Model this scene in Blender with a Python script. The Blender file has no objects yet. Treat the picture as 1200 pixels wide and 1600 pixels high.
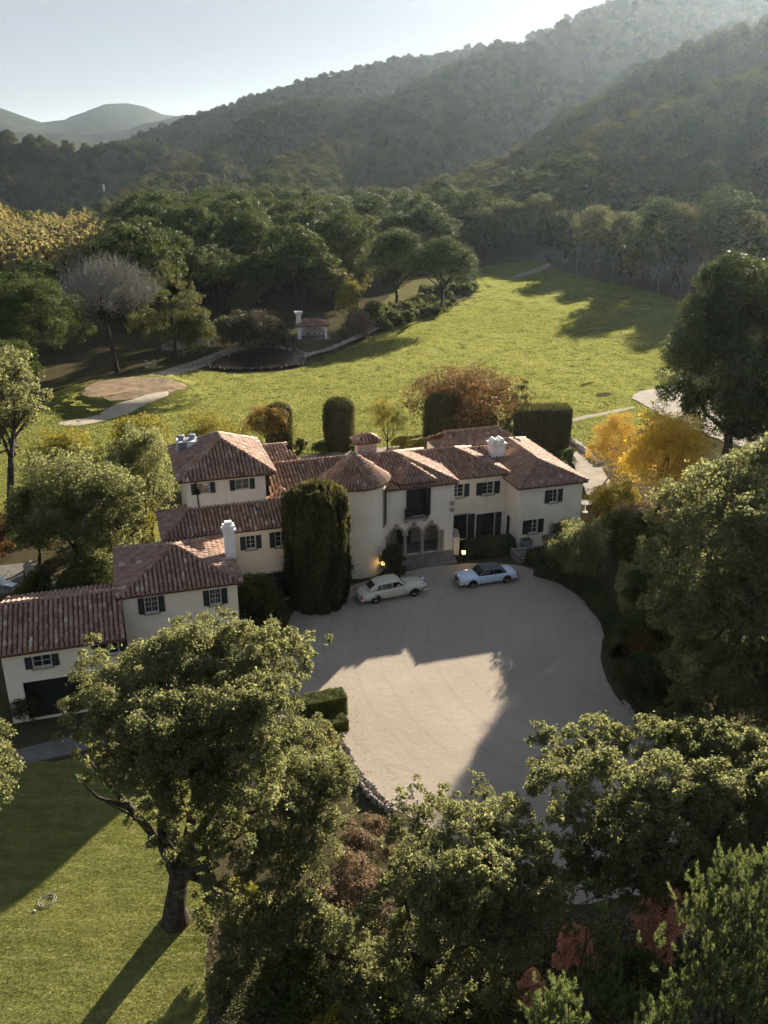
import bpy, math, random
import numpy as np
from mathutils import Vector, Matrix
from mathutils.geometry import tessellate_polygon

# ------------------------------------------------------------------ camera, sky, sun, exposure
SC = bpy.context.scene
COL = SC.collection
F_PX, PITCH, CZ = 1392.0, math.radians(22.3), 34.0
SUN_AZ, SUN_EL = math.radians(26.5), math.radians(16.0)      # azimuth clockwise from +Y (view direction)

cam = bpy.data.cameras.new("camera")
cam.sensor_fit = 'VERTICAL'
cam.sensor_height = 24.0
cam.lens = F_PX / 1600.0 * 24.0
cam.clip_start, cam.clip_end = 0.5, 20000
camo = bpy.data.objects.new("camera", cam)
camo.location = (0, 0, CZ)
camo.rotation_euler = (math.pi / 2 - PITCH, 0, 0)
COL.objects.link(camo)
SC.camera = camo

world = bpy.data.worlds.new("World")
SC.world = world
world.use_nodes = True
wt = world.node_tree
wt.nodes.clear()
w_out = wt.nodes.new("ShaderNodeOutputWorld")
w_bg = wt.nodes.new("ShaderNodeBackground")
w_sky = wt.nodes.new("ShaderNodeTexSky")
w_sky.sky_type = 'NISHITA'
w_sky.sun_disc = False
w_sky.sun_elevation = SUN_EL
w_sky.sun_rotation = SUN_AZ
w_sky.altitude = 100
w_sky.air_density = 0.6
w_sky.dust_density = 0.1
w_sky.ozone_density = 1.0
w_bg.inputs["Strength"].default_value = 0.062
# thin high cirrus mixed over the sky
w_tc = wt.nodes.new("ShaderNodeTexCoord")
w_map = wt.nodes.new("ShaderNodeMapping")
w_map.inputs["Scale"].default_value = (1.2, 2.2, 9.0)
w_map.inputs["Rotation"].default_value = (0.0, math.radians(9), math.radians(20))
w_n = wt.nodes.new("ShaderNodeTexNoise")
w_n.inputs["Scale"].default_value = 1.7
w_n.inputs["Detail"].default_value = 7
w_n.inputs["Roughness"].default_value = 0.55
w_n.inputs["Distortion"].default_value = 0.6
w_r = wt.nodes.new("ShaderNodeValToRGB")
w_r.color_ramp.elements[0].position = 0.46
w_r.color_ramp.elements[0].color = (0.9, 0.9, 0.9, 1)
w_r.color_ramp.elements[1].position = 0.78
w_r.color_ramp.elements[1].color = (0.93, 0.93, 0.93, 1)
w_mix = wt.nodes.new("ShaderNodeMix")
w_mix.data_type = 'RGBA'
w_mix.inputs["B"].default_value = (2.15, 2.2, 2.27, 1)
wt.links.new(w_tc.outputs["Generated"], w_map.inputs["Vector"])
wt.links.new(w_map.outputs[0], w_n.inputs["Vector"])
wt.links.new(w_n.outputs["Fac"], w_r.inputs[0])
# haze whitens the sky towards the horizon on all sides
w_sep = wt.nodes.new("ShaderNodeSeparateXYZ")
w_el = wt.nodes.new("ShaderNodeMapRange"); w_el.interpolation_type = 'SMOOTHSTEP'
w_el.inputs["From Min"].default_value = 0.08; w_el.inputs["From Max"].default_value = 0.55
w_el.inputs["To Min"].default_value = 1.0; w_el.inputs["To Max"].default_value = 0.4
w_mul = wt.nodes.new("ShaderNodeMath"); w_mul.operation = 'MULTIPLY'
wt.links.new(w_tc.outputs["Generated"], w_sep.inputs[0]); wt.links.new(w_sep.outputs["Z"], w_el.inputs["Value"])
wt.links.new(w_el.outputs[0], w_mul.inputs[0]); wt.links.new(w_r.outputs[0], w_mul.inputs[1])
wt.links.new(w_mul.outputs[0], w_mix.inputs["Factor"])
wt.links.new(w_sky.outputs[0], w_mix.inputs["A"])
wt.links.new(w_mix.outputs["Result"], w_bg.inputs["Color"])
wt.links.new(w_bg.outputs[0], w_out.inputs["Surface"])

sun = bpy.data.lights.new("sun", 'SUN')
sun.energy = 5.0
sun.angle = math.radians(0.5)
sun.color = (1.0, 0.90, 0.75)
suno = bpy.data.objects.new("sun", sun)
sd = Vector((math.sin(SUN_AZ) * math.cos(SUN_EL), math.cos(SUN_AZ) * math.cos(SUN_EL), math.sin(SUN_EL)))
suno.rotation_euler = sd.to_track_quat('Z', 'Y').to_euler()
suno.location = (60, 120, 90)
COL.objects.link(suno)

SC.view_settings.view_transform = 'Standard'
SC.view_settings.look = 'None'
SC.view_settings.gamma = 1.0
SC.view_settings.use_curve_mapping = False
SC.view_settings.exposure = 1.92
HAZE_DENSITY, HAZE_G = 0.000034, 0.69

cy = SC.cycles
cy.use_denoising = True
cy.max_bounces = 6
cy.diffuse_bounces = 3
cy.glossy_bounces = 2
cy.transmission_bounces = 3
cy.volume_bounces = 1
cy.transparent_max_bounces = 4
cy.caustics_reflective = False
cy.caustics_refractive = False
cy.sample_clamp_indirect = 4.0

# ------------------------------------------------------------------ pixel -> place helpers
_c, _s = math.cos(PITCH), math.sin(PITCH)
FW, UP, RT = np.array([0, _c, -_s]), np.array([0, _s, _c]), np.array([1.0, 0, 0])

def ray(px, py):
    return FW + RT * (px - 600) / F_PX + UP * (800 - py) / F_PX

def at(px, py, z=0.0):
    d = ray(px, py)
    return np.array([0, 0, CZ]) + d * ((z - CZ) / d[2])

def at_y(px, py, Y):
    d = ray(px, py)
    return np.array([0, 0, CZ]) + d * (Y / d[1])

def depth_scale(p):
    return F_PX / ((np.array(p) - [0, 0, CZ]) @ FW)

HA = math.radians(17)
HU, HV, HO = np.array([math.cos(HA), math.sin(HA)]), np.array([-math.sin(HA), math.cos(HA)]), np.array([4.0, 71.5])

def hw(u, v, z=0.0):
    q = HO + HU * u + HV * v
    return np.array([q[0], q[1], z])

# ------------------------------------------------------------------ object helpers
def tag(o, label=None, cat=None, group=None, kind=None):
    if label: o["label"] = label
    if cat: o["category"] = cat
    if group: o["group"] = group
    if kind: o["kind"] = kind
    return o

def empty(name, loc=(0, 0, 0), rz=0.0):
    o = bpy.data.objects.new(name, None)
    o.empty_display_size = 0.3
    o.location = Vector([float(x) for x in loc])
    o.rotation_euler = (0, 0, rz)
    COL.objects.link(o)
    return o

def link_mesh(name, me, mats=None, parent=None):
    o = bpy.data.objects.new(name, me)
    if mats is not None:
        for m in (mats if isinstance(mats, (list, tuple)) else [mats]):
            me.materials.append(m)
    COL.objects.link(o)
    if parent is not None:
        o.parent = parent
    return o

def np_mesh(name, V, Fq, tint=None, smooth=False):
    """V (n,3), Fq (m,k) all faces with k corners."""
    me = bpy.data.meshes.new(name)
    V = np.asarray(V, dtype=np.float32); Fq = np.asarray(Fq, dtype=np.int32)
    m, k = Fq.shape
    me.vertices.add(len(V)); me.vertices.foreach_set("co", V.ravel())
    me.loops.add(m * k); me.loops.foreach_set("vertex_index", Fq.ravel())
    me.polygons.add(m)
    me.polygons.foreach_set("loop_start", np.arange(0, m * k, k, dtype=np.int32))
    if tint is not None:
        a = me.attributes.new("tint", 'FLOAT', 'POINT')
        a.data.foreach_set("value", np.asarray(tint, dtype=np.float32))
    me.update(calc_edges=True)
    if smooth:
        me.polygons.foreach_set("use_smooth", np.ones(m, dtype=bool))
    return me

class B:
    """collects simple shapes, then becomes ONE mesh object"""
    def __init__(s): s.v, s.f = [], []
    def add(s, vs, fs):
        n = len(s.v); s.v += [tuple(float(x) for x in p) for p in vs]
        s.f += [tuple(i + n for i in f) for f in fs]; return s
    def hexa(s, p):      # 8 points: bottom 0-3 ccw, top 4-7 ccw
        return s.add(p, [(3, 2, 1, 0), (4, 5, 6, 7), (0, 1, 5, 4), (1, 2, 6, 5), (2, 3, 7, 6), (3, 0, 4, 7)])
    def box(s, x0, x1, y0, y1, z0, z1):
        return s.hexa([(x0, y0, z0), (x1, y0, z0), (x1, y1, z0), (x0, y1, z0), (x0, y0, z1), (x1, y0, z1), (x1, y1, z1), (x0, y1, z1)])
    def obox(s, o, d, n, a0, a1, b0, b1, z0, z1):
        """box along wall direction d (2d), outward normal n (2d), origin o (2d)"""
        P = lambda a, b, z: (o[0] + d[0] * a + n[0] * b, o[1] + d[1] * a + n[1] * b, z)
        return s.hexa([P(a0, b1, z0), P(a1, b1, z0), P(a1, b0, z0), P(a0, b0, z0), P(a0, b1, z1), P(a1, b1, z1), P(a1, b0, z1), P(a0, b0, z1)])
    def lathe(s, prof, c=(0, 0, 0), n=16, axis='z', cap=True):
        vs, fs = [], []
        for r, h in prof:
            for i in range(n):
                a = 2 * math.pi * i / n
                p = (r * math.cos(a), r * math.sin(a), h)
                if axis == 'y': p = (p[0], p[2], p[1])
                if axis == 'x': p = (p[2], p[0], p[1])
                vs.append((p[0] + c[0], p[1] + c[1], p[2] + c[2]))
        for j in range(len(prof) - 1):
            for i in range(n):
                k = (i + 1) % n
                fs.append((j * n + i, j * n + k, (j + 1) * n + k, (j + 1) * n + i))
        if cap:
            fs.append(tuple(range(n - 1, -1, -1)))
            fs.append(tuple((len(prof) - 1) * n + i for i in range(n)))
        return s.add(vs, fs)
    def tube(s, pts, rad, n=6, cap=True):
        pts = [Vector([float(x) for x in p]) for p in pts]
        if not isinstance(rad, (list, tuple)): rad = [rad] * len(pts)
        vs, fs = [], []
        ref = Vector((0.3, 0.2, 1)).normalized()
        for i, p in enumerate(pts):
            t = (pts[min(i + 1, len(pts) - 1)] - pts[max(i - 1, 0)]).normalized()
            if abs(t.dot(ref)) > 0.95: r0 = Vector((1, 0, 0))
            else: r0 = ref
            x = t.cross(r0).normalized(); y = t.cross(x)
            for k in range(n):
                a = 2 * math.pi * k / n
                vs.append(p + (x * math.cos(a) + y * math.sin(a)) * rad[i])
        for i in range(len(pts) - 1):
            for k in range(n):
                q = (k + 1) % n
                fs.append((i * n + k, (i + 1) * n + k, (i + 1) * n + q, i * n + q))
        if cap:
            fs.append(tuple(range(n))); fs.append(tuple((len(pts) - 1) * n + k for k in range(n - 1, -1, -1)))
        return s.add(vs, fs)
    def build(s, name, mat, parent=None, smooth=False):
        me = bpy.data.meshes.new(name)
        me.from_pydata(s.v, [], s.f); me.update()
        if smooth:
            me.polygons.foreach_set("use_smooth", np.ones(len(me.polygons), dtype=bool))
        return link_mesh(name, me, mat, parent)

# ------------------------------------------------------------------ materials
def new_mat(name):
    m = bpy.data.materials.new(name); m.use_nodes = True
    t = m.node_tree; t.nodes.clear()
    out = t.nodes.new("ShaderNodeOutputMaterial")
    return m, t, out

def ramp(t, stops, src=None):
    r = t.nodes.new("ShaderNodeValToRGB")
    e = r.color_ramp.elements
    while len(e) < len(stops): e.new(0.5)
    for i, (p, c) in enumerate(stops):
        e[i].position = p; e[i].color = (c[0], c[1], c[2], 1) if len(c) == 3 else c
    if src is not None: t.links.new(src, r.inputs[0])
    return r.outputs[0]

def noise(t, scale, detail=4, rough=0.55, vec=None, dist=0.0):
    n = t.nodes.new("ShaderNodeTexNoise")
    n.inputs["Scale"].default_value = scale; n.inputs["Detail"].default_value = detail
    n.inputs["Roughness"].default_value = rough; n.inputs["Distortion"].default_value = dist
    if vec is not None: t.links.new(vec, n.inputs["Vector"])
    return n.outputs["Fac"]

def coords(t, scale=(1, 1, 1), rot=(0, 0, 0)):
    g = t.nodes.new("ShaderNodeNewGeometry")
    mp = t.nodes.new("ShaderNodeMapping")
    mp.inputs["Scale"].default_value = scale; mp.inputs["Rotation"].default_value = rot
    t.links.new(g.outputs["Position"], mp.inputs["Vector"])
    return mp.outputs[0]

def mixc(t, fac, a, b, mode='MIX'):
    m = t.nodes.new("ShaderNodeMix"); m.data_type = 'RGBA'; m.blend_type = mode
    for sock, val in (("Factor", fac), ("A", a), ("B", b)):
        if hasattr(val, "links") or hasattr(val, "is_output"):
            t.links.new(val, m.inputs[sock])
        elif isinstance(val, (int, float)):
            m.inputs[sock].default_value = val
        else:
            m.inputs[sock].default_value = (val[0], val[1], val[2], 1)
    return m.outputs["Result"]

def bump(t, h, strength=0.4, dist=0.05):
    b = t.nodes.new("ShaderNodeBump")
    b.inputs["Strength"].default_value = strength; b.inputs["Distance"].default_value = dist
    t.links.new(h, b.inputs["Height"])
    return b.outputs[0]

def pbr(t, out, col, rough=0.8, nrm=None, metal=0.0, spec=0.3):
    p = t.nodes.new("ShaderNodeBsdfPrincipled")
    if isinstance(col, (tuple, list)): p.inputs["Base Color"].default_value = (col[0], col[1], col[2], 1)
    else: t.links.new(col, p.inputs["Base Color"])
    p.inputs["Roughness"].default_value = rough; p.inputs["Metallic"].default_value = metal
    p.inputs["Specular IOR Level"].default_value = spec
    if nrm is not None: t.links.new(nrm, p.inputs["Normal"])
    t.links.new(p.outputs[0], out.inputs["Surface"])
    return p

def simple(name, col, rough=0.7, var=0.12, scale=3.0, metal=0.0, spec=0.08, bmp=0.0):
    m, t, out = new_mat(name)
    c = coords(t)
    n = noise(t, scale, 5, 0.6, c)
    lo = [x * (1 - var) for x in col]; hi = [min(1, x * (1 + var)) for x in col]
    cc = ramp(t, [(0.3, lo), (0.7, hi)], n)
    nr = bump(t, noise(t, scale * 8, 3, 0.6, c), bmp, 0.02) if bmp else None
    pbr(t, out, cc, rough, nr, metal, spec)
    return m

def tint_attr(t):
    a = t.nodes.new("ShaderNodeAttribute"); a.attribute_name = "tint"
    return a.outputs["Fac"]

def foliage(name, stops, transl=0.35, tr_gain=1.5, rough=0.6, objvar=0.0, warm=(1.06, 1.0, 0.72)):
    """leaf shader: colour picked by the per-leaf tint, part of the light passes through the leaf"""
    m, t, out = new_mat(name)
    col = ramp(t, stops, tint_attr(t))
    if objvar > 0:
        oi = t.nodes.new("ShaderNodeObjectInfo")
        k = ramp(t, [(0.0, (1 - objvar * 1.2, 1 - objvar, 1 - objvar * 0.9)), (0.5, (1, 1, 1)), (1.0, (1 + objvar * 0.9, 1 + objvar * 0.7, 1 + objvar * 0.2))], oi.outputs["Random"])
        col = mixc(t, 1.0, col, k, 'MULTIPLY')
    p = t.nodes.new("ShaderNodeBsdfPrincipled")
    t.links.new(col, p.inputs["Base Color"])
    p.inputs["Roughness"].default_value = rough
    p.inputs["Specular IOR Level"].default_value = 0.07
    tr = t.nodes.new("ShaderNodeBsdfTranslucent")
    tc = mixc(t, 1.0, col, tuple(w * tr_gain for w in warm), 'MULTIPLY')
    t.links.new(tc, tr.inputs["Color"])
    mx = t.nodes.new("ShaderNodeMixShader"); mx.inputs[0].default_value = transl
    t.links.new(p.outputs[0], mx.inputs[1]); t.links.new(tr.outputs[0], mx.inputs[2])
    t.links.new(mx.outputs[0], out.inputs["Surface"])
    return m

M = {}
M["oak"] = foliage("oak_leaves", [(0.0, (0.07, 0.079, 0.035)), (0.5, (0.132, 0.135, 0.065)), (1.0, (0.238, 0.222, 0.12))], 0.55, 1.95, warm=(1.0, 1.0, 0.76))
M["oak_far"] = foliage("oak_leaves_far", [(0.0, (0.045, 0.055, 0.02)), (0.5, (0.1, 0.104, 0.04)), (1.0, (0.2, 0.18, 0.075))], 0.32, 1.5, objvar=0.26)
M["pine"] = foliage("pine_needles", [(0.0, (0.028, 0.045, 0.015)), (0.5, (0.055, 0.078, 0.024)), (1.0, (0.13, 0.145, 0.045))], 0.3, 1.4, objvar=0.12)
M["pine_bright"] = foliage("young_pine_needles", [(0.0, (0.065, 0.09, 0.038)), (0.5, (0.125, 0.155, 0.062)), (1.0, (0.23, 0.25, 0.11))], 0.38, 1.5)
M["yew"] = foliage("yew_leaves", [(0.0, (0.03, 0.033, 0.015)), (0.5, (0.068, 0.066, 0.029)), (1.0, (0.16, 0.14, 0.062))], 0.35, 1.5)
M["yellow"] = foliage("yellow_leaves", [(0.0, (0.34, 0.24, 0.035)), (0.5, (0.54, 0.39, 0.055)), (1.0, (0.66, 0.51, 0.1))], 0.45, 1.3)
M["gold"] = foliage("gold_birch_leaves", [(0.0, (0.22, 0.15, 0.03)), (0.5, (0.42, 0.27, 0.05)), (1.0, (0.6, 0.4, 0.1))], 0.4, 1.2)
M["bronze"] = foliage("bronze_leaves", [(0.0, (0.055, 0.05, 0.02)), (0.45, (0.125, 0.075, 0.034)), (1.0, (0.25, 0.125, 0.05))], 0.35, 1.3)
M["autumn"] = foliage("turning_leaves", [(0.0, (0.07, 0.08, 0.02)), (0.45, (0.2, 0.14, 0.04)), (1.0, (0.42, 0.22, 0.06))], 0.4, 1.3)
M["lime"] = foliage("yellow_green_leaves", [(0.0, (0.08, 0.09, 0.02)), (0.5, (0.2, 0.18, 0.035)), (1.0, (0.36, 0.28, 0.05))], 0.4, 1.3)
M["coral"] = foliage("coral_maple_leaves", [(0.0, (0.36, 0.17, 0.11)), (0.5, (0.55, 0.3, 0.2)), (1.0, (0.68, 0.44, 0.32))], 0.4, 1.2, warm=(1.1, 0.8, 0.6))
M["russet"] = foliage("russet_leaves", [(0.0, (0.1, 0.075, 0.05)), (0.5, (0.2, 0.145, 0.1)), (1.0, (0.36, 0.27, 0.2))], 0.35, 1.2)
M["shrub"] = foliage("shrub_leaves", [(0.0, (0.03, 0.042, 0.016)), (0.5, (0.06, 0.075, 0.026)), (1.0, (0.15, 0.15, 0.055))], 0.4, 1.7, objvar=0.15)
M["box"] = foliage("clipped_hedge_leaves", [(0.0, (0.05, 0.06, 0.016)), (0.5, (0.11, 0.12, 0.028)), (1.0, (0.2, 0.2, 0.045))], 0.3)
M["cotton"] = foliage("cottonwood_leaves", [(0.0, (0.22, 0.2, 0.085)), (0.5, (0.36, 0.31, 0.145)), (1.0, (0.46, 0.42, 0.23))], 0.4, 1.2, objvar=0.25)
M["twig"] = foliage("bare_twigs", [(0.0, (0.2, 0.17, 0.15)), (0.5, (0.3, 0.26, 0.23)), (1.0, (0.4, 0.36, 0.32))], 0.0, 1.0)
M["bark"] = simple("bark", (0.06, 0.048, 0.037), 0.95, 0.6, 3.5, bmp=1.0)
M["bark_pale"] = simple("pale_bark", (0.32, 0.29, 0.26), 0.9, 0.25, 4, bmp=0.4)

def mat_stucco():
    m, t, out = new_mat("cream_stucco")
    c = coords(t)
    col = ramp(t, [(0.25, (0.74, 0.63, 0.47)), (0.5, (0.83, 0.72, 0.555)), (0.75, (0.87, 0.77, 0.61))], noise(t, 0.8, 6, 0.65, c))
    st = noise(t, 1.0, 5, 0.6, coords(t, (2.2, 2.2, 0.25)))
    col = mixc(t, ramp(t, [(0.58, (0, 0, 0)), (0.8, (0.35, 0.35, 0.35))], st), col, (0.42, 0.37, 0.3))
    pbr(t, out, col, 0.92, bump(t, noise(t, 9, 4, 0.6, c), 0.35, 0.02), spec=0.15)
    return m
M["stucco"] = mat_stucco()
M["white"] = simple("white_plaster", (0.78, 0.75, 0.7), 0.85, 0.1, 3, bmp=0.2)

def mat_tile():
    m, t, out = new_mat("terracotta_tile")
    tn = tint_attr(t)
    col = ramp(t, [(0.0, (0.17, 0.1, 0.07)), (0.35, (0.275, 0.16, 0.11)), (0.7, (0.36, 0.222, 0.156)), (0.92, (0.43, 0.3, 0.22)), (1.0, (0.5, 0.43, 0.35))], tn)
    c = coords(t)
    moss = ramp(t, [(0.52, (0, 0, 0)), (0.7, (0.75, 0.75, 0.75))], noise(t, 0.55, 5, 0.7, c))
    col = mixc(t, moss, col, (0.17, 0.13, 0.10))
    lich = ramp(t, [(0.63, (0, 0, 0)), (0.69, (1, 1, 1))], noise(t, 3.4, 4, 0.7, c))
    col = mixc(t, lich, col, (0.42, 0.39, 0.34))
    pbr(t, out, col, 0.85, spec=0.25)
    return m
M["tile"] = mat_tile()
M["deck"] = simple("roof_pan_tiles", (0.13, 0.065, 0.045), 0.9, 0.3, 3)
M["shutter"] = simple("dark_shutter_paint", (0.022, 0.024, 0.02), 0.55, 0.25, 6, spec=0.3)
M["frame"] = simple("pale_window_paint", (0.45, 0.44, 0.4), 0.6, 0.1, 5)
M["darkframe"] = simple("dark_window_paint", (0.06, 0.06, 0.052), 0.6, 0.1, 5)
M["glass"] = simple("window_glass", (0.02, 0.022, 0.024), 0.08, 0.2, 1.5, spec=0.6)
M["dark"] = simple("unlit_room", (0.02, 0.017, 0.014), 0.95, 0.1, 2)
M["stone"] = simple("carved_sandstone", (0.33, 0.28, 0.22), 0.9, 0.25, 4, bmp=0.4)
M["rubble"] = simple("fieldstone", (0.29, 0.255, 0.21), 0.9, 0.35, 2.2, bmp=0.5)
M["step"] = simple("stair_stone", (0.2, 0.185, 0.16), 0.9, 0.25, 2, bmp=0.4)
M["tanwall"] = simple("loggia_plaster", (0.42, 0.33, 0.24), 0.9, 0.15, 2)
M["iron"] = simple("black_iron", (0.02, 0.02, 0.02), 0.5, 0.1, 5, metal=0.6)
M["brick"] = simple("pale_brick", (0.5, 0.4, 0.34), 0.9, 0.3, 7, bmp=0.5)
M["zinc"] = simple("zinc_cowl", (0.3, 0.32, 0.34), 0.5, 0.2, 4, metal=0.5)
M["soot"] = simple("soot_stained_plaster", (0.2, 0.19, 0.18), 0.9, 0.5, 3)
M["whitepaint"] = simple("white_paint", (0.8, 0.8, 0.79), 0.5, 0.05, 4)
M["wood"] = simple("weathered_wood", (0.3, 0.27, 0.23), 0.85, 0.25, 5)

def mat_gravel():
    m, t, out = new_mat("raked_gravel")
    c = coords(t)
    big = noise(t, 0.12, 5, 0.6, c)
    col = ramp(t, [(0.3, (0.295, 0.24, 0.18)), (0.55, (0.35, 0.29, 0.222)), (0.75, (0.4, 0.335, 0.262))], big)
    rk = t.nodes.new("ShaderNodeTexWave"); rk.wave_type = 'RINGS'; rk.rings_direction = 'Z'
    rk.inputs["Scale"].default_value = 1.1; rk.inputs["Distortion"].default_value = 5.0
    rk.inputs["Detail"].default_value = 4; rk.inputs["Detail Scale"].default_value = 1.4
    mp = t.nodes.new("ShaderNodeMapping"); mp.inputs["Location"].default_value = (9, -64, 0)
    g = t.nodes.new("ShaderNodeNewGeometry"); t.links.new(g.outputs["Position"], mp.inputs["Vector"])
    t.links.new(mp.outputs[0], rk.inputs["Vector"])
    fine = noise(t, 14, 6, 0.75, c)
    mid = noise(t, 2.2, 5, 0.7, c)
    col = mixc(t, ramp(t, [(0.5, (0, 0, 0)), (0.72, (0.45, 0.45, 0.45))], noise(t, 0.5, 6, 0.7, coords(t, (1, 2.2, 1), (0, 0, 0.6)), 1.2)), col, (0.25, 0.2, 0.15))
    trk = t.nodes.new("ShaderNodeTexWave"); trk.wave_type = 'RINGS'; trk.rings_direction = 'Z'; trk.inputs["Scale"].default_value = 0.16
    trk.inputs["Distortion"].default_value = 3.0; trk.inputs["Detail"].default_value = 2; trk.inputs["Detail Scale"].default_value = 0.6
    mpt = t.nodes.new("ShaderNodeMapping"); mpt.inputs["Location"].default_value = (-22, -58, 0)
    gt = t.nodes.new("ShaderNodeNewGeometry"); t.links.new(gt.outputs["Position"], mpt.inputs["Vector"]); t.links.new(mpt.outputs[0], trk.inputs["Vector"])
    col = mixc(t, ramp(t, [(0.9, (0, 0, 0)), (0.985, (0.22, 0.22, 0.22))], trk.outputs["Fac"]), col, (0.22, 0.175, 0.13))
    col = mixc(t, 0.25, col, ramp(t, [(0.3, (0.22, 0.18, 0.14)), (0.7, (0.5, 0.44, 0.37))], fine))
    mx = t.nodes.new("ShaderNodeMath"); mx.operation = 'MULTIPLY_ADD'
    t.links.new(rk.outputs["Fac"], mx.inputs[0]); mx.inputs[1].default_value = 0.07
    t.links.new(fine, mx.inputs[2])
    mx2 = t.nodes.new("ShaderNodeMath"); mx2.operation = 'ADD'
    t.links.new(mx.outputs[0], mx2.inputs[0]); t.links.new(mid, mx2.inputs[1])
    pbr(t, out, col, 0.95, bump(t, mx2.outputs[0], 0.45, 0.05), spec=0.1)
    return m
M["gravel"] = mat_gravel()

def mat_grass(name, lo, mid, hi, sc=0.05, stripe=True, dry=(0.2, 0.17, 0.07), b=0.6):
    m, t, out = new_mat(name)
    c = coords(t)
    n1 = noise(t, sc, 5, 0.65, c); n2 = noise(t, sc * 14, 5, 0.7, c); n3 = noise(t, 7.0, 4, 0.7, c)
    col = ramp(t, [(0.3, lo), (0.5, mid), (0.7, hi)], n1)
    col = mixc(t, 0.4, col, ramp(t, [(0.35, lo), (0.65, hi)], n2))
    col = mixc(t, ramp(t, [(0.55, (0, 0, 0)), (0.75, (0.6, 0.6, 0.6))], noise(t, sc * 3.1, 6, 0.7, c)), col, dry)
    col = mixc(t, 0.35, col, ramp(t, [(0.3, [x * 0.6 for x in lo]), (0.7, [x * 1.25 for x in hi])], n3))
    n4 = noise(t, 1.1, 5, 0.7, coords(t, (0.6, 1.3, 1)))
    col = mixc(t, 0.5, col, ramp(t, [(0.32, [x * 0.5 for x in lo]), (0.5, mid), (0.68, [x * 1.3 for x in hi])], n4))
    h = t.nodes.new("ShaderNodeMath"); h.operation = 'MULTIPLY_ADD'
    t.links.new(n4, h.inputs[0]); h.inputs[1].default_value = 2.4; t.links.new(n3, h.inputs[2])
    hh = h.outputs[0]
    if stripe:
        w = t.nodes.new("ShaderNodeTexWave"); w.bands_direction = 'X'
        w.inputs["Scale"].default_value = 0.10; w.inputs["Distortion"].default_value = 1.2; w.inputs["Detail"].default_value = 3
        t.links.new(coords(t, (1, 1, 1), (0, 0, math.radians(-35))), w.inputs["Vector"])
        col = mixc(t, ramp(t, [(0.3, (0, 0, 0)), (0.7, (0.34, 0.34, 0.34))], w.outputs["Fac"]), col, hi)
    pbr(t, out, col, 0.95, bump(t, hh, b, 0.12), spec=0.0)
    return m
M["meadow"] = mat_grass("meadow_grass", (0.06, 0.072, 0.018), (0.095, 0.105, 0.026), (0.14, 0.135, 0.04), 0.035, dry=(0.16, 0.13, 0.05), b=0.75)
M["lawn"] = mat_grass("lawn_grass", (0.115, 0.13, 0.036), (0.175, 0.18, 0.055), (0.24, 0.225, 0.085), 0.18, stripe=False, dry=(0.22, 0.18, 0.08))

M["bank"] = mat_grass("bank_grass", (0.07, 0.075, 0.03), (0.12, 0.115, 0.045), (0.2, 0.17, 0.08), 0.12, stripe=False, dry=(0.24, 0.18, 0.1))
def mat_ground():
    m, t, out = new_mat("woodland_floor")
    c = coords(t)
    col = ramp(t, [(0.3, (0.035, 0.038, 0.018)), (0.5, (0.062, 0.056, 0.03)), (0.7, (0.1, 0.08, 0.048))], noise(t, 0.25, 7, 0.7, c))
    col = mixc(t, 0.5, col, ramp(t, [(0.35, (0.03, 0.03, 0.014)), (0.6, (0.085, 0.068, 0.038)), (0.78, (0.17, 0.125, 0.08))], noise(t, 5, 5, 0.8, c)))
    pbr(t, out, col, 0.95, bump(t, noise(t, 4, 5, 0.75, c), 0.4, 0.05), spec=0.0)
    return m
M["ground"] = mat_ground()
M["hills"] = simple("chaparral_slope", (0.075, 0.07, 0.04), 0.95, 0.4, 0.05, spec=0.0)
M["farhills"] = simple("far_wooded_slope", (0.032, 0.036, 0.021), 0.95, 0.5, 0.012, spec=0.0)
M["sand"] = simple("bunker_sand", (0.4, 0.335, 0.245), 0.95, 0.12, 1.0, bmp=0.3)
M["drygreen"] = simple("dormant_turf", (0.2, 0.14, 0.082), 0.95, 0.45, 0.8, bmp=0.5)
M["path"] = simple("pale_path", (0.29, 0.245, 0.19), 0.95, 0.2, 0.9, bmp=0.3)
M["paving"] = simple("grey_paving", (0.15, 0.14, 0.122), 0.9, 0.2, 1.3, bmp=0.3)
def mat_water():
    m, t, out = new_mat("pond_water")
    pbr(t, out, (0.018, 0.012, 0.008), 0.12, bump(t, noise(t, 1.5, 3, 0.6, coords(t)), 0.08, 0.05), spec=0.5)
    return m
M["water"] = mat_water()

# ------------------------------------------------------------------ terrain
def az_el(px, py):
    d = ray(px, py)
    return math.atan2(d[0], d[1]), math.atan2(d[2], math.hypot(d[0], d[1]))

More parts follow.
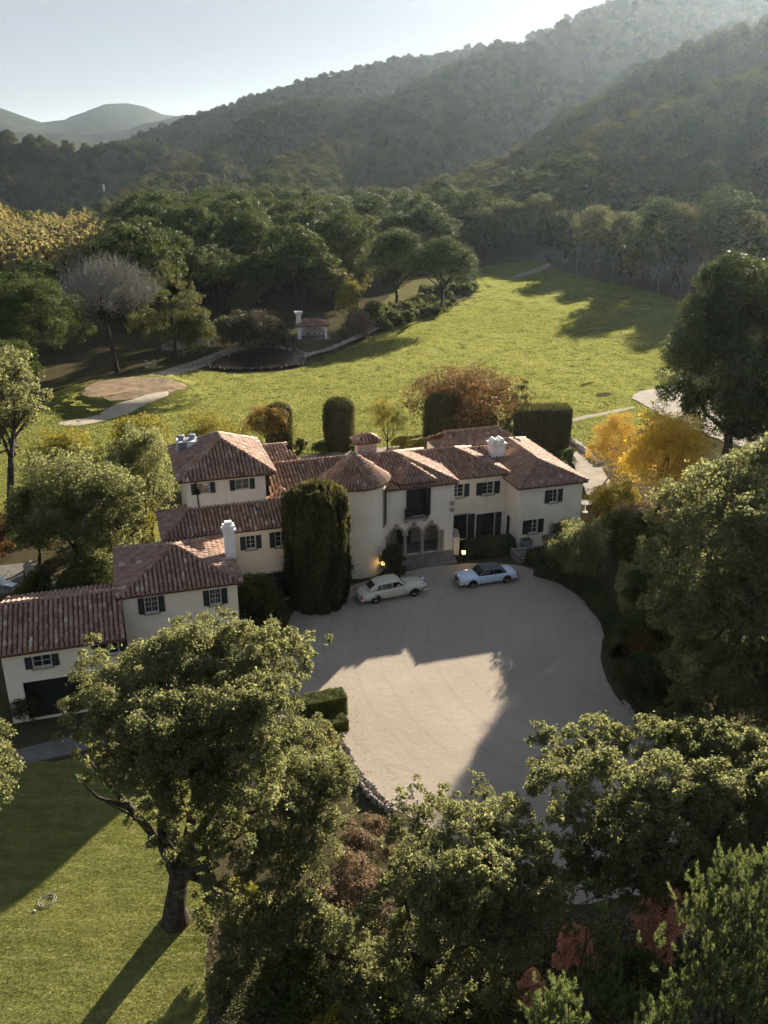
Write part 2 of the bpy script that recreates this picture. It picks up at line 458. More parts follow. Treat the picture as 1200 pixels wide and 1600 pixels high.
# each ridge: crest seen at (px, py) and lying at distance R, its foot at distance R0 (metres), z of the foot
RIDGES = [
    # big slope on the right
    dict(th=7, pts=[(250, 330, 720, 576, -8), (330, 306, 660, 528, 0), (400, 270, 700, 560, 0), (480, 225, 770, 616, 0), (560, 180, 850, 680, 0), (640, 132, 950, 760, 0), (740, 80, 1080, 864, 0), (830, 48, 1180, 944, 0), (920, 12, 1260, 1008, 0), (1010, -20, 1320, 1056, 0), (1100, -35, 1360, 1088, 0), (1200, -45, 1380, 1104, 0), (1400, -55, 1380, 1104, 0), (2200, -60, 1350, 1080, 0)]),
    # spurs running down towards the meadow
    dict(th=7, pts=[(640, 318, 430, 305, 0), (700, 290, 455, 330, 0), (760, 260, 480, 355, 0), (830, 220, 510, 385, 0), (900, 163, 535, 410, 0), (960, 123, 560, 435, 0),
          (1030, 86, 580, 455, 0), (1100, 55, 590, 465, 0), (1200, 20, 600, 475, 0), (1400, -40, 600, 475, 0), (2200, -60, 580, 455, 0)]),
    dict(th=7, pts=[(800, 312, 385, 305, 0), (870, 262, 405, 305, 0), (930, 216, 425, 310, 0), (985, 186, 440, 325, 0), (1040, 170, 445, 330, 0), (1100, 150, 450, 335, 0), (1160, 122, 460, 345, 0), (1200, 108, 460, 345, 0), (1400, 60, 450, 335, 0), (2200, 40, 440, 325, 0)]),
    # valley spurs, centre
    dict(th=7, pts=[(60, 356, 560, 470, -14), (110, 336, 640, 535, -18), (180, 300, 740, 600, -24), (250, 262, 830, 680, -24), (310, 232, 920, 770, -16), (400, 172, 1010, 895, -4), (450, 158, 1060, 945, 0), (500, 150, 1080, 965, 0), (560, 152, 1100, 985, 0), (640, 150, 1100, 985, 0), (760, 160, 1000, 885, 0)]),
    dict(th=6, pts=[(100, 262, 1500, 1245, -40), (160, 238, 1500, 1245, -40), (200, 216, 1550, 1300, -36), (290, 186, 1600, 1365, 0), (350, 166, 1600, 1365, 0), (450, 132, 1600, 1365, 0), (520, 112, 1600, 1365, 0), (600, 96, 1600, 1365, 0), (690, 84, 1600, 1365, 0), (760, 72, 1600, 1365, 0), (900, 60, 1600, 1365, 0)]),
    # dark hill on the left
    dict(th=7, pts=[(-1000, 190, 900, 808, -34), (-400, 190, 1000, 908, -38), (0, 205, 1050, 958, -42), (60, 212, 1060, 968, -42), (130, 222, 1080, 988, -42), (200, 221, 1100, 1008, -42), (250, 226, 1120, 1028, -40), (285, 237, 1140, 1048, -36), (310, 262, 1100, 1008, -30), (340, 300, 1000, 908, -14)]),
    # low bright rise at the far left
    dict(th=6, pts=[(-1000, 250, 380, 260, 0), (-300, 285, 400, 290, -2), (0, 319, 430, 310, -4), (50, 333, 440, 330, -4), (100, 352, 450, 350, -6), (150, 368, 450, 380, -6)]),
    # far blue mountains
    dict(th=0, pts=[(-1000, 150, 5000, 3700, -8), (-200, 150, 5000, 3700, -8), (0, 167, 5000, 3700, -8), (40, 182, 5000, 3700, -8), (65, 191, 5000, 3700, -8), (100, 186, 5100, 3700, -8), (135, 172, 5200, 3700, -8), (165, 161, 5200, 3700, -8), (200, 160, 5200, 3700, -8),
          (225, 165, 5200, 3700, -8), (255, 178, 5200, 3700, -8), (290, 181, 5200, 3700, -8), (400, 190, 5200, 3700, -8), (800, 160, 5100, 3700, -8)]),
    dict(th=0, pts=[(-400, 215, 3500, 2600, -8), (0, 205, 3500, 2600, -8), (90, 206, 3500, 2600, -8), (140, 208, 3500, 2600, -8), (200, 200, 3500, 2600, -8), (240, 188, 3450, 2600, -8), (285, 176, 3450, 2600, -8), (340, 178, 3450, 2600, -8), (500, 190, 3450, 2600, -8)]),
]
for L in RIDGES:
    rows = []
    for (px, py, R, R0, z0) in L["pts"]:
        a, e = az_el(px, py)
        rows.append((a, CZ + R * math.tan(e) - L["th"], R, R0, z0))
    L["t"] = np.array(rows)

def fbm(x, y, f, seed=0, octv=4):
    r = np.zeros_like(x, dtype=float); a = 1.0; rs = np.random.RandomState(seed)
    for o in range(octv):
        for k in range(3):
            th = rs.uniform(0, 6.28); ph = rs.uniform(0, 6.28)
            r += a / 3 * np.sin((x * math.cos(th) + y * math.sin(th)) * f * rs.uniform(0.7, 1.4) + ph)
        f *= 2.03; a *= 0.5
    return r

def terrain(x, y, which=False):
    x = np.asarray(x, float); y = np.asarray(y, float)
    a = np.arctan2(x, y); r = np.hypot(x, y)
    # low ground falls a little towards the river on the left
    base = -42.0 * np.clip((r - 370) / 520, 0, 1) * np.clip((-0.13 - a) / 0.10, 0, 1)
    z = base.copy(); idx = np.full(x.shape, -1)
    for i, L in enumerate(RIDGES):
        t = L["t"]
        zc = np.interp(a, t[:, 0], t[:, 1]); R = np.interp(a, t[:, 0], t[:, 2]); R0 = np.interp(a, t[:, 0], t[:, 3]); z0 = np.interp(a, t[:, 0], t[:, 4])
        edge = np.clip(1 - (t[0, 0] - a) / 0.06, 0, 1) * np.clip(1 - (a - t[-1, 0]) / 0.10, 0, 1)
        u = np.clip((r - R0) / np.maximum(R - R0, 1), 0, 1)
        rel = np.sin(u * math.pi)
        g = fbm(x, y, 0.014 if L["th"] else 0.0022, 11 + i) * rel * (12 if L["th"] else 40)
        front = z0 + (zc - z0) * (u ** 0.92) + g * np.clip((zc - z0) / 60, 0, 1)
        zz = np.where(r < R, front, zc - (r - R) * 0.33)
        zz = base + (zz - base) * edge
        zz = np.where((r < R0) | (edge <= 0), -999, zz)
        up = zz > z
        z = np.where(up, zz, z); idx = np.where(up, i, idx)
    return (z, idx) if which else z

def build_ground():
    az = np.concatenate([np.linspace(-180, -52, 40)[:-1], np.linspace(-52, 52, 330), np.linspace(52, 180, 40)[1:]])
    az = np.radians(az)
    rr = np.concatenate([[0.0, 60, 140, 220, 280], np.geomspace(300, 1700, 170), np.geomspace(1740, 8400, 90)])
    A, R = np.meshgrid(az, rr, indexing='ij')
    X, Y = R * np.sin(A), R * np.cos(A)
    Z = terrain(X, Y)
    na, nr = A.shape
    V = np.stack([X, Y, Z], -1).reshape(-1, 3)
    i, j = np.meshgrid(np.arange(na - 1), np.arange(nr - 1), indexing='ij')
    q = np.stack([i * nr + j, i * nr + j + 1, (i + 1) * nr + j + 1, (i + 1) * nr + j], -1).reshape(-1, 4)
    me = np_mesh("ground", V, q[:, ::-1], smooth=True)
    o = link_mesh("ground", me, [M["ground"], M["hills"], M["farhills"]])
    cen = R[:-1, :-1].reshape(-1)
    me.polygons.foreach_set("material_index", (cen > 290).astype(np.int32) + (cen > 1780))
    me.update()
    tag(o, kind="structure")
build_ground()

def px_poly(pts, z=0.0):
    return [tuple(at(p[0], p[1], z)[:2]) for p in pts]

def rough_edge(poly, step, amp, seed=0):
    """a hand-made outline: the polygon with extra points that wander a little"""
    rs = random.Random(seed); out = []
    n = len(poly)
    for i in range(n):
        a, b = np.array(poly[i]), np.array(poly[(i + 1) % n])
        L = np.linalg.norm(b - a); k = max(1, int(L / step))
        nrm = np.array([-(b - a)[1], (b - a)[0]]) / max(L, 1e-6)
        for j in range(k):
            t = j / k
            out.append(tuple(a + (b - a) * t + nrm * (rs.uniform(-amp, amp))))
    return out

def smooth_poly(poly, it=2):
    for _ in range(it):
        out = []
        for i in range(len(poly)):
            a, b = np.array(poly[i]), np.array(poly[(i + 1) % len(poly)])
            out += [tuple(a * 0.75 + b * 0.25), tuple(a * 0.25 + b * 0.75)]
        poly = out
    return poly

def sheet(name, poly, z, mat, step=0.7, amp=0.08, seed=0, kind="structure", label=None):
    poly = rough_edge(poly, step, amp, seed)
    vs = [Vector((p[0], p[1], z)) for p in poly]
    tr = tessellate_polygon([vs])
    me = bpy.data.meshes.new(name)
    me.from_pydata(vs, [], [tuple(t) for t in tr]); me.update()
    if len(me.polygons) and sum(p.normal.z for p in me.polygons) < 0: me.flip_normals()
    o = link_mesh(name, me, mat)
    return tag(o, kind=kind, label=label)

def drape(name, poly, off, mat, step=0.7, amp=0.08, seed=0, kind="structure"):
    o = sheet(name, poly, 0.0, mat, step, amp, seed, kind)
    n = len(o.data.vertices); co = np.zeros(n * 3, dtype=np.float32); o.data.vertices.foreach_get("co", co); co = co.reshape(-1, 3)
    co[:, 2] = np.maximum(meadow_z(co[:, 0].astype(float), co[:, 1].astype(float)), 0.0) + off
    o.data.vertices.foreach_set("co", co.ravel()); o.data.update()
    return o

def poly_sd(X, Y, poly):
    """signed distance, positive inside"""
    P = np.array(poly); n = len(P)
    d = np.full(X.shape, 1e9); ins = np.zeros(X.shape, bool)
    for i in range(n):
        a, b = P[i], P[(i + 1) % n]
        ab = b - a
        t = np.clip(((X - a[0]) * ab[0] + (Y - a[1]) * ab[1]) / (ab @ ab + 1e-9), 0, 1)
        d = np.minimum(d, np.hypot(X - a[0] - ab[0] * t, Y - a[1] - ab[1] * t))
        c = (a[1] > Y) != (b[1] > Y)
        ins ^= c & (X < (b[0] - a[0]) * (Y - a[1]) / (b[1] - a[1] + 1e-12) + a[0])
    return np.where(ins, d, -d)

MEADOW = smooth_poly(px_poly([(-60, 860), (-40, 700), (60, 640), (85, 608), (150, 592), (230, 581), (300, 572), (345, 583), (400, 583), (475, 575), (500, 562), (560, 536), (620, 502), (680, 492),
                  (705, 480), (742, 462), (738, 440), (745, 415), (850, 404), (880, 424), (950, 442), (1070, 468), (1085, 500), (1060, 540), (1045, 600), (1030, 650), (960, 700), (900, 700), (880, 700), (700, 712), (500, 712), (380, 726), (250, 780), (100, 850)]), 2)
GREEN_C = at(206, 606, 1.5)[:2]
def mound(X, Y):
    d = np.hypot((X - GREEN_C[0]) / 1.0, (Y - GREEN_C[1]) / 1.05) - 8.6
    h = 1.6 / (1 + np.exp(np.clip(d * 1.5, -30, 30)))
    # the bank that rises behind the bunker
    bk = poly_sd(X, Y, px_poly([(84, 655), (130, 639), (200, 629), (262, 619), (274, 624), (236, 628), (200, 636), (140, 646)]))
    return h + 0.45 * np.clip(bk / 2.0, 0, 1)
def meadow_z(X, Y):
    sd = poly_sd(X, Y, MEADOW)
    bumps = 0.10 + 0.09 * fbm(X, Y, 0.16, 3, 4) + 0.12 * fbm(X, Y, 0.045, 5, 2)
    edge = np.clip(sd / 3.5, 0, 1)
    z = -0.25 + 0.27 * np.clip(sd / 0.8 + 1, 0, 1) + bumps * edge + mound(X, Y) * np.clip(sd / 2 + 0.5, 0, 1)
    return np.where(sd > 0.8, np.maximum(z, 0.04), z)
def grid_sheet(name, x0, x1, y0, y1, step, zf, mat):
    xs = np.arange(x0, x1 + step, step); ys = np.arange(y0, y1 + step, step)
    X, Y = np.meshgrid(xs, ys, indexing='ij')
    Z = zf(X, Y)
    nx, ny = X.shape
    i, j = np.meshgrid(np.arange(nx - 1), np.arange(ny - 1), indexing='ij')
    q = np.stack([i * ny + j, (i + 1) * ny + j, (i + 1) * ny + j + 1, i * ny + j + 1], -1).reshape(-1, 4)
    zq = Z.reshape(-1)[q].max(1)
    q = q[zq > -0.2]
    V = np.stack([X, Y, Z], -1).reshape(-1, 3)
    used = np.unique(q); remap = np.zeros(len(V), int); remap[used] = np.arange(len(used))
    return link_mesh(name, np_mesh(name, V[used], remap[q], smooth=True), mat)
mp_ = np.array(MEADOW)
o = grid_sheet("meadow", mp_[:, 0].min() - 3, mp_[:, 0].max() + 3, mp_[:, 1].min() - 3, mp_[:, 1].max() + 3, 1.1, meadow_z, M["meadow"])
tag(o, kind="structure")

# the dormant putting green on its mound, the bunker below it
ang = np.linspace(0, 2 * math.pi, 41)[:-1]
rad = np.linspace(0, 1, 9)
RR, AA = np.meshgrid(rad, ang, indexing='ij')
wob = 1 + 0.06 * np.sin(3 * AA + 1) + 0.04 * np.sin(7 * AA) + 0.025 * np.sin(15 * AA + 2)
gx = GREEN_C[0] + RR * 7.2 * wob * np.cos(AA); gy = GREEN_C[1] + RR * 6.6 * wob * np.sin(AA)
gv = np.stack([gx, gy, meadow_z(gx, gy) + 0.03], -1).reshape(-1, 3)
gq = [(i * 40 + j, (i + 1) * 40 + j, (i + 1) * 40 + (j + 1) % 40, i * 40 + (j + 1) % 40) for i in range(8) for j in range(40)]
tag(link_mesh("putting_green", np_mesh("putting_green", gv, gq, smooth=True), M["drygreen"]), kind="structure")
BUNK = smooth_poly(px_poly([(86, 664), (95, 659), (140, 653), (200, 643), (236, 632), (268, 627), (266, 633), (232, 643), (170, 657), (112, 668)]), 2)
bk = np.array(BUNK)
def bunker_z(X, Y):
    sd = poly_sd(X, Y, BUNK) + 0.12 * fbm(X, Y, 1.2, 4, 2)
    return np.where(sd > -0.6, meadow_z(X, Y) + np.clip(sd * 0.6, -0.25, 0.05), -1.0)
tag(grid_sheet("sand_bunker", bk[:, 0].min() - 1, bk[:, 0].max() + 1, bk[:, 1].min() - 1, bk[:, 1].max() + 1, 0.3, bunker_z, M["sand"]), kind="structure")

# gravel court with its drive, lawns, paths, terraces and the pond
COURT = smooth_poly(px_poly([(470, 935), (560, 912), (640, 890), (720, 880), (800, 880), (845, 893), (890, 915), (925, 945), (945, 985), (938, 1012), (940, 1050), (965, 1092), (1010, 1140),
                  (1060, 1190), (1090, 1290), (1050, 1400), (960, 1400), (900, 1420), (820, 1390), (760, 1345), (690, 1300), (600, 1258), (566, 1225), (540, 1185), (520, 1140), (440, 1130), (400, 1080), (440, 1000), (455, 960)]), 2)
sheet("gravel_court", COURT, 0.012, M["gravel"], 0.5, 0.07, 1)
LAWN = smooth_poly(px_poly([(-260, 1700), (-200, 1196), (60, 1196), (200, 1170), (300, 1190), (345, 1400), (318, 1480), (330, 1640), (320, 1760)]), 1)
sheet("front_lawn", LAWN, 0.008, M["lawn"], 0.5, 0.12, 2)
sheet("side_lawn", smooth_poly(px_poly([(955, 880), (1010, 850), (1120, 880), (1150, 1000), (1080, 1080), (1010, 1070), (975, 1000)]), 2), 0.008, M["lawn"], 0.6, 0.15, 3)
sheet("garage_drive", px_poly([(-60, 1212), (-60, 1186), (30, 1171), (104, 1152), (210, 1120), (330, 1080), (345, 1100), (215, 1150), (104, 1180), (30, 1196)]), 0.016, M["paving"], 0.8, 0.03, 4)
sheet("garden_lawn", smooth_poly(px_poly([(120, 900), (150, 800), (250, 760), (262, 850), (200, 880)]), 1), 0.008, M["lawn"], 0.6, 0.15, 5)
drape("woodland_path", smooth_poly(px_poly([(150, 612), (240, 584), (268, 575), (330, 556), (386, 534), (390, 545), (345, 565), (280, 586), (200, 603)]), 1), 0.05, M["path"], 1.0, 0.12, 6)
sheet("woodland_road", smooth_poly(px_poly([(255, 552), (330, 536), (400, 528), (396, 520), (330, 522), (250, 535)]), 1), 0.02, M["paving"], 1.0, 0.1, 7)
sheet("rear_terrace", [tuple(hw(u, v)[:2]) for u, v in ((-14, 10.5), (-9, 10), (12, 13.5), (15.6, 9), (17, 12), (19, 26), (15, 31), (-4, 31), (-14, 24))], 0.35, M["path"], 0.8, 0.05, 8)
sheet("side_path", smooth_poly(px_poly([(885, 690), (905, 690), (950, 745), (960, 800), (930, 800), (900, 745)]), 1), 0.36, M["path"], 0.8, 0.1, 9)
sheet("left_patio", [tuple(q) for q in px_poly([(-40, 935), (-40, 888), (36, 880), (38, 915), (25, 925)])], 0.02, M["paving"], 0.8, 0.03, 10)
drape("dirt_track", smooth_poly(px_poly([(980, 622), (1005, 612), (1045, 604), (1080, 600), (1140, 660), (1200, 690), (1260, 700), (1240, 730), (1130, 690), (1060, 660), (1015, 640)]), 2), 0.09, M["path"], 0.9, 0.25, 11)
drape("field_path", smooth_poly(px_poly([(884, 657), (930, 648), (990, 636), (992, 640), (930, 653), (886, 662)]), 1), 0.03, M["path"], 0.9, 0.15, 12)
drape("far_track", smooth_poly(px_poly([(800, 432), (835, 421), (856, 411), (862, 414), (845, 425), (806, 436)]), 1), 0.06, M["path"], 1.5, 0.3, 13)
drape("pine_bank", smooth_poly(px_poly([(560, 530), (596, 470), (640, 440), (690, 422), (735, 425), (738, 462), (700, 482), (672, 490), (622, 500), (580, 522)]), 1), 0.10, M["bank"], 1.5, 0.4, 14)
POND = smooth_poly(px_poly([(322, 577), (345, 560), (385, 547), (430, 545), (470, 553), (480, 566), (465, 574), (420, 579), (360, 580)]), 2)
sheet("pond", POND, 0.40, M["water"], 2, 0.1, 15)
for i, pts in enumerate([[(930, 618), (945, 615), (958, 616), (948, 621), (932, 622)], [(905, 602), (925, 598), (930, 600), (908, 605)]]):
    drape("bare_soil_patch", smooth_poly(px_poly(pts), 1), 0.05, M["ground"], 0.8, 0.2, 20 + i)

# ------------------------------------------------------------------ the villa
VILLA = empty("villa", (HO[0], HO[1], 0), HA)
tag(VILLA, "sprawling cream stucco villa with terracotta roofs behind the gravel court", "villa")
RNG = np.random.RandomState(7)

def wall(p0, p1, z0, z1, ops=(), th=0.28, parent=VILLA, mat=None, label=None, top=True):
    """stucco wall with real openings; p0->p1 with the outside on the right hand. z1 may be (za, zb) for a sloping head"""
    p0, p1 = np.array(p0, float), np.array(p1, float)
    Ln = np.linalg.norm(p1 - p0); d = (p1 - p0) / Ln; n = np.array([d[1], -d[0]])
    b = B()
    P = lambda a, dep, z: (p0[0] + d[0] * a - n[0] * dep, p0[1] + d[1] * a - n[1] * dep, z)
    xs = sorted({0.0, Ln, *[o[0] for o in ops], *[o[1] for o in ops]})
    zs = sorted({z0, z1, *[o[2] for o in ops], *[o[3] for o in ops]})
    for i in range(len(xs) - 1):
        for j in range(len(zs) - 1):
            cx, cz = (xs[i] + xs[i + 1]) / 2, (zs[j] + zs[j + 1]) / 2
            if any(o[0] < cx < o[1] and o[2] < cz < o[3] for o in ops): continue
            b.add([P(xs[i], 0, zs[j]), P(xs[i + 1], 0, zs[j]), P(xs[i + 1], 0, zs[j + 1]), P(xs[i], 0, zs[j + 1])], [(0, 1, 2, 3)])
    for a0, a1, c0, c1 in [o[:4] for o in ops]:
        b.add([P(a0, 0, c0), P(a1, 0, c0), P(a1, 0, c1), P(a0, 0, c1), P(a0, th, c0), P(a1, th, c0), P(a1, th, c1), P(a0, th, c1)],
              [(0, 4, 5, 1), (1, 5, 6, 2), (2, 6, 7, 3), (3, 7, 4, 0)])
    if top:
        b.add([P(0, 0, z1), P(Ln, 0, z1), P(Ln, th, z1), P(0, th, z1)], [(0, 1, 2, 3)])
        b.add([P(0, th, z0), P(Ln, th, z0), P(Ln, th, z1), P(0, th, z1)] if not ops else [P(0, th, z0)] * 3, [(3, 2, 1, 0)] if not ops else [])
    o = b.build("wall", mat or M["stucco"], parent)
    if label: o["label"] = label
    return p0, d, n

_win_cache = {}
def window(W, a0, a1, z0, z1, nx=2, nz=3, sh=(1, 1), shw=None, sill=True, pale=True, parent=VILLA, dep=0.13, lintel=False):
    """frame with glazing bars > pane, shutters, sill; W = (origin, direction, normal) of its wall"""
    o, d, n = W
    ft = 0.06
    fb = B()
    for (x0, x1, q0, q1) in ((a0, a1, z0, z0 + ft), (a0, a1, z1 - ft, z1), (a0, a0 + ft, z0 + ft, z1 - ft), (a1 - ft, a1, z0 + ft, z1 - ft)):
        fb.obox(o, d, n, x0, x1, -dep - 0.05, -dep + 0.04, q0, q1)
    w, h = a1 - a0 - 2 * ft, z1 - z0 - 2 * ft
    for i in range(1, nx):
        x = a0 + ft + w * i / nx; t = 0.03 if (nx % 2 == 0 and i == nx // 2) else 0.016
        fb.obox(o, d, n, x - t, x + t, -dep - 0.035, -dep + 0.025, z0 + ft, z1 - ft)
    for j in range(1, nz):
        z = z0 + ft + h * j / nz
        fb.obox(o, d, n, a0 + ft, a1 - ft, -dep - 0.03, -dep + 0.015, z - 0.016, z + 0.016)
    f = fb.build("window", M["frame"] if pale else M["darkframe"], parent)
    pb = B().obox(o, d, n, a0 + 0.02, a1 - 0.02, -dep - 0.06, -dep - 0.04, z0 + 0.02, z1 - 0.02)
    pb.build("pane", M["glass"], f)
    sw = shw or (a1 - a0) * 0.5
    for side in (0, 1):
        if not sh[side]: continue
        x0, x1 = (a0 - sw - 0.03, a0 - 0.03) if side == 0 else (a1 + 0.03, a1 + sw + 0.03)
        s = B()
        s.obox(o, d, n, x0, x0 + 0.06, 0.02, 0.07, z0, z1).obox(o, d, n, x1 - 0.06, x1, 0.02, 0.07, z0, z1)
        s.obox(o, d, n, x0 + 0.06, x1 - 0.06, 0.02, 0.068, z0, z0 + 0.09).obox(o, d, n, x0 + 0.06, x1 - 0.06, 0.02, 0.068, z1 - 0.09, z1)
        k = max(4, int((z1 - z0) / 0.11))
        for j in range(k):
            zz = z0 + 0.09 + (z1 - z0 - 0.18) * (j + 0.5) / k; hh = (z1 - z0 - 0.18) / k * 0.46
            P = lambda a, b_, z: (o[0] + d[0] * a + n[0] * b_, o[1] + d[1] * a + n[1] * b_, z)
            s.add([P(x0 + 0.06, 0.03, zz + hh), P(x1 - 0.06, 0.03, zz + hh), P(x1 - 0.06, 0.062, zz - hh), P(x0 + 0.06, 0.062, zz - hh)], [(3, 2, 1, 0)])
        s.build("shutter", M["shutter"], f)
    if sill:
        B().obox(o, d, n, a0 - 0.12, a1 + 0.12, 0.003, 0.1, z0 - 0.13, z0 - 0.015).build("sill", M["stone"], f)
    if lintel:
        B().obox(o, d, n, a0 - 0.15, a1 + 0.15, 0.003, 0.06, z1 + 0.02, z1 + 0.14).build("lintel", M["stone"], f)
    return f

ARC = np.array([(math.cos(a), math.sin(a)) for a in np.linspace(math.pi, 0, 6)])
def barrel(P0, E, S, N, w, ln, lift, rs):
    """numpy batch of half-round tiles. P0 (k,3) lower centre, E/S/N (k,3) frames"""
    k = len(P0)
    lo_r = (w * 0.43)[:, None]; hi_r = (w * 0.36)[:, None]
    c, s = ARC[:, 0][None], ARC[:, 1][None]
    lift = lift[:, None]
    lo = P0[:, None] + E[:, None] * (c * lo_r)[..., None] + N[:, None] * (s * lo_r * 1.35 + lift)[..., None]
    hi = P0[:, None] + S[:, None] * ln[:, None, None] + E[:, None] * (c * hi_r)[..., None] + N[:, None] * (s * hi_r * 1.25)[..., None]
    lb = P0[:, None] + E[:, None] * (c * lo_r * 0.74)[..., None] + N[:, None] * (s * lo_r * 0.74 + lift)[..., None]
    V = np.concatenate([lo, hi, lb], 1)              # 18 verts
    base = (np.arange(k) * 18)[:, None, None]
    q = np.array([(i, i + 1, 6 + i + 1, 6 + i) for i in range(5)] + [(12 + i, 12 + i + 1, i + 1, i) for i in range(5)])[None] + base
    return V.reshape(-1, 3), q.reshape(-1, 4)

def in_poly2(x, y, P):
    ins = np.zeros(x.shape, bool); n = len(P)
    for i in range(n):
        a, b = P[i], P[(i + 1) % n]
        c = (a[1] > y) != (b[1] > y)
        ins ^= c & (x < (b[0] - a[0]) * (y - a[1]) / (b[1] - a[1] + 1e-12) + a[0])
    return ins

class Roof:
    def __init__(s): s.V, s.Q, s.T, s.n = [], [], [], 0; s.deck = B(); s.cap = ([], [], [], 0)
    def put(s, P0, E, S, N, w, ln, lift):
        k = len(P0)
        if not k: return
        V, q = barrel(P0, E, S, N, w, ln, lift, RNG)
        tt = np.clip(RNG.normal(0.5, 0.2, k) + np.where(RNG.rand(k) < 0.025, 0.45, 0), 0, 1)
        s.V.append(V); s.Q.append(q + s.n); s.T.append(np.repeat(tt, 18)); s.n += len(V)
    def face(s, pts, w=0.30, course=0.42, th=0.1):
        """pts: first edge is the eave, seen from outside left -> right"""
        P = np.array(pts, float)
        e = P[1] - P[0]; e /= np.linalg.norm(e)
        c = P.mean(0) - P[0]; sd_ = c - e * (c @ e); sd_ /= np.linalg.norm(sd_)
        n = np.cross(e, sd_)
        loc = np.stack([(P - P[0]) @ e, (P - P[0]) @ sd_], 1)
        x0, x1, y1 = loc[:, 0].min(), loc[:, 0].max(), loc[:, 1].max()
        nx, ny = max(1, int((x1 - x0) / w)), max(1, int(y1 / course) + 1)
        gx, gy = np.meshgrid(x0 + (np.arange(nx) + 0.5) * (x1 - x0) / nx, np.arange(ny) * course - 0.05, indexing='ij')
        gx, gy = gx.ravel(), gy.ravel()
        ok = in_poly2(gx, gy + course * 0.55, loc)
        gx, gy = gx[ok], gy[ok]; k = len(gx)
        gx = gx + RNG.normal(0, 0.008, k); gy = gy + RNG.normal(0, 0.014, k)
        jit = RNG.normal(0, 0.03, k)
        E = e[None] + sd_[None] * jit[:, None]; S = sd_[None] - e[None] * jit[:, None]
        P0 = P[0] + e * gx[:, None] + sd_ * gy[:, None]
        s.put(P0, E, S, np.repeat(n[None], k, 0), np.full(k, w) * RNG.uniform(0.94, 1.06, k), np.full(k, course * 1.16), RNG.uniform(0.025, 0.06, k))
        Q = [tuple(p) for p in P] + [tuple(p - np.array([0, 0, th])) for p in P]
        m = len(P)
        s.deck.add(Q, [tuple(range(m)), tuple(range(2 * m - 1, m - 1, -1))] + [(i + m, (i + 1) % m + m, (i + 1) % m, i) for i in range(m)])
        return s
    def ridge(s, a, b, w=0.32, step=0.34):
        a, b = np.array(a, float), np.array(b, float)
        L = np.linalg.norm(b - a); d = (b - a) / L
        e = np.cross(d, [0, 0, 1.0]); e /= np.linalg.norm(e); n = np.cross(e, d)
        k = max(1, int(L / step)); t = (np.arange(k)) * L / k
        P0 = a + d * t[:, None] + n * 0.055 + RNG.normal(0, 0.008, (k, 3))
        one = np.ones((k, 1))
        s.put(P0, one * e, one * d, one * n, np.full(k, w), np.full(k, L / k * 1.14), np.full(k, 0.035))
        return s
    def hip(s, x0, x1, y0, y1, z, zr, ov=None, faces="flbr"):
        """hip roof over a rectangle of eaves, ridge height zr; the slopes are equal"""
        w, dpt = x1 - x0, y1 - y0; h = min(w, dpt) / 2
        if w >= dpt: A, Bq = (x0 + h, y0 + h, zr), (x1 - h, y0 + h, zr)
        else: A, Bq = (x0 + h, y0 + h, zr), (x0 + h, y1 - h, zr)
        c = [(x0, y0, z), (x1, y0, z), (x1, y1, z), (x0, y1, z)]
        if w >= dpt:
            F = dict(f=[c[0], c[1], Bq, A], r=[c[1], c[2], Bq], b=[c[2], c[3], A, Bq], l=[c[3], c[0], A])
            R = [(c[0], A), (c[3], A), (c[1], Bq), (c[2], Bq)]
        else:
            F = dict(f=[c[0], c[1], A], r=[c[1], c[2], Bq, A], b=[c[2], c[3], Bq], l=[c[3], c[0], A, Bq])
            R = [(c[0], A), (c[1], A), (c[2], Bq), (c[3], Bq)]
        for k in faces:
            f = F[k]
            if len(f) == 4 and np.linalg.norm(np.array(f[2]) - np.array(f[3])) < 0.02: f = f[:3]
            s.face(f)
        for a, b in R: s.ridge(a, b)
        if np.linalg.norm(np.array(A) - np.array(Bq)) > 0.4: s.ridge(A, Bq)
        return s
    def build(s, parent=VILLA, label=None, name="roof"):
        d = s.deck.build(name, M["deck"], parent)
        if label: d["label"] = label
        t = link_mesh("roof_tiles", np_mesh("roof_tiles", np.concatenate(s.V), np.concatenate(s.Q), np.concatenate(s.T), smooth=False), M["tile"], d)
        t["kind"] = "stuff"
        return d

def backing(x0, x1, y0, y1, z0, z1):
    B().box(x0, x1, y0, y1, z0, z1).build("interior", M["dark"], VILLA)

# --- entrance block: three arches, balcony door, round stair tower -----------------------------------------
FZ = 0.82
Wf = wall((-4.5, 0), (2.2, 0), 0, 7.15, [(0.62, 5.62, FZ, 3.72), (2.33, 4.12, 4.45, 6.95)], top=False)
wall((2.2, 0), (2.2, 3.2), 0, 7.15, top=False)
# loggia behind the arches
lb = B()
lb.box(-4.3, 1.6, 0.02, 2.6, FZ - 0.12, FZ - 0.003)
lb.build("floor", M["step"], VILLA)
lw = B()
lw.box(-4.3, 1.6, 2.6, 2.75, FZ, 3.95).box(-4.42, -4.3, 0.3, 2.75, FZ, 3.95).box(1.6, 1.72, 0.3, 2.75, FZ, 3.95).box(-4.3, 1.6, 0.3, 2.6, 3.75, 3.95)
o = lw.build("loggia_wall", M["tanwall"], VILLA)
db = B().box(-2.2, -0.9, 2.5, 2.59, FZ, 3.0)
o = db.build("front_door", M["shutter"], VILLA)
B().lathe([(0.04, -0.03), (0.04, 0.03)], (-1.02, 2.46, 1.9), 8, 'y').build("handle", M["iron"], o)
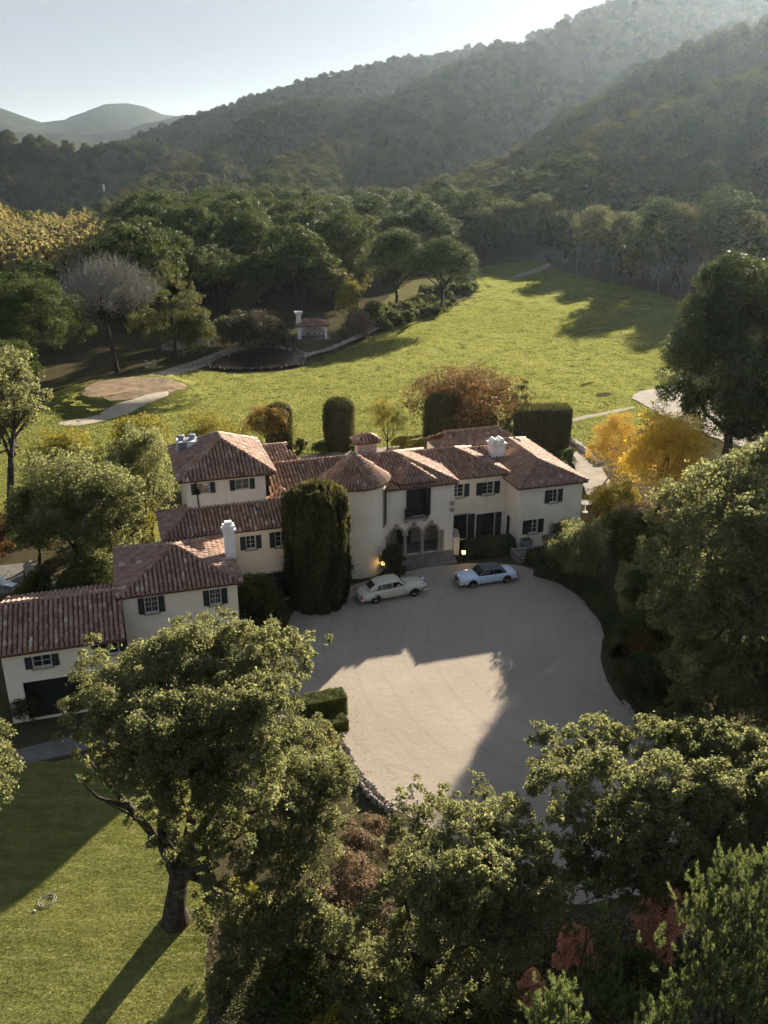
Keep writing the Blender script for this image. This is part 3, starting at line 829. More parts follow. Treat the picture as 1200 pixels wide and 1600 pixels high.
# arch spandrels, archivolts, columns, keystones
ARCH_C = [-3.06, -1.47, 0.12]; AR = 0.62; SPZ = 2.86
sp = B()
segs = 14
for c in ARCH_C:
    for yy, flip in ((0.0, False), (0.28, True)):
        for i in range(segs):
            a, b_ = math.pi * (1 - i / segs), math.pi * (1 - (i + 1) / segs)
            xa, xb = c + AR * math.cos(a), c + AR * math.cos(b_)
            q = [(xa, yy, SPZ + AR * math.sin(a)), (xb, yy, SPZ + AR * math.sin(b_)), (xb, yy, 3.72), (xa, yy, 3.72)]
            sp.add(q, [(3, 2, 1, 0) if flip else (0, 1, 2, 3)])
    for i in range(segs):
        a, b_ = math.pi * (1 - i / segs), math.pi * (1 - (i + 1) / segs)
        xa, xb = c + AR * math.cos(a), c + AR * math.cos(b_); za, zb = SPZ + AR * math.sin(a), SPZ + AR * math.sin(b_)
        sp.add([(xa, 0, za), (xb, 0, zb), (xb, 0.28, zb), (xa, 0.28, za)], [(3, 2, 1, 0)])
edges = [-3.88] + [x for c in ARCH_C for x in (c - AR, c + AR)] + [1.12]
for x0, x1 in [(edges[0], edges[1]), (edges[2], edges[3]), (edges[4], edges[5]), (edges[6], edges[7])]:
    if x1 - x0 > 0.01: sp.box(x0, x1, 0.0, 0.28, SPZ, 3.72)
sp.build("arcade_wall", M["stucco"], VILLA)
for c in ARCH_C:
    av = B(); r0, r1 = AR - 0.03, AR + 0.17
    for i in range(segs):
        a, b_ = math.pi * (1 - i / segs), math.pi * (1 - (i + 1) / segs)
        P = lambda r, t, y: (c + r * math.cos(t), y, SPZ + r * math.sin(t))
        av.add([P(r0, a, -0.07), P(r0, b_, -0.07), P(r1, b_, -0.07), P(r1, a, -0.07), P(r0, a, 0.1), P(r0, b_, 0.1), P(r1, b_, -0.002), P(r1, a, -0.002)],
               [(0, 1, 2, 3), (3, 2, 6, 7), (4, 5, 1, 0)])
    o = av.build("arch_surround", M["stone"], VILLA)
    B().hexa([(c - 0.13, -0.12, SPZ + 0.6), (c + 0.13, -0.12, SPZ + 0.6), (c + 0.13, -0.004, SPZ + 0.6), (c - 0.13, -0.004, SPZ + 0.6),
              (c - 0.19, -0.14, SPZ + 1.02), (c + 0.19, -0.14, SPZ + 1.02), (c + 0.19, -0.004, SPZ + 1.02), (c - 0.19, -0.004, SPZ + 1.02)]).build("keystone", M["stone"], o)
for c in (-3.86, -2.265, -0.675, 0.92):
    cb = B()
    cb.box(c - 0.22, c + 0.22, -0.16, 0.28, FZ - 0.05, FZ + 0.16)
    cb.lathe([(0.2, FZ + 0.16), (0.21, FZ + 0.24), (0.165, FZ + 0.32), (0.17, FZ + 1.0), (0.145, SPZ - 0.32), (0.17, SPZ - 0.29), (0.15, SPZ - 0.26), (0.23, SPZ - 0.1)], (c, 0.06, 0), 14)
    cb.box(c - 0.25, c + 0.25, -0.19, 0.3, SPZ - 0.1, SPZ + 0.03)
    cb.build("column", M["stone"], VILLA, smooth=False)
B().box(1.12, 1.33, -0.08, 0.2, FZ, SPZ).build("pilaster", M["stone"], VILLA)
# steps
for i in range(4):
    z1 = FZ - 0.205 * i - 0.003
    B().box(-4.1 + 0.02 * i, 2.15 + 0.0 * i, -0.42 - 0.27 * i, -0.14 if i == 0 else -0.42 - 0.27 * (i - 1) - 0.001, 0.0, z1).build("step", M["step"], VILLA)
B().box(-4.3, 1.9, -0.139, 0.018, 0.0, FZ - 0.006).build("landing", M["step"], VILLA)
# balcony door and railing
f = window(Wf, 2.33, 4.12, 4.45, 6.95, 4, 4, sh=(0, 0), sill=False, pale=False)
f["label"] = "tall balcony door above the middle arch"
for (x0, x1) in ((2.30, 2.72), (4.02, 4.5)):
    s = B().obox(*Wf, x0, x1, 0.03, 0.09, 4.45, 6.95)
    for j in range(16):
        s.obox(*Wf, x0 + 0.06, x1 - 0.06, 0.09, 0.105, 4.6 + j * 0.145, 4.68 + j * 0.145)
    s.build("shutter", M["shutter"], f)
bal = B().box(-2.42, -0.28, -0.55, -0.003, 4.28, 4.42)
for x in (-2.2, -0.5): bal.hexa([(x - 0.1, -0.2, 4.0), (x + 0.1, -0.2, 4.0), (x + 0.1, -0.004, 3.9), (x - 0.1, -0.004, 3.9), (x - 0.1, -0.48, 4.279), (x + 0.1, -0.48, 4.279), (x + 0.1, -0.004, 4.279), (x - 0.1, -0.004, 4.279)])
bo = bal.build("balcony", M["stone"], VILLA)
rl = B()
for x in np.arange(-2.36, -0.3, 0.115): rl.box(x - 0.012, x + 0.012, -0.52, -0.496, 4.42, 5.28)
for y in np.arange(-0.5, -0.02, 0.12):
    for x in (-2.38, -0.32): rl.box(x - 0.012, x + 0.012, y, y + 0.024, 4.42, 5.28)
rl.box(-2.4, -0.3, -0.53, -0.49, 5.28, 5.32).box(-2.4, -2.36, -0.49, -0.02, 5.28, 5.32).box(-0.34, -0.3, -0.49, -0.02, 5.28, 5.32)
rl.build("railing", M["iron"], bo)
B().box(-2.35, -0.35, -0.1, -0.003, 7.0, 7.1).build("lintel", M["stone"], VILLA)
# wall ornaments by the right corner
for z in (4.55, 5.15): B().hexa([(1.86, -0.22, z), (2.14, -0.22, z), (2.14, -0.003, z), (1.86, -0.003, z), (1.82, -0.3, z + 0.3), (2.18, -0.3, z + 0.3), (2.18, -0.003, z + 0.3), (1.82, -0.003, z + 0.3)]).build("corbel", M["stone"], VILLA)
B().box(2.205, 2.75, -0.2, 0.3, 0.3, 2.05).build("buttress", M["stucco"], VILLA)
B().hexa([(2.22, -0.25, 2.06), (2.8, -0.25, 2.06), (2.8, 0.35, 2.06), (2.22, 0.35, 2.06), (2.3, -0.15, 2.7), (2.6, -0.15, 2.7), (2.6, 0.25, 2.7), (2.3, 0.25, 2.7)]).build("stone_finial", M["stone"], VILLA)

# round tower
TC, TR = (-6.45, 0.95), 2.6
def tower_pt(a, r, z): return (TC[0] + r * math.cos(a), TC[1] + r * math.sin(a), z)
tb = B(); n = 48
slits = [(math.radians(-33), 4.2, 7.5), (math.radians(-138), 2.6, 5.6), (math.radians(-76), 5.4, 5.4)]
rows = [0, 2.6, 4.2, 5.6, 7.5, 8.25]
for j in range(len(rows) - 1):
    for i in range(n):
        a0, a1 = 2 * math.pi * i / n, 2 * math.pi * (i + 1) / n
        tb.add([tower_pt(a0, TR, rows[j]), tower_pt(a1, TR, rows[j]), tower_pt(a1, TR, rows[j + 1]), tower_pt(a0, TR, rows[j + 1])], [(0, 1, 2, 3)])
tb.build("tower_wall", M["stucco"], VILLA, smooth=True)
for a, z0, z1 in slits[:2]:
    d = np.array([-math.sin(a), math.cos(a)]); nn = np.array([math.cos(a), math.sin(a)])
    oo = np.array(TC) + nn * (TR + 0.02) - d * 0.35
    fr = B()
    for x0, x1, q0, q1 in ((-0.1, 0.8, z0 - 0.1, z0), (-0.1, 0.8, z1, z1 + 0.1), (-0.1, 0, z0, z1), (0.7, 0.8, z0, z1)):
        fr.obox(oo, d, nn, x0, x1, -0.12, 0.05, q0, q1)
    f = fr.build("window", M["stone"], VILLA); f["label"] = "tall slit window in the round tower"
    B().obox(oo, d, nn, 0, 0.7, -0.1, 0.005, z0, z1).build("pane", M["glass"], f)
    bars = B()
    for z in np.arange(z0 + 0.4, z1, 0.45): bars.obox(oo, d, nn, 0, 0.7, 0.006, 0.03, z - 0.02, z + 0.02)
    bars.obox(oo, d, nn, 0.33, 0.37, 0.006, 0.032, z0, z1).build("muntin", M["darkframe"], f)
cone = Roof(); ER, EZ, AZ = 2.9, 8.12, 10.35
nc = 40
for i in range(nc):
    a0, a1 = 2 * math.pi * i / nc, 2 * math.pi * (i + 1) / nc
    cone.deck.add([tower_pt(a0, ER, EZ), tower_pt(a1, ER, EZ), (TC[0], TC[1], AZ), tower_pt(a0, ER, EZ - 0.1), tower_pt(a1, ER, EZ - 0.1), (TC[0], TC[1], EZ - 0.1)], [(0, 1, 2), (4, 3, 5), (3, 4, 1, 0)])
SL = math.hypot(ER, AZ - EZ); nr = int(SL / 0.34)
rowsP = []
for j in range(nr):
    r = ER * (1 - j * 0.34 / SL) + 0.03
    cnt = 60 if r > 1.6 else (32 if r > 0.75 else 16)
    ang = (np.arange(cnt) + 0.5) / cnt * 2 * math.pi + RNG.normal(0, 0.002, cnt)
    ca, sa = np.cos(ang), np.sin(ang)
    Pz_ = AZ - (AZ - EZ) * r / ER
    P0 = np.stack([TC[0] + r * ca, TC[1] + r * sa, np.full(cnt, Pz_)], 1)
    S = np.stack([-ca * ER, -sa * ER, np.full(cnt, AZ - EZ)], 1) / SL
    E = np.stack([-sa, ca, np.zeros(cnt)], 1); N = np.cross(E, S)
    cone.put(P0, E, S, N, np.full(cnt, 2 * math.pi * r / cnt) * 0.98, np.full(cnt, 0.4), RNG.uniform(0.02, 0.05, cnt))
r_ = cone.build(label="conical tiled roof of the round tower", name="tower_roof")
B().lathe([(0.16, AZ - 0.08), (0.12, AZ + 0.06), (0.03, AZ + 0.16)], (TC[0], TC[1], 0), 10).build("finial", M["tile"], r_)

# main roof over the entrance range: ridge at v=4.4
RF = Roof()
e0, e1, ry, rz = -14.0, 2.5, 4.45, 8.82
RF.face([(e0, -0.32, 7.2), (e1, -0.32, 7.2), (-1.95, ry, rz), (e0 + 1.2, ry, rz)])
RF.face([(e1, -0.32, 7.2), (e1, 9.2, 7.2), (-1.95, ry, rz)])
RF.face([(e1, 9.2, 7.2), (e0, 9.2, 7.2), (e0 + 1.2, ry, rz), (-1.95, ry, rz)])
RF.ridge((e0 + 1.2, ry, rz), (-1.95, ry, rz)).ridge((e1, -0.32, 7.2), (-1.95, ry, rz)).ridge((e1, 9.2, 7.2), (-1.95, ry, rz))
# small hipped roof over the balcony door
RF.face([(-2.95, -0.38, 7.62), (0.35, -0.38, 7.62), (-1.3, 1.9, 8.5)])
RF.face([(0.35, -0.38, 7.62), (0.35, 1.3, 7.62), (-1.3, 3.4, 8.5), (-1.3, 1.9, 8.5)])
RF.face([(-2.95, 1.3, 7.62), (-2.95, -0.38, 7.62), (-1.3, 1.9, 8.5), (-1.3, 3.4, 8.5)])
RF.ridge((-2.95, -0.38, 7.62), (-1.3, 1.9, 8.5)).ridge((0.35, -0.38, 7.62), (-1.3, 1.9, 8.5)).ridge((-1.3, 1.9, 8.5), (-1.3, 3.4, 8.5))
r_ = RF.build(label="long tiled main roof behind the tower")
B().box(-2.75, 0.15, -0.0, 0.28, 7.15, 7.6).build("wall", M["stucco"], VILLA)
sk = B().hexa([(-8.6, 2.0, 8.05), (-7.6, 2.0, 8.05), (-7.6, 2.9, 8.36), (-8.6, 2.9, 8.36), (-8.6, 2.0, 8.2), (-7.6, 2.0, 8.2), (-7.6, 2.9, 8.51), (-8.6, 2.9, 8.51)]).build("skylight", M["zinc"], VILLA)
for x0, x1 in ((-8.53, -8.12), (-8.08, -7.67)):
    B().hexa([(x0, 2.08, 8.2), (x1, 2.08, 8.2), (x1, 2.82, 8.46), (x0, 2.82, 8.46), (x0, 2.08, 8.24), (x1, 2.08, 8.24), (x1, 2.82, 8.5), (x0, 2.82, 8.5)]).build("pane", M["glass"], sk)
wall((-14, 0.0), (-9.0, 0.0), 0, 7.15, top=False)
wall((2.2, 3.2), (2.2, 9.0), 0, 7.15, top=False); wall((2.2, 9.0), (-13.5, 9.0), 0, 7.15, [(3, 4.2, 4.6, 5.9), (8, 9.2, 4.6, 5.9)], top=False)

# --- recessed range with French doors ------------------------------------------------------------------
GV = 2.9
ops = [(0.9, 2.05, 4.55, 5.78), (3.85, 5.0, 4.5, 5.72), (0.95, 2.5, 0.32, 2.75), (4.05, 5.25, 0.3, 2.62)]
Wg = wall((2.22, GV), (8.45, GV), 0, 6.5, ops, top=False)
window(Wg, *ops[0], 2, 3, shw=0.5)
window(Wg, *ops[1], 2, 3, shw=0.55)
window(Wg, *ops[2], 4, 4, sh=(0, 1), shw=0.7, sill=False, pale=False, lintel=True)
window(Wg, *ops[3], 4, 4, shw=0.62, sill=False, pale=False)
RG = Roof()
gx0, gx1, gy0, gy1, gz, gzr = 0.2, 8.62, 2.55, 10.6, 6.42, 7.92
RG.face([(gx0, gy0, gz), (gx1, gy0, gz), (4.7, 6.58, gzr), (gx0, 6.58, gzr)])
RG.face([(gx1, gy0, gz), (gx1, gy1, gz), (4.7, 6.58, gzr)])
RG.face([(gx1, gy1, gz), (gx0, gy1, gz), (gx0, 6.58, gzr), (4.7, 6.58, gzr)])
RG.ridge((gx0 - 2.0, 6.58, gzr), (4.7, 6.58, gzr)).ridge((gx1, gy0, gz), (4.7, 6.58, gzr)).ridge((gx1, gy1, gz), (4.7, 6.58, gzr))
RG.build(label="tiled roof over the recessed range with French doors")
# link and rear roofs between that range and the right wing
RL = Roof()
RL.face([(6.0, 5.0, 6.25), (11.0, 5.0, 6.25), (11.0, 8.1, 7.15), (6.0, 8.1, 7.15)])
RL.face([(11.0, 11.2, 6.25), (6.0, 11.2, 6.25), (6.0, 8.1, 7.15), (11.0, 8.1, 7.15)])
RL.ridge((6.0, 8.1, 7.15), (11.0, 8.1, 7.15))
RL.face([(4.5, 9.6, 6.9), (13.0, 9.6, 6.9), (11.7, 12.2, 7.7), (5.8, 12.2, 7.7)])
RL.face([(13.0, 14.8, 6.3), (4.5, 14.8, 6.3), (5.8, 12.2, 7.7), (11.7, 12.2, 7.7)])
RL.ridge((5.8, 12.2, 7.7), (11.7, 12.2, 7.7))
RL.build(label="small link roofs behind the white chimney")
wall((13.0, 14.4), (4.8, 14.4), 0, 6.25, top=False); wall((4.8, 14.4), (4.8, 9.0), 0, 6.25, top=False)

# --- right wing -----------------------------------------------------------------------------------------
ops = [(2.95, 3.75, 4.2, 5.45), (1.05, 1.95, 1.4, 2.75)]
Wh = wall((8.47, 0.0), (14.72, 0.0), 0, 6.02, ops, top=False)
window(Wh, *ops[0], 2, 3, shw=0.45)
window(Wh, *ops[1], 2, 3, shw=0.55)
Whl = wall((8.47, GV), (8.47, 0.0), 0, 6.02, [(0.35, 1.15, 0.35, 2.5)], top=False)
f = window(Whl, 0.35, 1.15, 0.35, 2.5, 2, 4, sh=(0, 0), sill=False, pale=False)
f["label"] = "narrow dark door in the side of the right wing"
wall((14.72, 0.0), (14.72, 12.6), 0, 6.02, [(2.5, 3.6, 4.2, 5.4), (7.5, 8.6, 4.2, 5.4), (7.3, 8.9, 0.35, 2.5)], top=False)
wall((14.72, 12.6), (8.5, 12.6), 0, 6.02, top=False)
RH = Roof().hip(8.1, 15.05, -0.35, 13.0, 5.98, 7.25)
RH.build(label="hipped tile roof of the right wing")
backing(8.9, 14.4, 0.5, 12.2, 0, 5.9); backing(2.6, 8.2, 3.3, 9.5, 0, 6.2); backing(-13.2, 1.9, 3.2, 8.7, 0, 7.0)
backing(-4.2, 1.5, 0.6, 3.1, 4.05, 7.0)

# --- left ranges -------------------------------------------------------------------------------------------
CV = -3.5
ops = [(6.0, 6.75, 4.85, 5.98), (8.3, 9.25, 4.75, 6.05), (8.0, 9.35, 0.12, 2.55)]
Wc = wall((-22.5, CV), (-9.2, CV), 0, 6.55, ops, top=False)
window(Wc, *ops[0], 2, 3, shw=0.42)
window(Wc, *ops[1], 2, 3, shw=0.42)
window(Wc, *ops[2], 4, 4, shw=0.6, sill=False, pale=False, lintel=True)
wall((-22.5, 1.6), (-22.5, CV), 0, 6.55, [(1.5, 2.5, 4.8, 5.9)], top=False)
wall((-9.2, CV), (-9.2, 0.0), 0, 6.55, top=False)
RC = Roof()
RC.face([(-22.78, -3.82, 6.55), (-8.9, -3.82, 6.55), (-10.2, -0.82, 7.66), (-20.45, -0.82, 7.66)])
RC.face([(-22.78, 1.9, 6.55), (-22.78, -3.82, 6.55), (-20.45, -0.82, 7.66)])
RC.face([(-20.45, 1.9, 6.9), (-22.78, 1.9, 6.55), (-20.45, -0.82, 7.66)])
RC.face([(-8.9, -3.82, 6.55), (-8.9, 0.6, 7.0), (-10.2, -0.82, 7.66)])
RC.face([(-10.2, 0.9, 7.2), (-14.2, 0.9, 7.2), (-14.2, -0.82, 7.66), (-10.2, -0.82, 7.66)])
RC.ridge((-22.78, -3.82, 6.55), (-20.45, -0.82, 7.66)).ridge((-14.25, -0.82, 7.66), (-10.2, -0.82, 7.66)).ridge((-8.9, -3.82, 6.55), (-10.2, -0.82, 7.66)).ridge((-22.78, 1.9, 6.55), (-20.45, -0.82, 7.66))
# little gablet where this roof meets the main one
RC.face([(-14.25, -0.4, 7.5), (-12.3, -1.2, 7.5), (-12.9, 0.6, 8.1)]); RC.face([(-12.3, -1.2, 7.5), (-11.8, 0.8, 7.5), (-12.9, 0.6, 8.1)])
RC.ridge((-12.3, -1.2, 7.5), (-12.9, 0.6, 8.1))
RC.build(label="tiled roof of the middle left range")
backing(-22.1, -9.6, -3.1, 0.4, 0, 6.4)
# square upper tower block
DV = -0.8
ops = [(0.75, 1.75, 8.85, 9.75), (3.75, 4.85, 8.85, 9.75)]
Wd = wall((-20.45, DV), (-14.3, DV), 0, 10.1, ops, top=False)
window(Wd, *ops[0], 2, 2, shw=0.4, sill=False); window(Wd, *ops[1], 2, 2, shw=0.4, sill=False)
wall((-14.3, DV), (-14.3, 7.2), 0, 10.1, [(2.5, 3.5, 8.7, 9.7)], top=False); wall((-20.45, 7.2), (-20.45, DV), 0, 10.1, [(2, 3, 8.7, 9.7)], top=False); wall((-14.3, 7.2), (-20.45, 7.2), 0, 10.1, top=False)
RD = Roof().hip(-21.1, -13.55, -1.3, 7.7, 10.12, 12.15)
RD.build(label="steep hipped tile roof of the square upper block")
backing(-20.0, -14.7, -0.3, 6.8, 0, 9.9)
dp = B().tube([(-19.75, DV - 0.06, 10.0), (-19.7, DV - 0.06, 9.2), (-19.65, DV - 0.06, 7.8)], 0.05, 6).box(-19.85, -19.5, DV - 0.2, DV - 0.01, 8.9, 9.15)
dp.build("drainpipe", M["iron"], VILLA)
# small rear roof right of that block
RR_ = Roof(); RR_.face([(-13.4, 7.5, 7.6), (-9.5, 7.5, 7.6), (-10.6, 11.2, 8.3), (-13.4, 11.2, 8.3)]); RR_.ridge((-13.4, 11.2, 8.3), (-10.6, 11.2, 8.3))
RR_.face([(-9.5, 14.8, 7.2), (-13.4, 14.8, 7.2), (-13.4, 11.2, 8.3), (-10.6, 11.2, 8.3)])
RR_.build(label="small tiled roof behind the main ridge")
wall((-9.8, 8.8), (-9.8, 14.4), 0, 7.2, top=False); wall((-9.8, 14.4), (-13.3, 14.4), 0, 7.2, top=False); wall((-13.3, 14.4), (-13.3, 8.8), 0, 7.2, top=False)

# two-storey left wing
BV = -12.0
ops = [(1.42, 2.28, 4.95, 6.15), (5.72, 6.48, 4.9, 6.08)]
Wb = wall((-26.02, BV), (-18.4, BV), 0, 6.5, ops, top=False)
window(Wb, *ops[0], 4, 3, shw=0.4); window(Wb, *ops[1], 4, 3, shw=0.4)
wall((-18.4, BV), (-18.4, CV), 0, 6.5, [(2, 3, 4.8, 5.9)], top=False); wall((-26.02, -4.3), (-26.02, BV), 0, 6.5, top=False); wall((-22.5, -4.3), (-26.02, -4.3), 0, 6.5, top=False)
RB = Roof().hip(-26.32, -18.05, -12.32, -4.05, 6.45, 7.95)
RB.build(label="hipped tile roof of the two storey left wing")
backing(-25.6, -18.8, -11.6, -4.7, 0, 6.3)
# low garage wing
AV = -15.0
ops = [(1.75, 2.85, 3.78, 4.62), (5.75, 6.95, 3.95, 4.8), (0.95, 5.2, 0.02, 2.85)]
Wa = wall((-33.45, AV), (-26.05, AV), 0, 5.12, ops, top=False)
window(Wa, *ops[0], 2, 2, shw=0.42, pale=True); window(Wa, *ops[1], 2, 2, shw=0.42, pale=True)
# garage: dark bay with plank doors set back inside
gd = None
for i in range(14):
    x = 1.0 + i * 0.3
    p = B().obox(*Wa, x, x + 0.285, -0.9, -0.84, 0.03, 2.6)
    if gd is None: gd = B().obox(*Wa, 0.95, 5.2, -1.0, -0.92, 0.02, 2.85).build("garage_door", M["dark"], VILLA)
    p.build("plank", M["shutter"], gd)
wall((-33.45, -7.6), (-33.45, AV), 0, 5.12, top=False); wall((-26.05, -7.6), (-33.45, -7.6), 0, 5.12, top=False)
gb = B(); gb.add([(-33.45, AV, 5.12), (-33.45, -7.6, 5.12), (-33.45, -11.3, 6.45)], [(0, 2, 1)]); gb.build("gable", M["stucco"], VILLA)
RA = Roof()
RA.face([(-33.65, -15.35, 5.1), (-26.04, -15.35, 5.1), (-26.04, -11.3, 6.56), (-33.65, -11.3, 6.56)])
RA.face([(-26.04, -7.3, 5.1), (-33.65, -7.3, 5.1), (-33.65, -11.3, 6.56), (-26.04, -11.3, 6.56)])
RA.ridge((-33.65, -11.3, 6.56), (-26.04, -11.3, 6.56)).ridge((-33.6, -15.3, 5.1), (-33.6, -11.3, 6.56), 0.26)
RA.build(label="lichen spotted tile roof of the low garage wing")
backing(-33.1, -26.3, -13.9, -8.0, 0, 4.9)

# --- chimneys ------------------------------------------------------------------------------------------------
def chimney(u, v, z0, z1, w, d, mat, label, cap=0.08):
    b = B()
    b.box(u - w / 2, u + w / 2, v - d / 2, v + d / 2, z0, z1)
    o = b.build("chimney", mat, VILLA); o["label"] = label
    return o
c = chimney(-4.2, 5.5, 7.8, 9.8, 1.75, 1.0, M["brick"], "broad pale brick chimney with a tiled cap")
cr = Roof().hip(-5.35, -3.05, 4.75, 6.25, 9.85, 10.35)
d_ = cr.deck.build("chimney_cap", M["deck"], c)
t_ = link_mesh("cap_tiles", np_mesh("cap_tiles", np.concatenate(cr.V), np.concatenate(cr.Q), np.concatenate(cr.T)), M["tile"], d_); t_["kind"] = "stuff"
br = B()
for j in range(22):
    z = 7.85 + j * 0.088
    for i in range(8):
        x = -5.07 + i * 0.22 + (0.11 if j % 2 else 0)
        if x + 0.2 < -3.31: br.box(x, x + 0.2, 4.985, 5.0 - 0.002, z, z + 0.076)
o = br.build("brick_face", M["brick"], c); o["kind"] = "stuff"

c = chimney(9.1, 6.9, 5.9, 7.7, 1.3, 1.05, M["white"], "tall white chimney with two arched pots")
B().hexa([(8.45, 6.37, 7.701), (9.75, 6.37, 7.701), (9.75, 7.43, 7.701), (8.45, 7.43, 7.701), (8.28, 6.2, 8.1), (9.92, 6.2, 8.1), (9.92, 7.6, 8.1), (8.28, 7.6, 8.1)]).build("chimney_cap", M["white"], c)
for x in (8.75, 9.45):
    p = B(); r = 0.26
    for i in range(8):
        a, b_ = math.pi * i / 8, math.pi * (i + 1) / 8
        for yy, fl in ((6.4, 1), (7.4, 0)): pass
        P = lambda rr, t, y: (x + rr * math.cos(t), y, 8.25 + rr * math.sin(t))
        p.add([P(r, a, 6.4), P(r, b_, 6.4), P(r, b_, 7.4), P(r, a, 7.4), P(r * .7, a, 6.4), P(r * .7, b_, 6.4), P(r * .7, b_, 7.4), P(r * .7, a, 7.4)], [(0, 1, 2, 3), (7, 6, 5, 4), (0, 4, 5, 1), (2, 6, 7, 3)])
    p.box(x - r, x - r * .7, 6.4, 7.4, 8.102, 8.25).box(x + r * .7, x + r, 6.4, 7.4, 8.102, 8.25)
    p.build("chimney_pot", M["white"], c)

c = chimney(-18.3, -8.3, 6.4, 9.0, 0.72, 0.62, M["white"], "slim white chimney on the left wing roof")
B().box(-18.78, -17.82, -8.72, -7.88, 8.75, 8.9).box(-18.72, -17.88, -8.66, -7.94, 9.001, 9.15).build("chimney_cap", M["white"], c)
B().box(-18.55, -18.05, -8.5, -8.1, 9.151, 9.42).build("chimney_pot", M["white"], c)

c = chimney(-19.7, 5.0, 9.6, 11.55, 1.7, 1.3, M["white"], "white chimney streaked with soot behind the square block")
B().box(-20.56, -19.8, 4.34, 4.348, 10.0, 11.5).build("soot_stain", M["soot"], c)
for x in (-20.2, -19.3):
    B().lathe([(0.24, 11.55), (0.24, 11.8), (0.32, 11.82), (0.32, 11.95), (0.2, 12.0)], (x, 5.0, 0), 12).build("chimney_cowl", M["zinc"], c)
B().box(-20.0, -19.5, 4.6, 5.4, 11.552, 11.6).build("chimney_cap", M["zinc"], c)

# --- stair, planter and lanterns by the front -----------------------------------------------------------------
ST = empty("garden_stair", (HO[0], HO[1], 0), HA)
tag(ST, "short stone garden stair beside the right wing, behind the pale blue car", "stair")
for i in range(5):
    B().box(7.6, 9.0, -2.9 + 0.36 * i, -2.9 + 0.36 * (i + 1) - 0.002, 0.0, 0.13 * (i + 1)).build("step", M["step"], ST)
for x in (7.35, 9.02): B().box(x, x + 0.22, -2.8, -1.0, 0.0, 0.75).build("cheek_wall", M["step"], ST)
PL = empty("planter", hw(9.15, -0.55, 0), HA)
tag(PL, "square grey planter box at the head of the garden stair", "planter")
B().box(-0.4, 0.4, -0.4, 0.4, 0.0, 1.0).box(-0.46, 0.46, -0.46, 0.46, 1.0, 1.1).build("box", M["zinc"], PL)
B().box(-0.36, 0.36, -0.36, 0.36, 1.101, 1.13).build("soil", M["ground"], PL)

def lamp_mat():
    m, t, out = new_mat("lit_lantern")
    e = t.nodes.new("ShaderNodeEmission"); e.inputs["Color"].default_value = (1, 0.62, 0.22, 1); e.inputs["Strength"].default_value = 1.5
    t.links.new(e.outputs[0], out.inputs["Surface"]); return m
M["lamp"] = lamp_mat()
def lantern(u, v, z, label):
    L = empty("lantern", hw(u, v, z), HA); tag(L, label, "lantern")
    b = B(); s = 0.16
    for x in (-s, s):
        for y in (-s, s): b.box(x - 0.015, x + 0.015, y - 0.015, y + 0.015, 0.1, 0.52)
    b.box(-s - .03, s + .03, -s - .03, s + .03, 0.06, 0.1)
    b.hexa([(-.21, -.21, .52), (.21, -.21, .52), (.21, .21, .52), (-.21, .21, .52), (-.04, -.04, .68), (.04, -.04, .68), (.04, .04, .68), (-.04, .04, .68)])
    if z > 0.3: b.tube([(0, 0, 0.06), (0, 0, -z + 0.02)], 0.03, 6)
    b.build("lantern_frame", M["iron"], L)
    B().box(-0.12, 0.12, -0.12, 0.12, 0.11, 0.5).build("glass", M["lamp"], L)
    li = bpy.data.lights.new("lantern_light", 'POINT'); li.energy = 3; li.color = (1, 0.62, 0.28); li.shadow_soft_size = 0.12
    lo = bpy.data.objects.new("lantern_light", li); lo.location = (0, -0.3, 0.32); lo.parent = L; COL.objects.link(lo)
lantern(2.75, -1.25, 0.75, "lit iron lantern on a post right of the entrance steps")
lantern(-4.75, -1.55, 0.9, "lit iron lantern glowing against the foot of the round tower")

# ------------------------------------------------------------------ the two cars
M["cream_paint"] = simple("cream_car_paint", (0.58, 0.545, 0.41), 0.16, 0.05, 1, spec=0.6)
M["blue_paint"] = simple("pale_blue_car_paint", (0.56, 0.66, 0.74), 0.16, 0.05, 1, spec=0.6)
M["vinyl"] = simple("grey_vinyl_roof", (0.12, 0.12, 0.118), 0.75, 0.15, 4)
M["chrome"] = simple("chrome", (0.55, 0.55, 0.54), 0.18, 0.08, 3, metal=1.0)
M["tyre"] = simple("tyre_rubber", (0.02, 0.02, 0.02), 0.85, 0.2, 4)
M["carglass"] = simple("car_glass", (0.012, 0.013, 0.013), 0.08, 0.2, 2, spec=0.6)
M["headlamp"] = simple("headlamp_glass", (0.6, 0.6, 0.58), 0.15, 0.05, 2, spec=0.6)
M["redlamp"] = simple("red_lamp_glass", (0.35, 0.02, 0.015), 0.2, 0.05, 2, spec=0.6)

def loft(b, xs, secs):
    """secs: list of half sections [(y,z)...] from the bottom edge up to the centre line"""
    m = len(secs[0]); ring = []
    for x, s in zip(xs, secs):
        ring.append([(x, -y, z) for y, z in s] + [(x, y, z) for y, z in reversed(s)])
    k = len(ring[0]); vs = [p for r in ring for p in r]; fs = []
    for i in range(len(xs) - 1):
        for j in range(k - 1):
            fs.append((i * k + j, i * k + j + 1, (i + 1) * k + j + 1, (i + 1) * k + j))
        fs.append((i * k + k - 1, i * k, (i + 1) * k, (i + 1) * k + k - 1))
    fs.append(tuple(range(k - 1, -1, -1))); fs.append(tuple((len(xs) - 1) * k + j for j in range(k)))
    b.add(vs, [f[::-1] for f in fs])

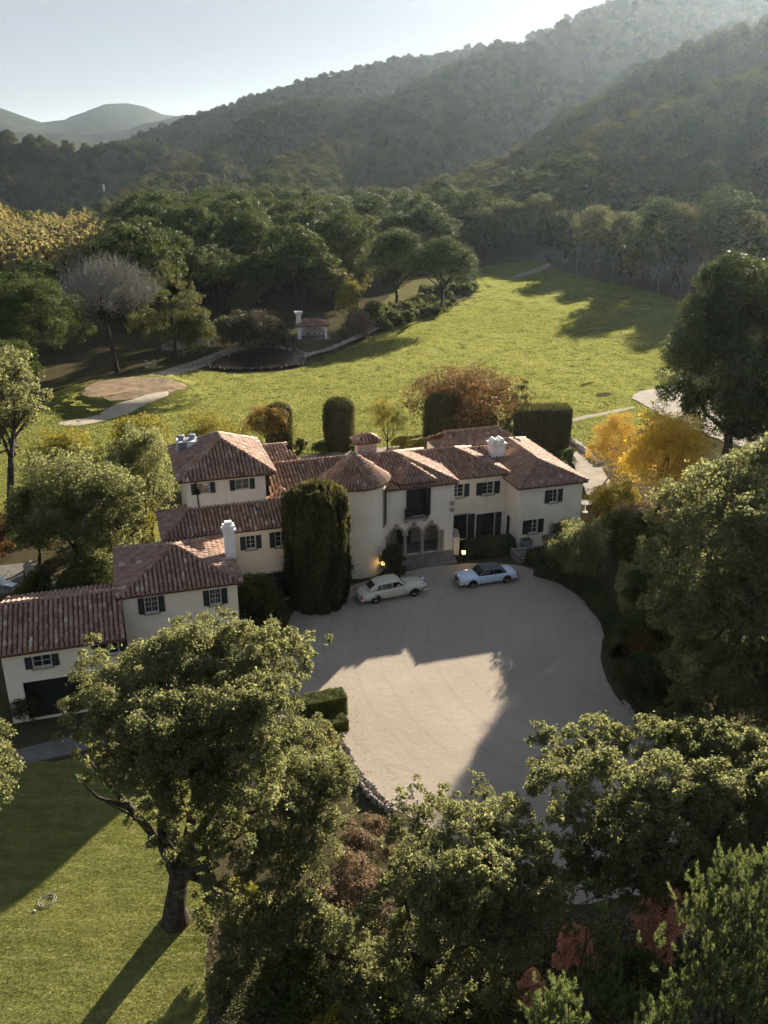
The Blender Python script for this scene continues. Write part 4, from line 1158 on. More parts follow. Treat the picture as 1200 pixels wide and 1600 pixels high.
def build_car(spec, loc, rz):
    C = empty(spec["name"], (loc[0], loc[1], 0.012), rz)
    tag(C, spec["label"], "car", "classic cars parked on the gravel court")
    X = np.linspace(spec["x"][0], spec["x"][-1], 41)
    Wd_ = np.interp(X, spec["x"], spec["w"]); ZT = np.interp(X, spec["x"], spec["zt"]); ZL = np.interp(X, spec["x"], spec["zl"])
    for _ in range(2):
        k = np.array([.25, .5, .25])
        Wd_[1:-1] = np.convolve(Wd_, k, 'valid'); ZT[1:-1] = np.convolve(ZT, k, 'valid')
    r = spec["round"]
    secs = [[(w * .86, zl), (w * .97, zl + .06), (w, zl + (zt - zl) * .45), (w * .985, zt - r * 1.3), (w * .95, zt - r * .55), (w * .86, zt - r * .1), (w * .6, zt + .015), (0.0, zt + .03)] for w, zt, zl in zip(Wd_, ZT, ZL)]
    b = B(); loft(b, X, secs)
    for f in spec.get("fender", []):          # bulging wings: (x0,x1,y,z,ry,rz)
        x0, x1, y, z, ry, rz_ = f
        for sgn in (-1, 1):
            n = 14; pr = []; vs = []; fs = []
            for i in range(13):
                t = i / 12; x = x0 + (x1 - x0) * t
                q = math.sin(math.pi * min(max(t, 0.0), 1.0)) ** 0.55
                for j in range(n):
                    a = 2 * math.pi * j / n
                    vs.append((x, sgn * (y + ry * q * math.cos(a)), z - 0.10 * (t if x1 < x0 else 1 - t) + rz_ * q * math.sin(a)))
            for i in range(12):
                for j in range(n): fs.append((i * n + j, i * n + (j + 1) % n, (i + 1) * n + (j + 1) % n, (i + 1) * n + j))
            b.add(vs, fs)
    b.build("body", spec["paint"], C, smooth=True)
    # cabin
    cx = np.array(spec["cx"]); cb = np.array(spec["cbelt"]); ct = np.array(spec["ctop"]); wb = np.array(spec["cwb"]); wt_ = np.array(spec["cwt"])
    X2 = np.linspace(cx[0], cx[-1], 31)
    f_ = lambda q: np.interp(X2, cx, q)
    B2, T2, WB, WT = f_(cb), f_(ct), f_(wb), f_(wt_)
    secs = []
    for i in range(len(X2)):
        h = T2[i] - B2[i]
        secs.append([(WB[i], B2[i]), (WB[i] + (WT[i] - WB[i]) * .75, B2[i] + h * .75), (WT[i] * .99, B2[i] + h * .88), (WT[i] * .86, B2[i] + h * .97), (WT[i] * .5, T2[i] + .015 * min(1, h * 3)), (0, T2[i] + .03 * min(1, h * 3))])
    rb = B(); loft(rb, X2, secs)
    rb.build("roof", spec["roof"], C, smooth=True)
    side = lambda x, t, off: (np.interp(x, cx, wb) + (np.interp(x, cx, wt_) - np.interp(x, cx, wb)) * t + off, np.interp(x, cx, cb) + (np.interp(x, cx, ct) - np.interp(x, cx, cb)) * t)
    for sgn in (-1, 1):
        for (xb0, xb1, xt0, xt1) in spec["side_win"]:
            wv = []
            for (x, t) in ((xb0, .06), (xb1, .06), (xt1, .74), (xt0, .74)):
                y, z = side(x, t, 0.012); wv.append((x, sgn * y, z))
            wi = [(p[0], p[1] - sgn * 0.03, p[2]) for p in wv]
            B().add(wv + wi, [(0, 1, 2, 3) if sgn < 0 else (3, 2, 1, 0), (0, 4, 5, 1), (1, 5, 6, 2), (2, 6, 7, 3), (3, 7, 4, 0)]).build("side_window", M["carglass"], C)
    for nm, (xb, zb, yb, xt, zt, yt) in (("windscreen", spec["front_win"]), ("rear_window", spec["rear_win"])):
        s = 1 if xb > xt else -1
        d = np.array([zt - zb, 0, abs(xt - xb)]); d = d / np.linalg.norm(d); d[0] *= s
        q = [np.array(p) + d * 0.03 for p in ((xb, -yb, zb), (xb, yb, zb), (xt, yt, zt), (xt, -yt, zt))]
        qi = [p - d * 0.05 for p in q]
        B().add([tuple(p) for p in q + qi], [(0, 1, 2, 3) if s > 0 else (3, 2, 1, 0), (0, 4, 5, 1), (1, 5, 6, 2), (2, 6, 7, 3), (3, 7, 4, 0)]).build(nm, M["carglass"], C)
    R = spec["wr"]
    for x in spec["wx"]:
        for sgn in (-1, 1):
            y = sgn * spec["wy"]
            wh = B().lathe([(R * .62, -.1), (R * .95, -.105), (R, -.06), (R, .06), (R * .95, .105), (R * .62, .1)], (x, y, R), 24, 'y').build("wheel", M["tyre"], C, smooth=False)
            o_ = 0.104 * sgn
            B().lathe([(R * .6, y + o_ * .9), (R * .56, y + o_ * 1.08), (R * .3, y + o_ * 1.0), (R * .28, y + o_ * 1.25), (R * .05, y + o_ * 1.35)] if sgn > 0 else [(R * .05, y + o_ * 1.35), (R * .28, y + o_ * 1.25), (R * .3, y + o_ * 1.0), (R * .56, y + o_ * 1.08), (R * .6, y + o_ * .9)], (x, 0, R), 18, 'y').build("hubcap", M["chrome"] if not spec.get("painted_hub") else spec["paint"], wh)
            # dark wheel arch
            av = B(); wy2 = sgn * (spec["w_arch"])
            pts = [(x + (R + .07) * math.cos(a), wy2, R + .02 + (R + .07) * math.sin(a)) for a in np.linspace(0, math.pi, 13)]
            pin = [(p[0], sgn * (abs(p[1]) - 0.3), p[2]) for p in pts]
            av.add(pts + pin, [tuple(range(13)) if sgn < 0 else tuple(range(12, -1, -1))] + [(i, i + 1, 14 + i, 13 + i) for i in range(12)])
            av.build("wheel_arch", M["tyre"], C)
    for x, sg in ((spec["x"][-1], 1), (spec["x"][0], -1)):
        w = spec["bw"]; z = spec["bz"]
        pts = [(x - sg * .35, -w, z), (x + sg * .02, -w * .96, z), (x + sg * .1, -w * .7, z), (x + sg * .13, 0, z), (x + sg * .1, w * .7, z), (x + sg * .02, w * .96, z), (x - sg * .35, w, z)]
        bb = B().tube(pts, 0.075, 8)
        if spec.get("overriders"):
            for yy in (-.45, .45): bb.box(x + sg * .1 - .06, x + sg * .1 + .06, yy - .05, yy + .05, z - .12, z + .16)
        bb.build("bumper", M["chrome"], C, smooth=True)
    gx, gw, g0, g1 = spec["grille"]
    gr = B().box(gx - .25, gx, -gw, gw, g0, g1)
    gr.add([(gx - .25, -gw, g1), (gx, -gw, g1), (gx, gw, g1), (gx - .25, gw, g1), (gx - .25, 0, g1 + .07), (gx, 0, g1 + .07)], [(0, 1, 5, 4), (2, 3, 4, 5), (1, 2, 5), (3, 0, 4)])
    for i in range(9): gr.box(gx + .001, gx + .02, -gw + .03 + i * (gw * 2 - .08) / 8.5, -gw + .055 + i * (gw * 2 - .08) / 8.5, g0 + .04, g1 - .03)
    gr.build("grille", M["chrome"], C)
    for yy in spec["lamp_y"]:
        B().lathe([(spec["lamp_r"], spec["lamp_x"] - .12), (spec["lamp_r"], spec["lamp_x"]), (spec["lamp_r"] * .7, spec["lamp_x"] + .03)], (0, yy, spec["lamp_z"]), 14, 'x').build("headlight", M["headlamp"], C)
    for sgn in (-1, 1):
        x = spec["x"][0]
        B().box(x - .03, x + .06, sgn * spec["tail"][0] - .07, sgn * spec["tail"][0] + .07, spec["tail"][1] - .1, spec["tail"][1] + .1).build("tail_light", M["redlamp"], C)
        for xd in spec["handles"]:
            yy = np.interp(xd, spec["x"], spec["w"]) + .0
            z = np.interp(xd, spec["x"], spec["zt"]) - spec["round"] * 1.5
            B().box(xd - .09, xd + .09, sgn * yy - .02, sgn * yy + .02, z - .015, z + .015).build("door_handle", M["chrome"], C)
        # door shut lines
        dl = B()
        for xd in spec["doors"]:
            yy = np.interp(xd, spec["x"], spec["w"]) - .004
            dl.box(xd - .008, xd + .008, min(sgn * yy, sgn * (yy + .009)), max(sgn * yy, sgn * (yy + .009)), np.interp(xd, spec["x"], spec["zl"]) + .08, np.interp(xd, spec["x"], spec["zt"]) - spec["round"] * 1.25)
        dl.build("shut_line", M["tyre"], C)
    return C

def car_spot(rear_px, front_px, wx, wy, near):
    """from where the near-side wheels touch the ground"""
    a, b = at(*rear_px)[:2], at(*front_px)[:2]
    d = (b - a) / np.linalg.norm(b - a); n = np.array([-d[1], d[0]])
    mid = (a + b) / 2 + n * (wy if near == 'right' else -wy)
    rz = math.atan2(d[1], d[0])
    c = mid - d * (wx[0] + wx[1]) / 2
    return c, rz

LIMO = dict(name="vintage_limousine", label="cream vintage saloon with tall rounded roof parked by the round tower", paint=M["cream_paint"], roof=M["cream_paint"],
    x=[-2.85, -2.75, -2.4, -1.6, -0.8, 0.4, 1.2, 1.9, 2.5, 2.72, 2.8], w=[.62, .78, .88, .92, .93, .93, .88, .78, .66, .5, .42], zt=[.72, .86, 1.0, 1.1, 1.14, 1.14, 1.14, 1.13, 1.1, 1.06, 1.0], zl=[.4, .34, .3, .3, .3, .3, .3, .32, .36, .42, .45],
    round=.17, fender=[(2.86, 0.2, .74, .80, .21, .30), (-2.9, -0.7, .76, .72, .2, .33)],
    cx=[-2.2, -1.75, -1.45, -1.0, -0.2, 0.35, 0.55, 1.02], cbelt=[1.02, 1.1, 1.12, 1.14, 1.14, 1.14, 1.14, 1.14], ctop=[1.04, 1.42, 1.58, 1.68, 1.72, 1.70, 1.66, 1.15], cwb=[.7, .78, .82, .85, .86, .84, .82, .74], cwt=[.6, .62, .64, .68, .70, .69, .67, .66],
    side_win=[(-1.52, -1.12, -1.3, -1.12), (-1.06, -0.24, -1.06, -0.24), (-0.16, 0.74, -0.16, 0.42)],
    front_win=(0.98, 1.2, .64, .6, 1.62, .58), rear_win=(-2.02, 1.22, .5, -1.58, 1.53, .46),
    wr=.37, wx=(-1.62, 1.72), wy=.76, w_arch=.95, bw=.9, bz=.48, overriders=True, grille=(2.86, .27, .55, 1.14), lamp_y=(-.56, .56), lamp_r=.13, lamp_x=2.78, lamp_z=.86, tail=(.8, .75), handles=(-.5, .3), doors=(-1.08, -.2, .82))
SALOON = dict(name="classic_saloon", label="pale blue classic saloon with grey vinyl roof parked below the entrance steps", paint=M["blue_paint"], roof=M["vinyl"], painted_hub=False,
    x=[-2.6, -2.52, -2.2, -1.4, -0.4, 0.6, 1.6, 2.35, 2.5, 2.56], w=[.76, .84, .88, .9, .91, .91, .9, .87, .82, .78], zt=[.78, .88, .94, .98, .99, .99, .96, .93, .9, .84], zl=[.4, .3, .27, .26, .26, .26, .27, .3, .34, .4],
    round=.09, cx=[-1.62, -1.35, -1.05, -0.6, 0.1, 0.42, 0.98], cbelt=[.97, .98, .99, .99, .99, .99, .98], ctop=[.99, 1.3, 1.43, 1.47, 1.47, 1.45, 1.0], cwb=[.78, .8, .82, .83, .83, .82, .76], cwt=[.66, .64, .64, .66, .66, .65, .68],
    side_win=[(-1.22, -0.42, -1.0, -0.42), (-0.36, 0.72, -0.36, 0.36)],
    front_win=(0.94, 1.02, .7, .48, 1.4, .6), rear_win=(-1.56, 1.05, .62, -1.16, 1.37, .54),
    wr=.34, wx=(-1.58, 1.5), wy=.73, w_arch=.915, bw=.88, bz=.47, overriders=True, grille=(2.6, .34, .5, .95), lamp_y=(-.72, -.52, .52, .72), lamp_r=.085, lamp_x=2.56, lamp_z=.74, tail=(.76, .72), handles=(-.72, .35), doors=(-1.0, -.38, .85))
c, rz = car_spot((586.7, 944.0), (648.5, 932.5), LIMO["wx"], .86, 'right')
build_car(LIMO, c, rz)
c, rz = car_spot((790.5, 911.5), (739.5, 919.0), SALOON["wx"], .83, 'left')
build_car(SALOON, c, rz)

# ------------------------------------------------------------------ plants
def unit(rs, n):
    v = rs.normal(size=(n, 3)); return v / np.linalg.norm(v, axis=1, keepdims=True)

def leaves_mesh(name, P, N, size, asp, tint, rs, mat, fold=False):
    """one small pointed leaf (or leaf spray) per point"""
    n = len(P)
    N = N / np.maximum(np.linalg.norm(N, axis=1, keepdims=True), 1e-6)
    r = unit(rs, n)
    T = np.cross(N, r); T /= np.maximum(np.linalg.norm(T, axis=1, keepdims=True), 1e-6)
    Bv = np.cross(N, T)
    s = (size * rs.uniform(0.45, 1.4, n))[:, None]
    V = np.stack([P + T * s * 1.25, P - T * s * 0.7 + Bv * s * asp, P - T * s * 0.7 - Bv * s * asp], 1).reshape(-1, 3)
    q = np.arange(n * 3).reshape(n, 3)
    me = np_mesh(name, V, q, np.repeat(np.clip(tint, 0, 1), 3))
    if mat is not None: me.materials.append(mat)
    return me

def crown_cloud(lobes, n, rs, clump=0.3, nclump=None, out=0.9, up=0.35, fill=0.55):
    """lobes (k,6): centre, radii. Leaves sit in clumps over the lobes: sunlit tufts with gaps between them"""
    L = np.array(lobes, float)
    if L.shape[1] == 4: L = np.concatenate([L[:, :3], L[:, 3:4], L[:, 3:4], L[:, 3:4] * 0.85], 1)
    area = (L[:, 3] * L[:, 4] * L[:, 5]) ** (2 / 3)
    if nclump is None: nclump = int(26 * len(L))
    li = rs.choice(len(L), nclump, p=area / area.sum())
    d = unit(rs, nclump); d[:, 2] = np.where((d[:, 2] < -0.35) & (rs.rand(nclump) < 0.7), -d[:, 2], d[:, 2])
    d /= np.linalg.norm(d, axis=1, keepdims=True)
    cc = L[li, :3] + d * L[li, 3:] * rs.uniform(0.55, 1.08, nclump)[:, None]
    cr = (L[li, 3] * clump) * rs.uniform(0.6, 1.5, nclump)
    ct = np.clip(rs.normal(0.45, 0.16, nclump), 0, 1)
    ci = rs.choice(nclump, n, p=cr ** 2 / (cr ** 2).sum())
    d2 = unit(rs, n) + d[ci] * 0.35 + np.array([0, 0, up * 0.6])
    d2 /= np.linalg.norm(d2, axis=1, keepdims=True)
    rr = rs.uniform(fill ** 2, 1.05, n) ** 0.5 + np.where(rs.rand(n) < 0.22, rs.exponential(0.22, n), 0)
    P = cc[ci] + d2 * (cr[ci] * rr)[:, None] * np.array([1, 1, 0.85])
    N = d2 * out * 0.55 + unit(rs, n) * 0.95 + np.array([0, 0, up])
    T = ct[ci] * 0.55 + rs.uniform(0, 1, n) ** 1.3 * 0.5
    return P, N, T

def limb_paths(base, top_r, targets, rs, r0, wig=0.12, split=0.35):
    """trunk plus limbs: list of (points, radii)"""
    base = np.array(base, float); out = []
    tg = np.array(targets, float)
    cen = tg.mean(0)
    fork = base + (cen - base) * np.array([split * 0.9, split * 0.9, split])
    L = np.linalg.norm(fork - base)
    tp = [base + (fork - base) * t + np.append(rs.normal(0, wig * L * 0.25, 2) * math.sin(t * 3.1), 0) for t in (0, .33, .66, 1)]
    out.append((tp, [r0 * 1.35, r0 * 0.95, r0 * 0.85, r0 * 0.75]))
    for t_ in tg:
        a = fork + rs.normal(0, 0.05, 3) * L
        D = t_ - a; l = np.linalg.norm(D)
        pts = [a, a + D * .3 + np.array([0, 0, .06 * l]) + rs.normal(0, wig * l * .4, 3), a + D * .65 + np.array([0, 0, .06 * l]) + rs.normal(0, wig * l * .4, 3), t_]
        out.append((pts, [r0 * .55, r0 * .38, r0 * .24, r0 * .07]))
        for _ in range(2):
            s = pts[2] + (pts[1] - pts[2]) * rs.rand(); e = s + (t_ - s) * rs.uniform(.5, .85) + rs.normal(0, .09 * l, 3)
            out.append(([s, (s + e) / 2 + rs.normal(0, .05 * l, 3), e], [r0 * .2, r0 * .13, r0 * .04]))
    return out

def tree(name, label, loc, lobes, n, size, mat, seed, trunk_r=0.3, asp=0.6, clump=0.3, nclump=None, up=0.35, bark=None, cat="tree", group=None, fill=0.55, limbs=8, split=0.35, rz=0.0, trunk_base=None, local=True):
    """lobes are local to loc"""
    rs = np.random.RandomState(seed)
    R = empty(name, loc, rz)
    tag(R, label, cat, group)
    P, N, T = crown_cloud(lobes, n, rs, clump, nclump, up=up, fill=fill)
    link_mesh("crown", leaves_mesh("crown", P, N, size, asp, T, rs, mat), None, R)
    if trunk_r:
        L = np.array(lobes, float); k = min(limbs, len(L)); pick = rs.choice(len(L), k, replace=False)
        b = B()
        for pts, rad in limb_paths(trunk_base if trunk_base is not None else (0, 0, -0.05), 0, L[pick, :3], rs, trunk_r, split=split): b.tube(pts, rad, 7, cap=False)
        b.build("trunk", bark or M["bark"], R, smooth=True)
    return R

def round_lobes(r, h, base, rs, k=12, lr=0.45):
    """dome shaped crown between base and h"""
    out = [(0, 0, (h + base) / 2, r * .62, r * .62, (h - base) * .42)]
    for i in range(k):
        a = i * 2.399 + rs.uniform(-.4, .4); t = (i + .5) / k
        z = base + (h - base) * (0.14 + 0.72 * t)
        rr = r * (1 - lr * .85) * math.sqrt(max(0.05, 1 - ((t - .3) / .75) ** 2)) * rs.uniform(.85, 1.12)
        q = r * lr * rs.uniform(.75, 1.2)
        out.append((rr * math.cos(a), rr * math.sin(a), z, q, q, q * .8))
    return out

def umbrella_lobes(r, h, rs, k=16, thick=0.3, lr=0.3):
    out = []
    for i in range(k):
        t = math.sqrt((i + .5) / k); a = i * 2.399
        rr = r * t * .82; q = r * lr * rs.uniform(.85, 1.2)
        z = h - q * .55 - r * thick * 1.6 * t * t * rs.uniform(.85, 1.15)
        out.append((rr * math.cos(a), rr * math.sin(a), z, q, q, q * .62))
    return out

def cone_lobes(r, h, base, rs, k=22, pw=0.8):
    out = []
    for i in range(k):
        t = (i + .5) / k; a = i * 2.399 + rs.uniform(-.3, .3)
        z = base + (h - base) * t
        w = r * (1 - t ** 1.6) ** pw
        q = max(r * .16, r * .36 * (1 - t * .6)) * rs.uniform(.8, 1.2)
        rr = max(0, w - q * .6)
        out.append((rr * math.cos(a), rr * math.sin(a), z, q, q, q * .7))
    return out

def spot(px, py, top, hw_px, z=0.0):
    """ground point, height and crown radius of something whose foot, top and half width are seen at these pixels"""
    g = at(px, py, z); r = hw_px / depth_scale(g)
    t = at_y(px, top, g[1] + r * 0.35)
    return g, t[2], r

def lobes_px(specs, base):
    """specs (px, py, z, r): lobe centres given by where they are seen and their height"""
    out = []
    for px, py, z, r in specs:
        p = at(px, py, z) - np.array(base)
        out.append((p[0], p[1], p[2], r, r, r * .85))
    return out

# --- the big live oaks in front -----------------------------------------------------------------------------------------
g = at(275, 1440)
T1 = [(300, 1035, 13.0, 1.97), (235, 1065, 12.8, 1.88), (385, 1030, 13.0, 1.88), (440, 1030, 12.2, 1.60), (465, 1015, 12.3, 1.03), (160, 1060, 11.8, 1.50), (148, 1010, 12.1, 0.75), (140, 1130, 11.4, 1.32), (185, 1120, 12.4, 1.60),
      (250, 1150, 12.2, 1.97), (340, 1120, 12.4, 1.97), (415, 1115, 12.5, 1.69), (300, 1235, 9.8, 1.60), (215, 1215, 10.6, 1.41), (390, 1210, 10.8, 1.69), (140, 1190, 10.4, 0.85), (345, 1300, 7.4, 1.22), (290, 1290, 7.8, 1.03), (250, 1270, 8.5, 0.94), (330, 1350, 5.4, 1.13), (300, 1335, 6.0, 0.94), (365, 1395, 4.1, 1.13), (110, 1100, 11.6, 0.66), (345, 975, 13.6, 0.85), (290, 985, 13.4, 0.85), (500, 1005, 12.4, 0.75), (350, 1260, 8.6, 1.2), (375, 1320, 6.4, 1.2), (405, 1265, 8.4, 1.2), (200, 1195, 10.0, 1.4), (255, 1215, 9.8, 1.5), (300, 1180, 11.0, 1.6), (230, 1262, 8.0, 1.0), (270, 1315, 6.6, 1.0), (380, 1180, 10.6, 1.5), (340, 1215, 9.8, 1.5), (310, 1375, 4.4, 1.0), (160, 1215, 8.6, 1.0)]
tree("oak_tree", "tallest foreground live oak, broad crown hiding part of the left wings", g, lobes_px(T1, g), 175000, 0.064, M["oak"], 1, 0.55, 0.6, 0.17, 1300, limbs=12, split=0.42)
g = at(455, 1420)
T1b = [(480, 1160, 6.6, 1.46), (515, 1215, 6.5, 1.26), (455, 1225, 6.4, 1.65), (520, 1265, 6.0, 1.07), (435, 1290, 5.7, 1.55), (490, 1310, 5.4, 1.26), (425, 1350, 4.6, 1.26), (470, 1370, 3.9, 1.16)]
tree("oak_tree", "grey green oak leaning over the rubble wall beside the clipped hedge", g, lobes_px(T1b, g), 56000, 0.06, M["oak"], 2, 0.28, 0.55, 0.19, 600, limbs=8)
g = at(640, 1640)
T2 = [(652, 1250, 8.2, 0.88), (690, 1265, 8.2, 0.93), (745, 1218, 8.4, 0.51), (752, 1250, 8.2, 0.70), (720, 1300, 8.5, 1.40), (790, 1290, 8.4, 1.21), (640, 1310, 7.3, 1.21), (810, 1345, 8.3, 1.30), (670, 1370, 8.2, 1.40), (750, 1380, 8.2, 1.58), (625, 1380, 7.0, 0.93),
      (835, 1400, 7.8, 1.12), (700, 1450, 6.8, 1.40), (790, 1460, 6.5, 1.40), (640, 1470, 5.0, 1.12), (740, 1530, 4.7, 1.30), (860, 1440, 7.0, 0.93), (660, 1550, 4.2, 1.12), (590, 1500, 4.2, 0.93), (862, 1388, 8.0, 0.84), (835, 1330, 8.4, 0.74), (600, 1420, 6.2, 0.84), (560, 1450, 5.6, 0.84)]
tree("oak_tree", "dark leafy live oak at the bottom centre below the gravel court", g, lobes_px(T2, g), 86000, 0.064, M["oak"], 3, 0.4, 0.6, 0.18, 1200, limbs=12, split=0.5)
g = at(1045, 1465)
T3 = [(870, 1165, 9.0, 1.13), (940, 1150, 8.9, 1.13), (935, 1125, 8.5, 0.56), (1010, 1160, 9.0, 1.22), (1080, 1165, 9.0, 1.32), (1150, 1180, 9.1, 1.50), (870, 1230, 9.3, 1.22), (950, 1225, 9.3, 1.41), (1040, 1235, 9.2, 1.50), (1120, 1250, 9.1, 1.60), (1200, 1240, 9.2, 1.60),
      (880, 1300, 8.6, 1.03), (960, 1310, 8.3, 1.32), (1050, 1310, 8.3, 1.41), (1140, 1330, 7.7, 1.50), (1220, 1320, 8.0, 1.50), (940, 1370, 6.3, 0.85), (1110, 1385, 5.8, 1.03), (1280, 1260, 9.0, 1.69), (905, 1350, 7.0, 0.85), (895, 1275, 8.8, 0.85), (1000, 1290, 8.7, 1.13), (985, 1400, 5.2, 0.94), (1060, 1400, 5.2, 0.94), (850, 1195, 9.2, 0.75), (940, 1330, 7.2, 1.1), (870, 1340, 7.0, .9), (900, 1390, 5.6, .9), (1020, 1350, 7.0, 1.2), (850, 1378, 6.0, .8), (960, 1385, 5.4, .9)]
tree("oak_tree", "wide live oak spreading over the lower right edge of the court", g, lobes_px(T3, g), 165000, 0.067, M["oak"], 4, 0.33, 0.6, 0.19, 1400, limbs=13, split=0.45)
g = (25.5, 56.0, 0)
T4 = [(1060, 800, 11.5, 2.1), (1120, 770, 13.2, 2.3), (1180, 750, 13.8, 2.4), (1240, 740, 14.2, 2.8), (1050, 870, 9.6, 2.1), (1110, 850, 11.2, 2.6), (1180, 850, 11.8, 3.0), (1260, 840, 12.0, 3.2), (1040, 940, 7.0, 1.7), (1080, 960, 7.2, 2.4), (1150, 950, 8.2, 3.0), (1230, 960, 8.6, 3.2), (1090, 1040, 4.6, 2.2), (1170, 1060, 5.0, 2.6), (1250, 1070, 5.4, 3.0), (1100, 700, 12.5, .9), (1350, 850, 11, 3.4), (1340, 980, 8, 3.2)]
tree("oak_tree", "huge dark live oak standing right of the court", g, lobes_px(T4, g), 160000, 0.108, M["oak"], 5, 0.6, 0.6, 0.2, 1500, limbs=12, split=0.4)
g = at(1150, 1190)
T4b = [(1090, 1075, 3.6, 1.5), (1150, 1060, 4.4, 1.8), (1210, 1050, 4.8, 2.0), (1110, 1125, 2.4, 1.3), (1170, 1120, 3.0, 1.6), (1225, 1120, 3.4, 1.8), (1080, 1150, 1.2, .9)]
tree("oak_tree", "low dark oak filling the shade under the huge right oak", g, lobes_px(T4b, g), 22000, 0.1, M["oak"], 8, 0.2, limbs=5)
g = at(1040, 880)
T4c = [(1000, 830, 3.0, 1.5), (1040, 850, 3.4, 1.7), (975, 870, 1.8, 1.1), (1030, 905, 1.8, 1.4), (1060, 930, 1.6, 1.5)]
tree("shade_shrub_mass", "tall dark shrub mass added to darken the side lawn between the ball bush and the huge right oak", g, lobes_px(T4c, g), 20000, 0.1, M["shrub"], 9, 0.15, limbs=4, cat="bush")  # added growth that keeps the side lawn in shade
g = at(1080, 1230)
tree("oak_tree", "small lit oak spray between the huge right oak and the court edge", g, lobes_px([(1055, 1095, 3.2, .5), (1040, 1120, 2.6, .6), (1070, 1110, 2.4, .7), (1035, 1145, 1.6, .6)], g), 4200, 0.075, M["oak"], 6, 0.08, limbs=4)
g = at(-45, 1330)
tree("oak_tree", "small oak cut by the left edge near the garage drive", g, lobes_px([(0, 1140, 5.0, .7), (-20, 1180, 5, 1.1), (8, 1190, 4.2, .8), (-30, 1240, 4.2, 1.3), (5, 1235, 3.2, .6)], g), 9000, 0.08, M["oak"], 7, 0.2, limbs=5)

# --- pines with brush-like shoots at the bottom right -----------------------------------------------------------------------
def pine_shoots(name, label, loc, lobes, shoots, seed, needles=46, ln=0.16, sh=0.42, mat=None, trunk_r=0.16):
    rs = np.random.RandomState(seed)
    R = empty(name, loc); tag(R, label, "tree")
    P, N, T = crown_cloud(lobes, shoots, rs, 0.42, nclump=12 * len(lobes), fill=0.5)
    ax = N * 0.35 + np.array([0, 0, 1.0]) + unit(rs, shoots) * 0.28; ax /= np.linalg.norm(ax, axis=1, keepdims=True)
    L = sh * rs.uniform(.6, 1.3, shoots)
    k = needles
    t = np.tile(np.linspace(0.05, 1, k), (shoots, 1)) + rs.uniform(-.02, .02, (shoots, k))
    base = P[:, None] + ax[:, None] * (t * L[:, None])[..., None]
    out = rs.normal(size=(shoots, k, 3)); out -= (out * ax[:, None]).sum(-1, keepdims=True) * ax[:, None]
    out /= np.linalg.norm(out, axis=-1, keepdims=True)
    d = out * (0.95 - 0.55 * t)[..., None] + ax[:, None] * (0.55 + 0.5 * t)[..., None]
    d /= np.linalg.norm(d, axis=-1, keepdims=True)
    sd_ = np.cross(d, rs.normal(size=d.shape)); sd_ /= np.linalg.norm(sd_, axis=-1, keepdims=True)
    nl = ln * rs.uniform(.7, 1.2, (shoots, k, 1)); w = 0.0135
    V = np.stack([base - sd_ * w, base + sd_ * w, base + d * nl], 2).reshape(-1, 3)
    q = np.arange(len(V)).reshape(-1, 3)
    tt = np.clip(T[:, None] * .6 + t * .35 + rs.uniform(-.1, .1, t.shape), 0, 1)
    me = np_mesh("crown", V, q, np.repeat(tt.reshape(-1), 3)); me.materials.append(mat or M["pine_bright"])
    link_mesh("crown", me, None, R)
    b = B(); Lb = np.array(lobes)
    for pts, rad in limb_paths((0, 0, -.05), 0, Lb[:min(12, len(Lb)), :3], rs, trunk_r, split=.45): b.tube(pts, rad, 6, cap=False)
    for i in range(0, shoots, 3): b.tube([P[i], P[i] + ax[i] * L[i]], [0.012, 0.004], 3, cap=False)
    b.build("trunk", M["bark"], R, smooth=True)
    return R
g = at(1130, 1750)
P1 = [(1140, 1400, 10.2, 1.0), (1185, 1380, 10.6, .9), (1090, 1420, 9.8, .7), (1065, 1455, 9.4, .6), (1110, 1470, 9.6, 1.0), (1170, 1460, 9.8, 1.2), (1060, 1510, 8.8, .8), (1120, 1540, 8.8, 1.1), (1190, 1540, 9.0, 1.2), (1070, 1570, 8.2, .9), (1140, 1600, 8.0, 1.2), (1220, 1450, 9.8, 1.2), (1230, 1600, 8.2, 1.3), (1050, 1630, 7.4, 1.0)]
pine_shoots("pine_tree", "bright green young pine with brush shoots in the bottom right corner", g, lobes_px(P1, g), 1150, 31, needles=60, ln=.15, sh=.5)
g = at(915, 1640)
P2 = [(928, 1400, 7.8, .45), (940, 1440, 7.5, .5), (915, 1475, 7.0, .5), (950, 1480, 6.8, .5), (930, 1525, 6.2, .6), (955, 1560, 5.6, .6), (905, 1560, 5.6, .6), (985, 1590, 5.0, .7)]
pine_shoots("pine_tree", "slender pine between the two coral maple bushes", g, lobes_px(P2, g), 300, 32, trunk_r=.1)
g = at(850, 1720)
P3 = [(862, 1560, 8.0, .5), (840, 1585, 7.6, .6), (890, 1590, 7.6, .6), (860, 1620, 7.2, .8), (905, 1640, 6.8, .8), (820, 1640, 6.6, .7)]
pine_shoots("pine_tree", "small pine top poking up at the lower edge, left of the bright pine", g, lobes_px(P3, g), 280, 33, trunk_r=.1)

